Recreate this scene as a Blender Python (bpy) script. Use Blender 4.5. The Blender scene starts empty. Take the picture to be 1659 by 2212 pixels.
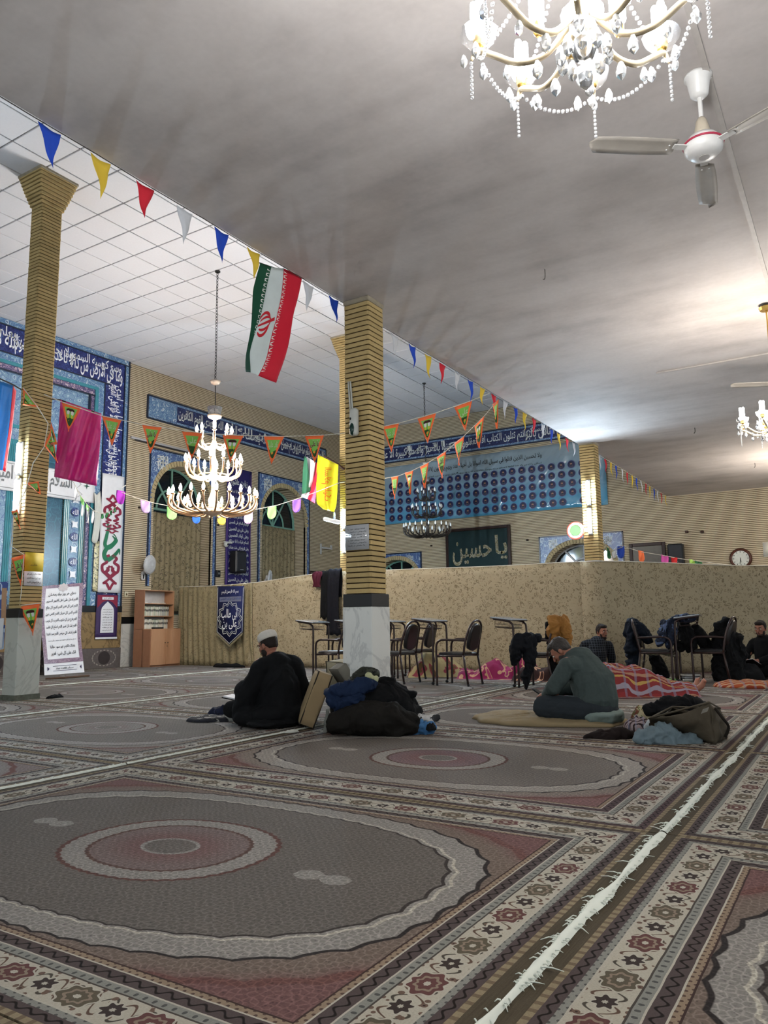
import bpy, bmesh, math, random
from mathutils import Vector, Matrix, noise
random.seed(7)
SC = bpy.context.scene
COL = SC.collection
PI = math.pi
# ---------------------------------------------------------------- camera
FPX, PITCH, ROLL, YAW, HC = 1642.17, 0.145147, -0.0126632, 0.55772, 0.934
FW = Vector((math.cos(YAW)*math.cos(PITCH), math.sin(YAW)*math.cos(PITCH), math.sin(PITCH)))
RT0 = Vector((math.sin(YAW), -math.cos(YAW), 0)); UP0 = RT0.cross(FW)
RT = math.cos(ROLL)*RT0 + math.sin(ROLL)*UP0
UP = -math.sin(ROLL)*RT0 + math.cos(ROLL)*UP0
CAM = Vector((0, 0, HC))
cd = bpy.data.cameras.new('camera'); cam = bpy.data.objects.new('camera', cd); COL.objects.link(cam)
cd.sensor_fit = 'HORIZONTAL'; cd.sensor_width = 36; cd.lens = FPX*36/1659; cd.clip_start = .05; cd.clip_end = 200
cam.matrix_world = Matrix(((RT.x, UP.x, -FW.x, 0), (RT.y, UP.y, -FW.y, 0), (RT.z, UP.z, -FW.z, HC), (0, 0, 0, 1)))
SC.camera = cam
# ---------------------------------------------------------------- light and exposure
w = bpy.data.worlds.new('world'); SC.world = w; w.use_nodes = True
w.node_tree.nodes['Background'].inputs[0].default_value = (.87, .95, 1.0, 1)
w.node_tree.nodes['Background'].inputs[1].default_value = .62
SC.view_settings.view_transform = 'Standard'; SC.view_settings.look = 'None'
SC.view_settings.exposure = 1.02; SC.view_settings.gamma = 1; SC.view_settings.use_curve_mapping = False
SC.cycles.use_denoising = True
SC.cycles.max_bounces = 5; SC.cycles.diffuse_bounces = 4; SC.cycles.glossy_bounces = 2; SC.cycles.transmission_bounces = 5; SC.cycles.caustics_reflective = False; SC.cycles.caustics_refractive = False
SC.cycles.use_adaptive_sampling = True; SC.cycles.adaptive_threshold = .09; SC.cycles.adaptive_min_samples = 12
SC.cycles.sample_clamp_indirect = 4.0
# room measures in metres: low ceiling, high ceiling, prayer-niche wall, back wall, edge of the low ceiling
ZC, ZH, YQ, XB, YE = 4.087, 7.313, 14.67, 20.73, 4.11

def ray(x, y): return FW*FPX + RT*(x-829.5) - UP*(y-1106)
def onz(x, y, z=0.0): d = ray(x, y); return CAM + d*((z-HC)/d.z)
def ony(x, y, Y): d = ray(x, y); return CAM + d*(Y/d.y)
def onx(x, y, X): d = ray(x, y); return CAM + d*(X/d.x)
def atd(x, y, dep): d = ray(x, y); return CAM + d*(dep/FPX)
# ---------------------------------------------------------------- colours and shader expressions
def lin(c):
    if isinstance(c, str):
        c = [int(c[i:i+2], 16)/255 for i in (0, 2, 4)]
        c = [v/12.92 if v <= .04045 else ((v+.055)/1.055)**2.4 for v in c]
    return (*c[:3], 1.0)

class V:
    def __init__(s, m, k): s.m, s.k = m, k
    def __add__(s, o): return s.m.f('ADD', s, o)
    def __radd__(s, o): return s.m.f('ADD', o, s)
    def __sub__(s, o): return s.m.f('SUBTRACT', s, o)
    def __rsub__(s, o): return s.m.f('SUBTRACT', o, s)
    def __mul__(s, o): return s.m.f('MULTIPLY', s, o)
    def __rmul__(s, o): return s.m.f('MULTIPLY', o, s)
    def __truediv__(s, o): return s.m.f('DIVIDE', s, o)
    def __rtruediv__(s, o): return s.m.f('DIVIDE', o, s)
    def __gt__(s, o): return s.m.f('GREATER_THAN', s, o)
    def __lt__(s, o): return s.m.f('LESS_THAN', s, o)
    def __pow__(s, o): return s.m.f('POWER', s, o)
    def __neg__(s): return s.m.f('MULTIPLY', s, -1.0)
    def abs(s): return s.m.f('ABSOLUTE', s)
    def sin(s): return s.m.f('SINE', s)
    def cos(s): return s.m.f('COSINE', s)
    def sqrt(s): return s.m.f('SQRT', s)
    def frac(s): return s.m.f('FRACT', s)
    def floor(s): return s.m.f('FLOOR', s)

class Mat:
    def __init__(s, name, rough=.8, spec=.3, metal=0.0):
        s.mat = bpy.data.materials.new(name); s.mat.use_nodes = True
        s.nt = s.mat.node_tree; s.b = s.nt.nodes['Principled BSDF']
        s.b.inputs['Roughness'].default_value = rough; s.b.inputs['Specular IOR Level'].default_value = spec
        s.b.inputs['Metallic'].default_value = metal; s._tc = None
    def nd(s, t): return s.nt.nodes.new(t)
    def ln(s, a, b):
        if isinstance(a, V): s.nt.links.new(a.k, b)
        else: b.default_value = a
    def f(s, op, *a):
        n = s.nd('ShaderNodeMath'); n.operation = op
        for i, x in enumerate(a): s.ln(x, n.inputs[i])
        return V(s, n.outputs[0])
    def mn(s, a, b): return s.f('MINIMUM', a, b)
    def mx(s, a, b): return s.f('MAXIMUM', a, b)
    def atan2(s, a, b): return s.f('ARCTAN2', a, b)
    def tc(s, k='Object'):
        if not s._tc: s._tc = s.nd('ShaderNodeTexCoord')
        return V(s, s._tc.outputs[k])
    def pos(s): return V(s, s.nd('ShaderNodeNewGeometry').outputs['Position'])
    def xyz(s, v):
        n = s.nd('ShaderNodeSeparateXYZ'); s.ln(v, n.inputs[0]); return [V(s, o) for o in n.outputs]
    def vec(s, x, y, z=0.0):
        n = s.nd('ShaderNodeCombineXYZ')
        for i, q in enumerate((x, y, z)): s.ln(q, n.inputs[i])
        return V(s, n.outputs[0])
    def rnd(s): return V(s, s.nd('ShaderNodeObjectInfo').outputs['Random'])
    def noise(s, v, scale=5, detail=3, rough=.5, col=False, dist=0.0):
        n = s.nd('ShaderNodeTexNoise'); s.ln(v, n.inputs['Vector']); n.inputs['Scale'].default_value = scale
        n.inputs['Detail'].default_value = detail; n.inputs['Roughness'].default_value = rough; n.inputs['Distortion'].default_value = dist
        return V(s, n.outputs[1 if col else 0])
    def vor(s, v, scale=5, feat='F1', rand=1.0, out=0):
        n = s.nd('ShaderNodeTexVoronoi'); n.feature = feat; s.ln(v, n.inputs['Vector'])
        n.inputs['Scale'].default_value = scale; n.inputs['Randomness'].default_value = rand
        return V(s, n.outputs[out])
    def sm(s, a, b, x):
        n = s.nd('ShaderNodeMapRange'); n.interpolation_type = 'SMOOTHSTEP'; s.ln(x, n.inputs[0])
        n.inputs[1].default_value = a; n.inputs[2].default_value = b; return V(s, n.outputs[0])
    def mix(s, fac, a, b):
        n = s.nd('ShaderNodeMix'); n.data_type = 'RGBA'; n.clamp_factor = True
        s.ln(fac, n.inputs[0])
        for x, k in ((a, 6), (b, 7)):
            s.ln(x if isinstance(x, V) else lin(x), n.inputs[k])
        return V(s, n.outputs[2])
    def scale(s, c, k):
        n = s.nd('ShaderNodeMix'); n.data_type = 'RGBA'; n.blend_type = 'MULTIPLY'; n.inputs[0].default_value = 1
        s.ln(c if isinstance(c, V) else lin(c), n.inputs[6]); s.ln(k, n.inputs[7]); return V(s, n.outputs[2])
    def base(s, c): s.ln(c if isinstance(c, V) else lin(c), s.b.inputs['Base Color']); return s
    def bump(s, h, dist=.01, strength=1.0):
        n = s.nd('ShaderNodeBump'); n.inputs['Distance'].default_value = dist; n.inputs['Strength'].default_value = strength
        s.ln(h, n.inputs['Height']); s.nt.links.new(n.outputs[0], s.b.inputs['Normal']); return s
    def emit(s, c, k):
        s.b.inputs['Emission Color'].default_value = lin(c); s.b.inputs['Emission Strength'].default_value = k; s.mat.cycles.emission_sampling = 'FRONT'; return s

MC = {}
def plain(name, c, rough=.7, spec=.3, metal=0.0, var=.18, sc=14.0, bump=0.0):
    if name in MC: return MC[name]
    m = Mat(name, rough, spec, metal); p = m.tc('Object')
    n = m.noise(p, sc, 3)
    m.base(m.scale(c, m.noise(p, sc, 3)*(2*var) + (1-var)))
    if bump: m.bump(n, bump)
    MC[name] = m.mat; return m.mat
def glow(name, c, k):
    if name in MC: return MC[name]
    m = Mat(name); m.base(c); m.emit(c, k); MC[name] = m.mat; return m.mat
# ---------------------------------------------------------------- mesh builder
class MB:
    def __init__(s): s.v = []; s.f = []; s.mi = []; s.cur = 0
    def add(s, vs, fs):
        o = len(s.v); s.v += [Vector(q) for q in vs]
        for q in fs: s.f.append([i+o for i in q]); s.mi.append(s.cur)
        return s
    def box(s, c, d, rot=None, bev=0.0):
        x, y, z = d[0]/2, d[1]/2, d[2]/2; M = rot if rot is not None else Matrix.Identity(3); c = Vector(c)
        if bev:
            b = min(bev, x*.9, y*.9, z*.9); vs = []
            for k, (sx, sy, sz) in enumerate([(i, j, l) for i in (-1, 1) for j in (-1, 1) for l in (-1, 1)]):
                vs += [(sx*x, sy*(y-b), sz*(z-b)), (sx*(x-b), sy*y, sz*(z-b)), (sx*(x-b), sy*(y-b), sz*z)]
            bm = bmesh.new(); [bm.verts.new(q) for q in vs]
            r = bmesh.ops.convex_hull(bm, input=bm.verts)
            bm.verts.index_update(); 
            s.add([c + M @ q.co for q in bm.verts], [[q.index for q in f.verts] for f in bm.faces]); bm.free(); return s
        vs = [c + M @ Vector((i*x, j*y, k*z)) for i in (-1, 1) for j in (-1, 1) for k in (-1, 1)]
        return s.add(vs, [(0, 1, 3, 2), (4, 6, 7, 5), (0, 4, 5, 1), (2, 3, 7, 6), (0, 2, 6, 4), (1, 5, 7, 3)])
    def tube(s, pts, r, n=8, cap=True, close=False):
        pts = [Vector(q) for q in pts]; m = len(pts)
        rs = r if isinstance(r, (list, tuple)) else [r]*m
        t0 = (pts[1]-pts[0]).normalized(); a = t0.orthogonal().normalized(); rings = []
        for i in range(m):
            if close: t = (pts[(i+1) % m]-pts[i-1])
            else: t = pts[min(i+1, m-1)] - pts[max(i-1, 0)]
            t.normalize(); a = (a - t*a.dot(t)); a = a.normalized() if a.length > 1e-6 else t.orthogonal().normalized(); b = t.cross(a)
            rings.append([pts[i] + (a*math.cos(2*PI*k/n) + b*math.sin(2*PI*k/n))*rs[i] for k in range(n)])
        vs = [q for g in rings for q in g]; fs = []
        for i in range(m if close else m-1):
            j = (i+1) % m
            for k in range(n): fs.append((i*n+k, i*n+(k+1) % n, j*n+(k+1) % n, j*n+k))
        if cap and not close: fs += [tuple(range(n))[::-1], tuple((m-1)*n+k for k in range(n))]
        return s.add(vs, fs)
    def capsule(s, pts, rs, n=12):
        pts = [Vector(q) for q in pts]; P = []; R = []
        d0 = (pts[1]-pts[0]).normalized(); d1 = (pts[-1]-pts[-2]).normalized()
        for k in range(4):
            a = PI/2*(1-k/4); P.append(pts[0]-d0*rs[0]*math.sin(a)); R.append(max(rs[0]*math.cos(a), 1e-3))
        P += pts; R += list(rs)
        for k in range(1, 5):
            a = PI/2*k/4; P.append(pts[-1]+d1*rs[-1]*math.sin(a)); R.append(max(rs[-1]*math.cos(a), 1e-3))
        return s.tube(P, R, n)
    def lathe(s, prof, n=16, M=None, cap=True):
        M = M or Matrix.Identity(4); vs = []
        for r, z in prof: vs += [M @ Vector((r*math.cos(2*PI*k/n), r*math.sin(2*PI*k/n), z)) for k in range(n)]
        fs = [(i*n+k, i*n+(k+1) % n, (i+1)*n+(k+1) % n, (i+1)*n+k) for i in range(len(prof)-1) for k in range(n)]
        if cap: fs += [tuple(range(n))[::-1], tuple((len(prof)-1)*n+k for k in range(n))]
        return s.add(vs, fs)
    def ell(s, c, r, rot=None, n=14):
        M = rot if rot is not None else Matrix.Identity(3); c = Vector(c)
        vs = []; m = n//2
        for i in range(1, m):
            a = PI*i/m
            for k in range(n):
                b = 2*PI*k/n; vs.append(c + M @ Vector((r[0]*math.sin(a)*math.cos(b), r[1]*math.sin(a)*math.sin(b), -r[2]*math.cos(a))))
        lo, hi = len(vs), len(vs)+1
        vs += [c + M @ Vector((0, 0, -r[2])), c + M @ Vector((0, 0, r[2]))]
        fs = [(i*n+k, i*n+(k+1) % n, (i+1)*n+(k+1) % n, (i+1)*n+k) for i in range(m-2) for k in range(n)]
        fs += [(lo, (k+1) % n, k) for k in range(n)] + [(hi, (m-2)*n+k, (m-2)*n+(k+1) % n) for k in range(n)]
        return s.add(vs, fs)
    def grid(s, fn, nu, nv):
        vs = [fn(i/nu, j/nv) for j in range(nv+1) for i in range(nu+1)]
        return s.add(vs, [(j*(nu+1)+i, j*(nu+1)+i+1, (j+1)*(nu+1)+i+1, (j+1)*(nu+1)+i) for j in range(nv) for i in range(nu)])
    def poly(s, pts): return s.add(pts, [tuple(range(len(pts)))])
    def mesh(s, name, mats, smooth=False, origin=None):
        me = bpy.data.meshes.new(name); o = Vector(origin or (0, 0, 0))
        me.from_pydata([q-o for q in s.v], [], s.f); me.validate()
        for m in (mats if isinstance(mats, (list, tuple)) else [mats]): me.materials.append(m)
        if len(me.polygons) == len(s.mi):
            me.polygons.foreach_set('material_index', s.mi)
        if smooth: me.polygons.foreach_set('use_smooth', [True]*len(me.polygons))
        me.update(); return me
    def build(s, name, mats, parent=None, smooth=False, origin=None, solid=0.0):
        """one mesh object; a top-level one gets its origin at the middle of its base"""
        if origin is None and parent is None and s.v:
            xs = [q.x for q in s.v]; ys = [q.y for q in s.v]; zs = [q.z for q in s.v]
            origin = ((min(xs)+max(xs))/2, (min(ys)+max(ys))/2, min(zs))
        o = link(name, s.mesh(name, mats, smooth, origin), parent)
        if origin is not None: o.location = origin
        if solid:
            md = o.modifiers.new('thickness', 'SOLIDIFY'); md.thickness = solid; md.offset = 0
        return o

def link(name, data, parent=None):
    o = bpy.data.objects.new(name, data); COL.objects.link(o)
    if parent is not None: o.parent = parent
    return o
def tag(o, label=None, cat=None, group=None, kind=None):
    if label: o['label'] = label
    if cat: o['category'] = cat
    if group: o['group'] = group
    if kind: o['kind'] = kind
    return o
def thing(name, loc, label, cat, group=None, rz=0.0):
    o = link(name, None); o.empty_display_size = .1; o.location = loc; o.rotation_euler = (0, 0, rz)
    return tag(o, label, cat, group)
def copy_tree(o, parent=None):
    c = o.copy(); COL.objects.link(c)
    if parent is not None: c.parent = parent
    for ch in list(o.children): copy_tree(ch, c)
    return c
def struct(o): o['kind'] = 'structure'; return o
def rotz(a): return Matrix.Rotation(a, 3, 'Z')
def frame3(ux, uz):
    ux = Vector(ux).normalized(); uz = (Vector(uz) - ux*Vector(uz).dot(ux)).normalized(); uy = uz.cross(ux)
    return Matrix((ux, uy, uz)).transposed()
# flat plate with holes: 2D outline in the frame (origin o, axes ux, uy), thickness along the normal
def plate(outer, holes, thick, o, ux, uy, mb=None):
    cu = bpy.data.curves.new('plate', 'CURVE'); cu.dimensions = '2D'; cu.fill_mode = 'BOTH'; cu.extrude = thick/2
    for lp in [outer]+list(holes):
        sp = cu.splines.new('POLY'); sp.points.add(len(lp)-1); sp.use_cyclic_u = True
        for i, q in enumerate(lp): sp.points[i].co = (q[0], q[1], 0, 1)
    ob = bpy.data.objects.new('plate', cu); COL.objects.link(ob)
    dg = bpy.context.evaluated_depsgraph_get(); me = bpy.data.meshes.new_from_object(ob.evaluated_get(dg))
    mb = mb or MB(); o = Vector(o); ux = Vector(ux); uy = Vector(uy); n = ux.cross(uy)
    mb.add([o + ux*q.co.x + uy*q.co.y + n*q.co.z for q in me.vertices], [list(p.vertices) for p in me.polygons])
    bpy.data.objects.remove(ob); bpy.data.curves.remove(cu); bpy.data.meshes.remove(me); return mb
# ---------------------------------------------------------------- joined-up Arabic and Persian lettering
FORMS = {}
def _forms():
    for ch, st, n in [('ء', 0xFE80, 1), ('آ', 0xFE81, 2), ('أ', 0xFE83, 2), ('ؤ', 0xFE85, 2), ('إ', 0xFE87, 2), ('ئ', 0xFE89, 4), ('ا', 0xFE8D, 2),
                      ('ب', 0xFE8F, 4), ('ة', 0xFE93, 2), ('ت', 0xFE95, 4), ('ث', 0xFE99, 4), ('ج', 0xFE9D, 4), ('ح', 0xFEA1, 4), ('خ', 0xFEA5, 4),
                      ('د', 0xFEA9, 2), ('ذ', 0xFEAB, 2), ('ر', 0xFEAD, 2), ('ز', 0xFEAF, 2), ('س', 0xFEB1, 4), ('ش', 0xFEB5, 4), ('ص', 0xFEB9, 4),
                      ('ض', 0xFEBD, 4), ('ط', 0xFEC1, 4), ('ظ', 0xFEC5, 4), ('ع', 0xFEC9, 4), ('غ', 0xFECD, 4), ('ف', 0xFED1, 4), ('ق', 0xFED5, 4),
                      ('ل', 0xFEDD, 4), ('م', 0xFEE1, 4), ('ن', 0xFEE5, 4), ('ه', 0xFEE9, 4), ('و', 0xFEED, 2), ('ی', 0xFBFC, 4), ('ک', 0xFB8E, 4),
                      ('پ', 0xFB56, 4), ('چ', 0xFB7A, 4), ('گ', 0xFB92, 4)]:
        FORMS[ch] = (st, n)
_forms()
def shape(s):
    out = []
    for wd in s.replace('لا', '\u0001').split(' '):
        g = []
        for i, c in enumerate(wd):
            p = wd[i-1] if i else None; nx = wd[i+1] if i+1 < len(wd) else None
            jp = p in FORMS and FORMS[p][1] == 4
            if c == '\u0001': g.append(chr(0xFEFC if jp else 0xFEFB)); continue
            if c not in FORMS: g.append(c); continue
            st, n = FORMS[c]; jn = n == 4 and (nx in FORMS and FORMS[nx][1] > 1 or nx == '\u0001')
            if jp and n == 1: jp = False
            g.append(chr(st + (3 if jp and jn else 2 if jn else 1 if jp else 0)))
        out.append(''.join(g))
    return ' '.join(w_[::-1] for w_ in out[::-1])
TXC = {}
def txt(s, res=2):
    """2D triangles of a line of text, scaled to the unit square box"""
    if s in TXC: return TXC[s]
    c = bpy.data.curves.new('t', 'FONT'); c.body = shape(s) if any(ord(q) > 255 for q in s) else s; c.resolution_u = res; c.offset = .014
    o = bpy.data.objects.new('t', c); COL.objects.link(o)
    me = bpy.data.meshes.new_from_object(o.evaluated_get(bpy.context.evaluated_depsgraph_get()))
    vs = [(q.co.x, q.co.y) for q in me.vertices]; fs = [list(p.vertices) for p in me.polygons]
    bpy.data.objects.remove(o); bpy.data.curves.remove(c); bpy.data.meshes.remove(me)
    x0 = min(q[0] for q in vs); x1 = max(q[0] for q in vs); y0 = min(q[1] for q in vs); y1 = max(q[1] for q in vs)
    TXC[s] = ([((a-x0)/(x1-x0), (b-y0)/(y1-y0)) for a, b in vs], fs, (x1-x0)/(y1-y0)); return TXC[s]
def write(mb, s, fn, x, y, wd, ht):
    """lay text into the box (x, y, wd, ht) of a surface fn(a, b) -> point"""
    vs, fs, _ = txt(s); mb.add([fn(x+a*wd, y+b*ht) for a, b in vs], fs); return mb
def flat(o, ux, uy, off=.004):
    o = Vector(o); ux = Vector(ux); uy = Vector(uy); n = ux.cross(uy).normalized()
    return lambda a, b, k=0.0: o + ux*a + uy*b + n*(off+k)
def shp(mb, pts, fn, x=0, y=0, sx=1, sy=None, rot=0.0):
    sy = sx if sy is None else sy; c, s_ = math.cos(rot), math.sin(rot)
    mb.poly([fn(x + (c*a-s_*b)*sx, y + (s_*a+c*b)*sy) for a, b in pts]); return mb
def circ(n=16, r=1.0): return [(r*math.cos(2*PI*k/n), r*math.sin(2*PI*k/n)) for k in range(n)]
def ribbon2(mb, pts, wd, fn):
    """a stroke of varying width through 2D points"""
    for i in range(len(pts)-1):
        a = Vector(pts[i]); b = Vector(pts[i+1]); d = (b-a); 
        if d.length < 1e-6: continue
        w0 = wd[i] if isinstance(wd, (list, tuple)) else wd; w1 = wd[i+1] if isinstance(wd, (list, tuple)) else wd
        pa = Vector(pts[max(i-1, 0)]); pb = Vector(pts[min(i+2, len(pts)-1)])
        n0 = (b-pa).orthogonal().normalized(); n1 = (pb-a).orthogonal().normalized()
        mb.poly([fn(*(a+n0*w0/2)), fn(*(a-n0*w0/2)), fn(*(b-n1*w1/2)), fn(*(b+n1*w1/2))])
def bez(p, n=10):
    """Catmull-Rom through points"""
    P = [Vector(q) for q in p]; P = [P[0]*2-P[1]]+P+[P[-1]*2-P[-2]]; out = []
    for i in range(1, len(P)-2):
        for k in range(n):
            t = k/n; out.append(.5*((2*P[i]) + (P[i+1]-P[i-1])*t + (2*P[i-1]-5*P[i]+4*P[i+1]-P[i+2])*t*t + (3*P[i]-P[i-1]-3*P[i+1]+P[i+2])*t**3))
    return out+[P[-2]]
# ================================================================ materials of the room
def brick_mat(name, pitch, c1, c2, joint):
    m = Mat(name, .85, .2); x, y, z = m.xyz(m.pos())
    r = (z/pitch).frac(); row = (z/pitch).floor()
    n = m.noise(m.vec(x*3.0, y*3.0, row*.37), 1.5, 3); n2 = m.noise(m.pos(), .45, 3)
    j = m.sm(.0, .10, r)*(1-m.sm(.70, .78, r))
    col = m.mix(n*.7+n2*.3, c1, c2)
    m.base(m.mix(j, joint, col)); m.bump(j, .012, .9); return m.mat
BRICK = brick_mat('wall_brick', .0462, 'cbbda4', 'b5a78b', '6a5c45')
def plaster_mat(name, c, dirt, k, sx=1.0, sy=1.0):
    m = Mat(name, .75, .25); p = m.pos(); x, y, z = m.xyz(p)
    q = m.vec(x*sx, y*sy, z)
    st = m.noise(q, 1.1, 5, .62); st2 = m.noise(m.vec(x*2.2, y*.35, 0.0), 1.3, 4); fine = m.noise(p, 26, 3)
    f = m.sm(.38, .78, st*.6+st2*.4)
    m.base(m.scale(m.mix(f*k, c, dirt), fine*.12+.94)); m.bump(st*.8+fine*.05, .03, .3); return m.mat
LOWC = plaster_mat('low_ceiling_plaster', 'c4bdb9', '918985', .8, 1.0, .8)
def marble_mat(name, c, vein, scale=3.0):
    m = Mat(name, .28, .5); p = m.pos(); n = m.noise(p, scale, 5, .6, dist=1.4)
    v = (n-.5).abs(); f = 1-m.sm(.0, .035, v)
    cl = m.noise(p, 1.7, 3)
    m.base(m.mix(f*.6, m.scale(c, cl*.25+.86), vein)); return m.mat
MARBLE = marble_mat('white_marble', 'cccdc8', 'a3a5a4', 1.6)
MARBLE2 = marble_mat('grey_marble_dado', 'b3b6ae', '9a9b94', 1.4)
ONYX = marble_mat('brown_onyx', '86704d', '3d2c1b', 1.6)
BLACKSTONE = plain('black_stone', '0e0e10', .4, .35)
DARKCARVED = plain('dark_carved_stone', '57504d', .5, .4, var=.3, sc=20)
GREYPANEL = plain('grey_carved_line', '8f8780', .6)
def tile_mat(name, ground, vine, flower, heart, scale, thr=.045):
    m = Mat(name, .3, .5); p = m.pos()
    nz = m.noise(p, scale*.55, 2, col=True); vv = m.nd('ShaderNodeVectorMath'); vv.operation = 'MULTIPLY_ADD'
    m.ln(nz, vv.inputs[0]); vv.inputs[1].default_value = (.35, .35, .35); m.ln(p, vv.inputs[2]); q = V(m, vv.outputs[0])
    e = m.vor(q, scale, 'DISTANCE_TO_EDGE'); d = m.vor(q, scale, 'F1'); d2 = m.vor(q, scale*2.3, 'F1')
    w_ = m.noise(q, scale*1.2, 1); vn = ((w_*38.0).sin()).abs()
    c = m.mix(1-m.sm(.10, .22, vn), ground, vine)
    c = m.mix(1-m.sm(thr*.5, thr, e), c, vine)
    c = m.mix((d2 < .22)*(w_ > .48), c, flower)
    c = m.mix(d < .26, c, flower); c = m.mix(d < .14, c, heart); c = m.mix(d < .06, c, flower)
    m.base(c); return m.mat
T_BLUE = tile_mat('blue_arabesque_tile', '41598a', '86a0b8', 'a3b2c0', '35507f', 5.2)
T_BORDER = tile_mat('light_blue_border_tile', '4a6c95', '8aa9bb', 'b9c6cc', '35507f', 8.5)
T_PINK = tile_mat('violet_border_tile', '3f3f66', 'a58fa6', 'c9b3ba', '33335c', 8.0)
T_LIGHT = tile_mat('pale_blue_floral_tile', '7391a8', '4c658f', 'a3b7c3', '4f6790', 6.5)
T_TEAL = tile_mat('dark_teal_niche_tile', '2a5166', '396a7c', '325c70', '28495e', 4.5)
T_NAVY = tile_mat('navy_floral_tile', '1c2158', '323f7c', '46609a', '1c2158', 9.5)
T_NAVY2 = tile_mat('dark_navy_floral_tile', '171b45', '28325f', '3a4f80', '171b45', 10)
T_TURQ = plain('turquoise_glaze', '3a7f8c', .25, .5, var=.25, sc=6)
T_EDGE = plain('dark_edge_tile', '1c2436', .3, .5)
T_GREYB = tile_mat('grey_blue_guard_tile', '56749a', '9db4c4', '3a4f77', '9db4c4', 9)
WHITELET = plain('white_glaze_lettering', 'dfe1e6', .35, .5, var=.05)
IVORY = plain('ivory_lettering', 'cfd3cf', .4, .4, var=.05)
CEILTILE = plain('white_ceiling_tile', 'd6d5d8', .85, .2, var=.05, sc=30)
GROOVE = plain('ceiling_grid_backing', '77767b', .9, .1)  # grey backing plane that shows in the gaps between tiles
GREENFRAME = plain('pale_green_window_frame', '6d9688', .5, .3)
NIGHT = plain('night_window_glass', '12181c', .08, .6, var=.1)
# ================================================================ floor, walls and ceilings
fl = struct(MB().box((8.3, 4, -.06), (25.6, 22, .1)).build('floor', plain('grey_floor_stone', '6b665f', .7)))
tag(fl, 'grey stone floor under the carpets')
X0, Y0 = -4.5, -7.0
def arc_pts(x0, x1, zs, zt, n=14, point=.12):
    """outline of an arched opening from the left springing over the apex to the right one"""
    cx = (x0+x1)/2; hw = (x1-x0)/2; out = []
    for i in range(n+1):
        a = PI*(1-i/n); s = math.sin(a); c = math.cos(a)
        out.append((cx+hw*math.copysign(abs(c)**(1-point*.2), c), zs+(zt-zs)*(s**.92)*(1-point*.25*(1-abs(2*i/n-1))**0*0) ))
    return out
def arch_loop(x0, x1, z0, zs, zt): return [(x0, z0)] + arc_pts(x0, x1, zs, zt) + [(x1, z0)]
A1 = (12.75, 14.73, 1.2, 3.95, 5.02); A2 = (16.78, 18.82, 1.2, 3.95, 5.05)
wq = plate([(X0, 0), (XB+.4, 0), (XB+.4, ZH+.1), (X0, ZH+.1)], [arch_loop(*A1), arch_loop(*A2)], .06, (0, YQ+.03, 0), (1, 0, 0), (0, 0, 1))
wall_l = struct(wq.build('wall_left', BRICK, origin=(0, 0, 0))); tag(wall_l, 'tan brick prayer wall with two arched windows')
B1 = (-7.45, -5.6, 1.2, 2.35, 3.06); B2 = (-13.3, -11.72, 1.2, 2.25, 2.92)      # u = -Y
wb = plate([(-YQ-.1, 0), (-Y0, 0), (-Y0, ZH+.1), (-YQ-.1, ZH+.1)], [arch_loop(*B1), arch_loop(*B2)], .06, (XB+.03, 0, 0), (0, -1, 0), (0, 0, 1))
wall_b = struct(wb.build('wall_back', BRICK, origin=(0, 0, 0))); tag(wall_b, 'tan brick back wall behind the curtain partition')
def dado(nm, o, ux, a0, a1, par):
    ux = Vector(ux); n = ux.cross(Vector((0, 0, 1))); R = frame3(ux, (0, 0, 1)); L = a1-a0
    mb = MB().box(Vector(o)+ux*(a0+a1)/2+n*.012+Vector((0, 0, 1.07)), (L, .03, .15), R); mb.build(nm+'_black_band', BLACKSTONE, par, origin=(0, 0, 0))
    k = max(1, int(L/1.0))
    for i in range(k):
        MB().box(Vector(o)+ux*(a0+L*(i+.5)/k)+n*.012+Vector((0, 0, .5)), (L/k-.008, .03, .99), R, .004).build('dado_slab', MARBLE, par, origin=(0, 0, 0))
for k_, (a_, b_) in enumerate(((11.86, A1[0]), (A1[1], A2[0]))):
    tr = struct(link('trim_%d' % (k_+1), None)); tag(tr, 'white marble dado with black band '+('right of the mihrab' if k_ == 0 else 'between the arched windows')); dado('dado', (0, YQ, 0), (1, 0, 0), a_, b_, tr)
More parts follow.
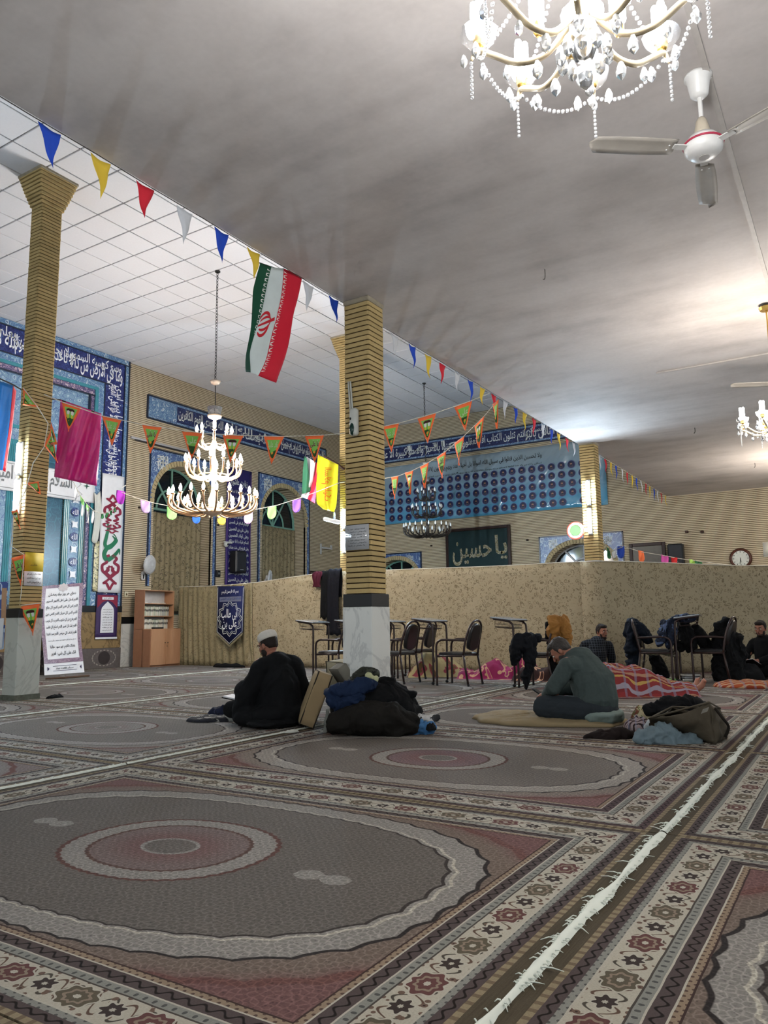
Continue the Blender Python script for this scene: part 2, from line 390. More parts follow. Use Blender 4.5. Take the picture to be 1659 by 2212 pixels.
# windows: reveal, glass, green frame
def window(nm, A, o, ux, depth, par, fan=True, frmat=GREENFRAME):
    ux = Vector(ux); o = Vector(o); n = ux.cross(Vector((0, 0, 1))); lp = arch_loop(*A); x0, x1, z0, zs, zt = A
    P = lambda a, b, k: o + ux*a + Vector((0, 0, b)) - n*k
    root = struct(link(nm, None)); root.location = P((x0+x1)/2, z0, 0); off = root.location.copy()
    mb = MB()
    for i in range(len(lp)):
        a = lp[i]; b = lp[(i+1) % len(lp)]
        mb.poly([P(*a, 0), P(*b, 0), P(*b, depth), P(*a, depth)])
    q = mb.build('reveal', BRICK, root, origin=(0, 0, 0)); q.location = -off
    mb = MB(); mb.poly([P(a, b, depth) for a, b in lp]); q = mb.build('window_pane', NIGHT, root, origin=(0, 0, 0)); q.location = -off
    mb = MB(); cx = (x0+x1)/2; hw = (x1-x0)/2; d = depth-.03
    mb.tube([P(a, b, d) for a, b in lp], .045, 6, close=True)
    if fan:
        mb.tube([P(x0, zs-.05, d), P(x1, zs-.05, d)], .035, 6)
        for k in (-.62, .62):
            mb.tube([P(cx, zs-.05, d)]+[P(cx+k*hw*t, zs-.05+(zt-zs)*t*.86, d) for t in (.5, 1)], .03, 6)
        for rr in (.5,):
            mb.tube([P(cx+hw*rr*math.cos(PI*i/12), zs-.05+(zt-zs)*1.05*rr*math.sin(PI*i/12), d) for i in range(13)], .028, 6)
        mb.tube([P(cx, z0, d), P(cx, zt, d)], .03, 6)
    q = mb.build('window_frame', frmat, root, origin=(0, 0, 0)); q.location = -off
    # soldier bricks round the arch
    ap = arc_pts(x0, x1, zs, zt, 34); me = None
    for i in range(len(ap)-1):
        a = Vector(ap[i]); b = Vector(ap[i+1]); c = (a+b)/2; t = (b-a); L = t.length; t.normalize(); nn = Vector((-t.y, t.x))
        m2 = MB(); U = ux*t.x+Vector((0, 0, t.y)); W_ = ux*nn.x+Vector((0, 0, nn.y))
        m2.box(P(c.x+nn.x*.07, c.y+nn.y*.07, -.012), (L*.82, .03, .13), frame3(U, W_), .004)
        q = m2.build('arch_brick', ARCHB, root, origin=(0, 0, 0)); q.location = -off
    return root
ARCHB = plain('arch_edge_brick', 'a99a76', .85, .2, var=.25)
window('window_1', A1, (0, YQ, 0), (1, 0, 0), .5, None)
window('window_2', A2, (0, YQ, 0), (1, 0, 0), .5, None)
WHITEFR = plain('white_window_frame', 'b9bcc0', .5, .3)
window('window_3', B1, (XB, 0, 0), (0, -1, 0), .4, None, frmat=WHITEFR)
window('window_4', B2, (XB, 0, 0), (0, -1, 0), .4, None)
# tile surrounds of the arches
def spandrel(nm, A, o, ux, L, R_, top, bot, label, off=.01, text=True):
    ux = Vector(ux); o = Vector(o); n = ux.cross(Vector((0, 0, 1)))
    x0, x1, z0, zs, zt = A; ap = [(a + (.13 if a > (x0+x1)/2 else -.13)*(abs(a-(x0+x1)/2)/((x1-x0)/2))**.5, b+.13*((b-zs)/(zt-zs) if b > zs else 0)) for a, b in arc_pts(x0, x1, zs, zt, 20)]
    hole = [(x0-.03, bot-1)]+[(max(min(a, R_-.1), L+.1), b) for a, b in ap]+[(x1+.03, bot-1)]
    outl = [(L, bot), (hole[1][0], bot)] + hole[1:-1] + [(hole[-2][0], bot), (R_, bot), (R_, top), (L, top)]
    root = thing(nm, o+ux*(L+R_)/2+Vector((0, 0, bot))+n*.002, label, 'tile panel'); off_ = root.location.copy()
    def pt(mb, name, mat):
        q = mb.build(name, mat, root, origin=(0, 0, 0)); q.location = -off_
    pt(plate(outl, [], .02, o+n*off, ux, (0, 0, 1)), 'arabesque_field', T_BLUE)
    F = lambda a, b, k=0: o+ux*a+Vector((0, 0, b))+n*(off+.012+k)
    mb = MB(); e = .035
    for (a0, b0, a1, b1) in ((L, bot, L+e, top), (R_-e, bot, R_, top), (L, top-e, R_, top)):
        mb.box(o+ux*(a0+a1)/2+Vector((0, 0, (b0+b1)/2))+n*(off+.012), (a1-a0, .02, b1-b0), frame3(ux, (0, 0, 1)))
    pt(mb, 'edge_tile', T_EDGE)
    if text:
        for cx, s in ((L+.42, 'الله'), (R_-.42, 'محمد')):
            mb = MB(); k = min(1.0, (top-zs)/1.4)
            for i in range(4):
                a = i*PI/2
                ct, st = math.cos(a), math.sin(a)
                f2 = lambda u, v: F(cx+(ct*u-st*v), top-.33*k+(st*u+ct*v))
                write(mb, s, f2, -.17*k, .0, .34*k, .19*k)
            pt(mb, 'lettering', IVORY)
    return root
spandrel('arch_tile_surround', A1, (0, YQ, 0), (1, 0, 0), 12.57, 14.9, 5.33, 1.9, 'blue arabesque tile surround of the arched window beside the mihrab')
spandrel('arch_tile_surround', A2, (0, YQ, 0), (1, 0, 0), 16.58, 19.02, 5.36, 1.9, 'blue arabesque tile surround of the arched window near the room corner')
spandrel('arch_tile_surround', B1, (XB, 0, 0), (0, -1, 0), -7.71, -5.33, 3.32, 1.9, 'blue tile arch surround on the back wall behind the lit column', text=True)
spandrel('arch_tile_surround', B2, (XB, 0, 0), (0, -1, 0), -13.5, -11.56, 3.14, 1.9, 'small blue tile arch surround above the curtain right of the brick pillar')
# ceilings
def lowc(nm, x0, x1, z, label):
    mb = MB(); mb.box(((x0+x1)/2, (Y0+YE)/2, z+.16), (x1-x0, YE-Y0, .32)); return tag(struct(mb.build(nm, LOWC, origin=(0, 0, 0))), label)
lowc('ceiling', X0, 13.3, ZC, 'low sooty plaster ceiling over the side aisle')
lowc('ceiling', 13.3, XB, ZC+.055, 'far bay of the low plaster ceiling beyond the lit column')
tag(struct(MB().box(((X0+XB)/2, YE-.12, (ZC+ZH)/2+.25), (XB-X0, .24, ZH-ZC+.2)).build('wall_right_added', plain('white_upper_wall', 'c9c6c0', .8))), 'unseen white upper wall added above the low ceiling edge to contain light')  # unseen full-height wall, added to keep light inside the high hall
hc = tag(struct(MB().box(((X0+XB)/2, (YE+YQ)/2, ZH+.09), (XB-X0+.6, YQ-YE+.6, .14)).build('ceiling', GROOVE, origin=(0, 0, 0))), 'high white ceiling of square tiles')
TS = .6; tx0, ty0 = 11.266-12*TS, 13.81-16*TS
tiles = []
for i in range(0, 30):
    for j in range(0, 20):
        cx, cy = tx0+(i+.5)*TS, ty0+(j+.5)*TS
        if cx-TS/2 > XB or cx < X0 or cy+TS/2 < YE or cy-TS/2 > YQ: continue
        q = Vector((cx, cy, ZH))-CAM; dz = q.dot(FW)
        if dz < 1: continue
        px, py = 829.5+FPX*q.dot(RT)/dz, 1106-FPX*q.dot(UP)/dz
        seen = -80 < px < 1300 and 150 < py < 206.8+.604*px+40
        tiles.append((not seen, dz, cx, cy))
tiles.sort()
tm = MB().box((0, 0, .012), (TS-.019, TS-.019, .03), None, .006).mesh('ceiling_tile', CEILTILE)
for k, (_, dz, cx, cy) in enumerate(tiles[:300]):
    o = link('ceiling_tile', tm, hc); o.location = (cx, cy, ZH-.006+random.uniform(0, .002))
mb = MB()
for (_, dz, cx, cy) in tiles[300:]: mb.box((cx, cy, ZH+.008), (TS-.019, TS-.019, .03))
if mb.v: mb.build('ceiling_tiles_far', CEILTILE, hc, origin=(0, 0, 0))['kind'] = 'stuff'
# ================================================================ columns
CBR = Mat('column_brick', .85, .2); _p = CBR.pos(); _n = CBR.noise(_p, 7, 4); _r = CBR.rnd()
CBR.base(CBR.scale(CBR.mix(_n, 'bfa876', 'a08a5c'), _r*.22+.86)); CBR.bump(CBR.noise(_p, 60, 2), .004); CBR = CBR.mat
MORTAR = plain('dark_mortar', '3b2e20', .95, .1)
PITCHB = .0497
def rrect(x, y, b, n=3):
    out = []
    for sx, sy, a0 in ((1, 1, 0), (-1, 1, PI/2), (-1, -1, PI), (1, -1, 3*PI/2)):
        for k in range(n+1):
            a = a0+PI/2*k/n; out.append((sx*(x-b)+b*math.cos(a), sy*(y-b)+b*math.sin(a)))
    return out
def column(cx, cy, wx, wy, ztop, label, bricks=True, cap=False, ms=1.0, mh=1.065, bh=.115):
    root = thing('brick_column', (cx, cy, 0), label, 'column')
    zb = mh+bh
    MB().box((0, 0, mh/2), (wx+.035*ms, wy+.035*ms, mh), None, .006).build('marble_base', MARBLE if ms >= 1 else MARBLE2, root)
    MB().box((0, 0, mh+bh/2), (wx+.03, wy+.03, bh), None, .006).build('black_band', BLACKSTONE, root)
    if ms < 1: MB().box((0, 0, .04), (wx+.045, wy+.045, .08)).build('plinth', plain('worn_plinth_stone', '5d5f55', .8, .2, var=.5, sc=25), root)
    MB().box((0, 0, (zb+ztop)/2), (wx-.022, wy-.022, ztop-zb)).build('mortar_core', MORTAR, root)
    n = int((ztop-zb)/PITCHB); hb = .0385
    def course(sx, sy):
        lp = rrect(sx/2, sy/2, .022); m = len(lp); mb = MB()
        vs = [(a, b, 0) for a, b in lp]+[(a, b, hb) for a, b in lp]
        mb.add(vs, [(k, (k+1) % m, m+(k+1) % m, m+k) for k in range(m)]+[tuple(range(m))[::-1], tuple(range(m, 2*m))]); return mb
    me = course(wx, wy).mesh('brick', CBR); big = MB()
    for i in range(n):
        z = zb+.006+i*PITCHB; k = 1.0; mcap = None
        if cap and i >= n-9: t = (i-(n-10))/9; g = .27*t**.85; mcap = course(wx+g, wy+g)
        if bricks:
            o = link('brick', me if mcap is None else mcap.mesh('brick', CBR), root)
            o.location = (random.uniform(-.0015, .0015), random.uniform(-.0015, .0015), z); o.rotation_euler.z = random.uniform(-.004, .004)
        else:
            q = mcap or course(wx, wy); big.add([v+Vector((0, 0, z)) for v in q.v], q.f)
    if big.v: big.build('brick_courses', CBR, root)['kind'] = 'stuff'
    g = .29 if cap else .012
    MB().box((0, 0, ztop-.02), (wx+g, wy+g, .05), None, .01).build('plaster_top', plain('rough_plaster', '9a917f', .9, .1, var=.3), root)
    return root
column(5.862+.145, 3.809+.147, .28, .29, ZC, 'tan brick column on a white marble base in the middle of the hall', mh=1.085, bh=.12)
column(5.921+.16, 9.288+.13, .32, .26, ZH, 'tall brick column with flared capital and notices at the left edge', cap=True, ms=.6)
column(13.247+.14, 3.827+.14, .28, .28, ZC+.02, 'brick column with two glowing tube lamps rising behind the partition', bricks=False)
column(13.40+.15, 9.2+.15, .30, .30, ZH, 'brightly lit brick column half hidden behind the marble-based column', bricks=False, cap=True)
# ================================================================ mihrab tiling on the prayer wall
mi = thing('mihrab', (8.0, YQ-.03, 0), 'blue tiled prayer niche wall with bands of white calligraphy', 'mihrab'); mo = mi.location.copy()
def mpart(mb, name, mat):
    o = mb.build(name, mat, mi, origin=(0, 0, 0)); o.location = -mo; return o
def qbox(mb, x0, x1, z0, z1, dp): return mb.box(((x0+x1)/2, YQ-dp/2, (z0+z1)/2), (x1-x0, dp, z1-z0))
XM = 4.2
def gate(a, b, top_a, top_b, mat, name, dp):
    mb = MB(); qbox(mb, b, a, 1.4, top_a, dp); qbox(mb, XM, b, top_b, top_a, dp); mpart(mb, name, mat)
gate(11.81, 11.69, 7.295, 7.17, T_BORDER, 'outer_border', .075)
gate(11.69, 11.13, 7.17, 6.58, T_NAVY, 'calligraphy_band', .065)
gate(11.13, 10.96, 6.58, 6.42, T_BORDER, 'inner_border', .072)
gate(10.96, 10.88, 6.42, 6.35, T_TURQ, 'turquoise_moulding', .09)
gate(10.88, 10.75, 6.35, 6.21, T_PINK, 'violet_border', .05)
mb = MB(); qbox(mb, XM, 10.75, 4.75, 6.21, .03); mpart(mb, 'floral_panel', T_LIGHT)
mb = MB(); qbox(mb, 10.37, 10.64, 1.4, 4.75, .045); mpart(mb, 'medallion_strip', T_LIGHT)
mb = MB(); qbox(mb, 8.5, 10.22, 1.4, 4.75, .012); mpart(mb, 'niche_panel', T_TEAL)
mb = MB(); qbox(mb, XM, 8.9, 1.4, 4.75, .05); mpart(mb, 'pale_panel', T_LIGHT)
for x in (10.29, 10.695, 8.95):
    for k in (-.045, 0, .045): mpart(MB().tube([(x+k, YQ-.05, 1.4), (x+k, YQ-.05, 4.75)], .026, 8), 'colonnette', T_TURQ)
mb = MB(); qbox(mb, XM, 10.75, 4.7, 4.8, .07); qbox(mb, XM, 10.75, 5.05, 5.12, .05); mpart(mb, 'turquoise_lintel', T_TURQ)
mb = MB(); e = .018
for (a, b, c, d) in ((11.81-e, 11.81+e, 1.4, 7.295), (11.69-e*.6, 11.69+e*.6, 1.4, 7.17), (11.13-e*.6, 11.13+e*.6, 1.4, 6.58), (10.75-e, 10.75+e, 1.4, 6.21)): qbox(mb, a, b, c, d, .09)
for z in (7.17, 6.58, 6.21): qbox(mb, XM, 10.9+(z-6.21), z-.012, z+.012, .088)
mpart(mb, 'dark_edge', T_EDGE)
F = flat((0, YQ-.067, 0), (1, 0, 0), (0, 0, 1), .003)
for k in range(1, 12, 2):                    # medallions on the strip
    z = 4.55-.275*k; r = .105; mb = MB(); shp(mb, [(math.cos(a)*(1 if i % 2 else .55), math.sin(a)*(1 if i % 2 else .55)) for i, a in enumerate([2*PI*q/8 for q in range(8)])], F, 10.505, z, r); mpart(mb, 'white_star', WHITELET)
for k in range(0, 12, 2): mb = MB(); shp(mb, circ(14), F, 10.505, 4.55-.275*k, .11, .1); mpart(mb, 'navy_roundel', T_NAVY)
F2 = flat((0, YQ-.067, 0), (1, 0, 0), (0, 0, 1), .006); mb = MB()
for k in range(0, 12, 2): write(mb, 'الله', F2, 10.43, 4.49-.275*k, .15, .12)
mpart(mb, 'roundel_lettering', WHITELET)
VERSE = ['الله لا اله الا هو الحی القیوم', 'لا تاخذه سنة ولا نوم له ما فی السموات', 'وما فی الارض من ذا الذی یشفع عنده', 'یعلم ما بین ایدیهم وما خلفهم', 'ولا یحیطون بشیء من علمه الا بما شاء', 'وسع کرسیه السموات والارض ولا یؤده حفظهما وهو العلی العظیم', 'لا اکراه فی الدین قد تبین الرشد من الغی']
mb = MB()
for k in range(3):
    x1 = 11.6-k*1.35
    write(mb, VERSE[(2-k) % 7][:20], F, x1-1.38, 6.61, 1.40, .44); write(mb, VERSE[(5-k) % 7][:15], F, x1-1.34, 6.82, 1.32, .33)
mpart(mb, 'lettering', WHITELET)
mb = MB()                                    # the same band turns down the right side
FV = lambda a, b: F(11.66-b, 6.6-a) if False else F(11.16+b, 6.95-a)
for k in range(4):
    write(mb, VERSE[k], lambda a, b: F(11.17+b, 6.62-a), k*1.27, .01, 1.28, .36); write(mb, VERSE[k+3][:16], lambda a, b: F(11.17+b, 6.62-a), k*1.27+.02, .20, 1.22, .30)
mpart(mb, 'lettering', WHITELET)
mb = MB(); write(mb, 'الملک لله', F2, 10.12, 5.25, .5, .35); mpart(mb, 'lettering', IVORY)
# stone foot of the niche wall
mb = MB(); qbox(mb, XM, 11.84, 1.26, 1.4, .09); mpart(mb, 'black_band', BLACKSTONE)
for k in range(6):
    x1 = 11.84-k*1.27; mb = MB(); qbox(mb, x1-1.265, x1, .46, 1.255, .08); mpart(mb, 'onyx_slab', ONYX)
    mb = MB(); qbox(mb, x1-1.265, x1, 0, .455, .095); o = mpart(mb, 'carved_slab', DARKCARVED)
    Fc = flat((0, YQ-.0955, 0), (1, 0, 0), (0, 0, 1), .002); mb = MB(); shp(mb, circ(20), Fc, x1-.45, .24, .16, .15); mpart(mb, 'carved_roundel', plain('dark_roundel', '352f2e', .4))
    mb = MB()
    for i in range(20):
        a = 2*PI*i/20; shp(mb, [(0, -.5), (.25, 0), (0, .5), (-.25, 0)], Fc, x1-.45+.23*math.cos(a)*1.35, .24+.2*math.sin(a)*.85, .07, .07, a)
    mpart(mb, 'carved_petal', GREYPANEL)
# ================================================================ calligraphy panels
def panel(nm, o, ux, L, R_, z0, z1, lines, label, ends=None):
    ux = Vector(ux); n = ux.cross(Vector((0, 0, 1))); R3 = frame3(ux, (0, 0, 1)); root = thing(nm, Vector(o)+ux*(L+R_)/2+Vector((0, 0, z0))+n*.002, label, 'tile panel')
    off = root.location.copy()
    def pt(mb, name, mat): q = mb.build(name, mat, root, origin=(0, 0, 0)); q.location = -off
    C_ = Vector(o)+ux*(L+R_)/2+Vector((0, 0, (z0+z1)/2)); h = z1-z0; b = h*.14
    pt(MB().box(C_+n*.01, (R_-L, .02, h), R3), 'guard_border', T_GREYB)
    pt(MB().box(C_+n*.016, (R_-L-2*b, .024, h-2*b), R3), 'navy_field', T_NAVY2)
    e = .022; mb = MB()
    for dz in (-h/2, h/2): mb.box(C_+n*.016+Vector((0, 0, dz)), (R_-L, .03, e*2), R3)
    for dx in ((L-R_)/2, (R_-L)/2): mb.box(C_+n*.016+ux*dx, (e*2, .03, h), R3)
    pt(mb, 'dark_edge', T_EDGE)
    Fp = flat(Vector(o)+n*.028, ux, (0, 0, 1), .003); mb = MB()
    x = R_-b-.02
    if ends:
        mb2 = MB(); mb2.box(Vector(o)+ux*(L+.5)+Vector((0, 0, (z0+z1)/2))+n*.018, (.9, .024, h-2*b), R3); pt(mb2, 'floral_end', T_BORDER)
    lim = L+(1.0 if ends else b); tot = sum(txt(a)[2] for a, c in lines); W_ = x-lim
    for a, c in lines:
        wd = W_*txt(a)[2]/tot; write(mb, a, Fp, x-wd, z0+b*1.05, wd*1.04, h*.66)
        if c: write(mb, c, Fp, x-wd*.98, z0+h*.42, wd*.95, h*.44)
        x -= wd
    pt(mb, 'lettering', IVORY)
    return root
panel('calligraphy_panel', (0, YQ, 0), (1, 0, 0), 12.45, 19.9, 6.06, 6.64,
      [('یا ایها الرسول بلغ ما انزل', 'الیک من ربک'), ('وان لم تفعل فما بلغت', 'رسالته'), ('والله یعصمک من الناس', 'ان الله لا'), ('ان الله لا یهدی القوم الکافرین', None)],
      'long navy calligraphy tile panel above the arched windows', ends=True)
panel('calligraphy_panel', (XB, 0, 0), (0, -1, 0), -14.0, -6.4, 6.1, 6.64,
      [('اتامرون الناس بالبر', 'وتنسون انفسکم'), ('وانتم تتلون الکتاب افلا تعقلون', None), ('واستعینوا بالصبر والصلوة', 'وانها'), ('لکبیرة الا علی الخاشعین', None)],
      'long navy calligraphy tile panel above the big blue banner')
# ================================================================ carpets
HX, HY = 1.195, 1.688
def carpet_mat(name, field, ring, tan, red, cream, guard, med, dirt=.0):
    m = Mat(name, .95, .1); x, y, _ = m.xyz(m.tc('Object')); p = m.tc('Object'); rn = m.rnd()
    wob = (m.noise(p, 9, 2)-.5)*.016
    ax = x.abs(); ay = y.abs(); dx = HX-ax; dy = HY-ay; d = m.mn(dx, dy)+wob*.35; isx = dx < dy
    t = isx*y+(1-isx)*x
    th = m.atan2(y, x)
    def sup(a, b, k): return (((ax/a)**k)+((ay/b)**k))**(1/k)
    sc = ((th*26.0).sin().abs()-.5)*.016
    e1 = sup(.855, 1.35, 2.7)+sc+wob; e2 = sup(.725, 1.225, 2.5)+sc+wob
    e3 = sup(.40, .475, 2.2)+sc*1.2+wob; e4 = sup(.30, .355, 2.2)+sc*1.4+wob; e5 = sup(.10, .13, 2)+sc*2
    # small woven mesh
    g1 = ((x*150.0).sin()*(y*150.0).sin()); g2 = ((x*240.0+y*60.0).sin()*(y*210.0).sin()); nz = m.noise(p, 60, 3); big = m.noise(p, 2.2, 3)
    mesh = g1*.5+g2*.3+(nz-.5)*1.2
    corner = m.mix(m.sm(1.05, 1.16, e1), tan, red)
    c = corner
    line = lambda e, at, wd: 1-m.sm(wd*.5, wd, (e-at).abs())
    c = m.mix(line(e1, 1.13, .022), c, '6b4a44'); 
    c = m.mix(e1 < 1.0, c, ring); c = m.mix(line(e1, 1.0, .009), c, '2e2826')
    c = m.mix(e2 < 1.0, c, field); c = m.mix(line(e2, 1.0, .008), c, '3a3330'); c = m.mix(line(e2, 1.025, .008), c, cream)
    c = m.mix(e3 < 1.0, c, ring); c = m.mix(line(e3, 1.0, .03), c, '5d4038')
    c = m.mix(e4 < 1.0, c, med); c = m.mix(line(e4, 1.0, .035), c, '5a443c'); c = m.mix(m.sm(2.6, 1.0, e5)*.8, c, red); c = m.mix(e5 < 1.0, c, field)
    c = m.mix(line(e5, 1.0, .1), c, ring)
    bw = (ay-.80).abs(); bt = (ax < .022+.03*((bw*26.0).sin().abs()))*(bw < .12)
    c = m.mix(bt, c, ring)
    cel = m.vor(p, 40, 'DISTANCE_TO_EDGE', .7); net = 1-m.sm(.02, .16, cel); c = m.scale(c, (mesh*.20+1.0)*(net*.38+.86)*(1-(m.vor(p, 62, 'F1', .9) < .22)*.3))
    # borders, outside inwards
    sq = ((t*105.0).sin())
    def dd(mid): return d-mid
    grd = m.mix(1-m.sm(.002, .007, (dd(.272)-sq*.011).abs()), guard, '1d1512')
    c = m.mix(d < .325, c, '8f7c68'); c = m.mix((d < .325)*((t*210.0).sin()*(d*160.0).sin() > .45), c, '57453b')
    c = m.mix((d-.325).abs() < .003, c, '40302b')
    c = m.mix(d < .296, c, grd); c = m.mix((d < .302)*(d > .296), c, cream)
    gy = m.mix(((t*180.0).sin()*((d-.228)*130.0).cos()) > .5, '87867f', '52524f')
    c = m.mix(d < .246, c, gy); c = m.mix((d-.246).abs() < .003, c, cream)
    # main cream border with palmettes, rosettes and vines
    L = .27; q = ((t/L)+.5); qi = q.floor(); tt = (q.frac()-.5)*L; cd_ = d-.148
    cr = m.mix(nz*.25, cream, 'a89c86')
    vine = 1-m.sm(.003, .0065, (cd_-((t*(2*PI/(L*.5))).sin())*.042).abs()); vine2 = 1-m.sm(.003, .0065, (cd_+((t*(2*PI/(L*.5))).sin())*.042).abs())
    cr = m.mix(vine, cr, '4b453c'); cr = m.mix(vine2, cr, '5f4a3e')
    vv = m.vec(t*1.0, d*1.0, qi*0.0)
    lv = m.vor(vv, 30, 'F1', .9); cr = m.mix((lv < .30)*(cd_.abs() > .014), cr, '6a564a'); cr = m.mix((lv < .12), cr, '3b2a28')
    a_ = m.atan2(cd_, tt); rr = (tt*tt*.55+cd_*cd_).sqrt()*(1+.11*((a_*8.0).sin()))
    alt = ((qi*.5).frac() > .25)
    pal = m.mix(alt, '62413e', '5d5546')
    cr = m.mix(rr < .052, cr, cream); cr = m.mix(rr < .046, cr, pal); cr = m.mix(rr < .032, cr, '8a7a6a'); cr = m.mix(rr < .024, cr, pal); cr = m.mix(rr < .009, cr, cream)
    t2 = ((q+.5).frac()-.5)*L; a2 = m.atan2(cd_, t2); r2 = (t2*t2*.7+cd_*cd_).sqrt()*(1+.2*((a2*7.0).sin()))
    cr = m.mix(r2 < .036, cr, cream); cr = m.mix(r2 < .026, cr, '3d3330'); cr = m.mix(r2 < .007, cr, cream)
    c = m.mix(d < .212, c, cr)
    c = m.mix((d-.212).abs() < .003, c, '4a443e')
    c = m.mix(d < .084, c, gy); c = m.mix((d-.084).abs() < .003, c, cream)
    g3 = m.mix(1-m.sm(.002, .006, (d-.042-sq*.008).abs()), guard, '1d1512')
    c = m.mix(d < .06, c, g3)
    c = m.mix(d < .022, c, m.mix((t*150.0).sin() > .3, '8d7f66', '6f614e'))
    # bare woven ends
    kil = m.mix(m.noise(m.vec(x*2.0, y*90.0), 3, 2), '5d5443', '423a2f')
    c = m.mix(dy < .0, c, kil)
    c = m.scale(c, (big*.20+.70)*(rn*.16+.84)*(m.noise(p, 190, 2)*.5+.75))
    m.base(c); return m.mat
C_BROWN = carpet_mat('brown_medallion_carpet', '68625c', '8d8882', '75675d', '715350', 'b3ad9f', '524745', '746561')
C_PINK = carpet_mat('rose_medallion_carpet', '746c65', '989189', '83776e', '7c5c59', 'b0a99d', '534243', '7d6666')
C_GREY = carpet_mat('grey_medallion_carpet', '77726d', '94908c', '86807b', '807370', 'aaa69e', '57514e', '85807c')
FRINGE = plain('white_wool_fringe', 'c9cdc3', .95, .1, var=.1)
GX = [1.19+2.403*i for i in range(-1, 9)]
GY = [-6.17, -2.67, .83, 4.33, 7.75, 11.15, 14.6]
def carpet_label(i, j):
    col_ = ['behind the camera', 'nearest the camera', 'second from the camera', 'third from the camera', 'fourth from the camera', 'fifth from the camera', 'sixth from the camera', 'seventh from the camera', 'farthest from the camera'][min(i, 8)]
    row_ = ['right of the frame', 'in the row right of the wide white fringe', 'in the row left of the wide white fringe', 'in the row through the pillar line', 'in the row one short of the mihrab wall', 'in the row along the mihrab wall'][j]
    return col_, row_
cmesh = {}
CM = {1: C_PINK, 2: C_BROWN, 3: C_GREY, 4: C_GREY, 5: C_GREY}
def carpet_mesh(mat):
    mb = MB(); nx, ny = 12, 16; W_, H_ = HX, HY+.058
    vs = []; top = []
    for k in range(2):
        for j in range(ny+1):
            for i in range(nx+1):
                x = -W_+2*W_*i/nx; y = -H_+2*H_*j/ny
                vs.append((x, y, 0 if k == 0 else .010+.0012*math.sin(3.1*x+y*2.3)))
    N = (nx+1)*(ny+1); fs = []
    for j in range(ny):
        for i in range(nx):
            a = j*(nx+1)+i; fs.append((N+a, N+a+1, N+a+nx+2, N+a+nx+1))
    ed = [i for i in range(nx+1)]+[(nx+1)*j+nx for j in range(1, ny+1)]+[(nx+1)*ny+i for i in range(nx-1, -1, -1)]+[(nx+1)*j for j in range(ny-1, 0, -1)]
    for k in range(len(ed)):
        a, b = ed[k], ed[(k+1) % len(ed)]; fs.append((a, b, N+b, N+a))
    return mb.add(vs, fs).mesh('carpet', mat)
def fringe_mesh(seed, wd, thick, strands):
    rd = random.Random(seed); mb = MB(); n = 60; z0 = .011
    y_ = []; 
    for i in range(n+1):
        u = i/n; ww = wd*(.55+.5*noise.noise((u*9+seed, seed, 0))+.25*noise.noise((u*40, seed, 3))); y_.append((max(ww, .012), .007*noise.noise((u*5, seed*2.1, 1))))
    def P(i, s): return Vector((-HX+2*HX*i/n, y_[i][1]+s*y_[i][0], z0+(0 if abs(s) > .9 else thick*(1-s*s))+.002*noise.noise((i*.9, s*3, seed))))
    ss = (-1, -.6, -.2, .2, .6, 1)
    mb.add([P(i, s) for i in range(n+1) for s in ss], [(i*6+k, i*6+k+1, (i+1)*6+k+1, (i+1)*6+k) for i in range(n) for k in range(5)])
    for _ in range(strands):
        u = rd.uniform(-HX, HX); i = int((u+HX)/(2*HX)*n); s = rd.choice((-1, 1)); L = rd.uniform(.008, .024)*(2.6 if rd.random() < .07 else 1)
        y0 = y_[i][1]+s*y_[i][0]*.6; a = rd.uniform(-.9, .9); z = z0+.004
        p0 = Vector((u, y0, z+.004)); p1 = Vector((u+L*.5*math.sin(a), y0+s*L*.5, z+.006)); p2 = Vector((u+L*math.sin(a)*1.3, y0+s*L, z))
        mb.tube([p0, p1, p2], [.0022, .002, .001], 4)
    return mb.mesh('fringe', FRINGE, True)
for i in range(9):
    for j in range(1, 6):
        cx = (GX[i]+GX[i+1])/2; cy = (GY[j]+GY[j+1])/2
        if i == 0 and j > 2: continue
        mat = CM[j] if not (j == 2 and i > 1) else C_PINK
        if j == 1 and i < 3: mat = C_BROWN
        k = mat.name
        if k not in cmesh: cmesh[k] = carpet_mesh(mat)
        a, b = carpet_label(i, j)
        o = link('carpet', cmesh[k]); o.location = (cx+random.uniform(-.004, .004), cy, 0); o.scale = (1, (GY[j+1]-GY[j])/3.50, 1)
        tag(o, 'medallion carpet '+b+', '+a, 'carpet', 'patterned wool carpets on the floor')
        if j >= 2 and i <= 6:
            wd = .036 if j == 2 else (.036 if (j == 3 and i <= 1) else (.010 if j == 3 else .014))
            f = link('fringe', fringe_mesh(i*7+j, wd, .010, 170 if (j == 2 and i < 4) else 60), o); f['kind'] = 'stuff'
            f.location = (0, -1.75-(0 if j != 3 else .0), 0)
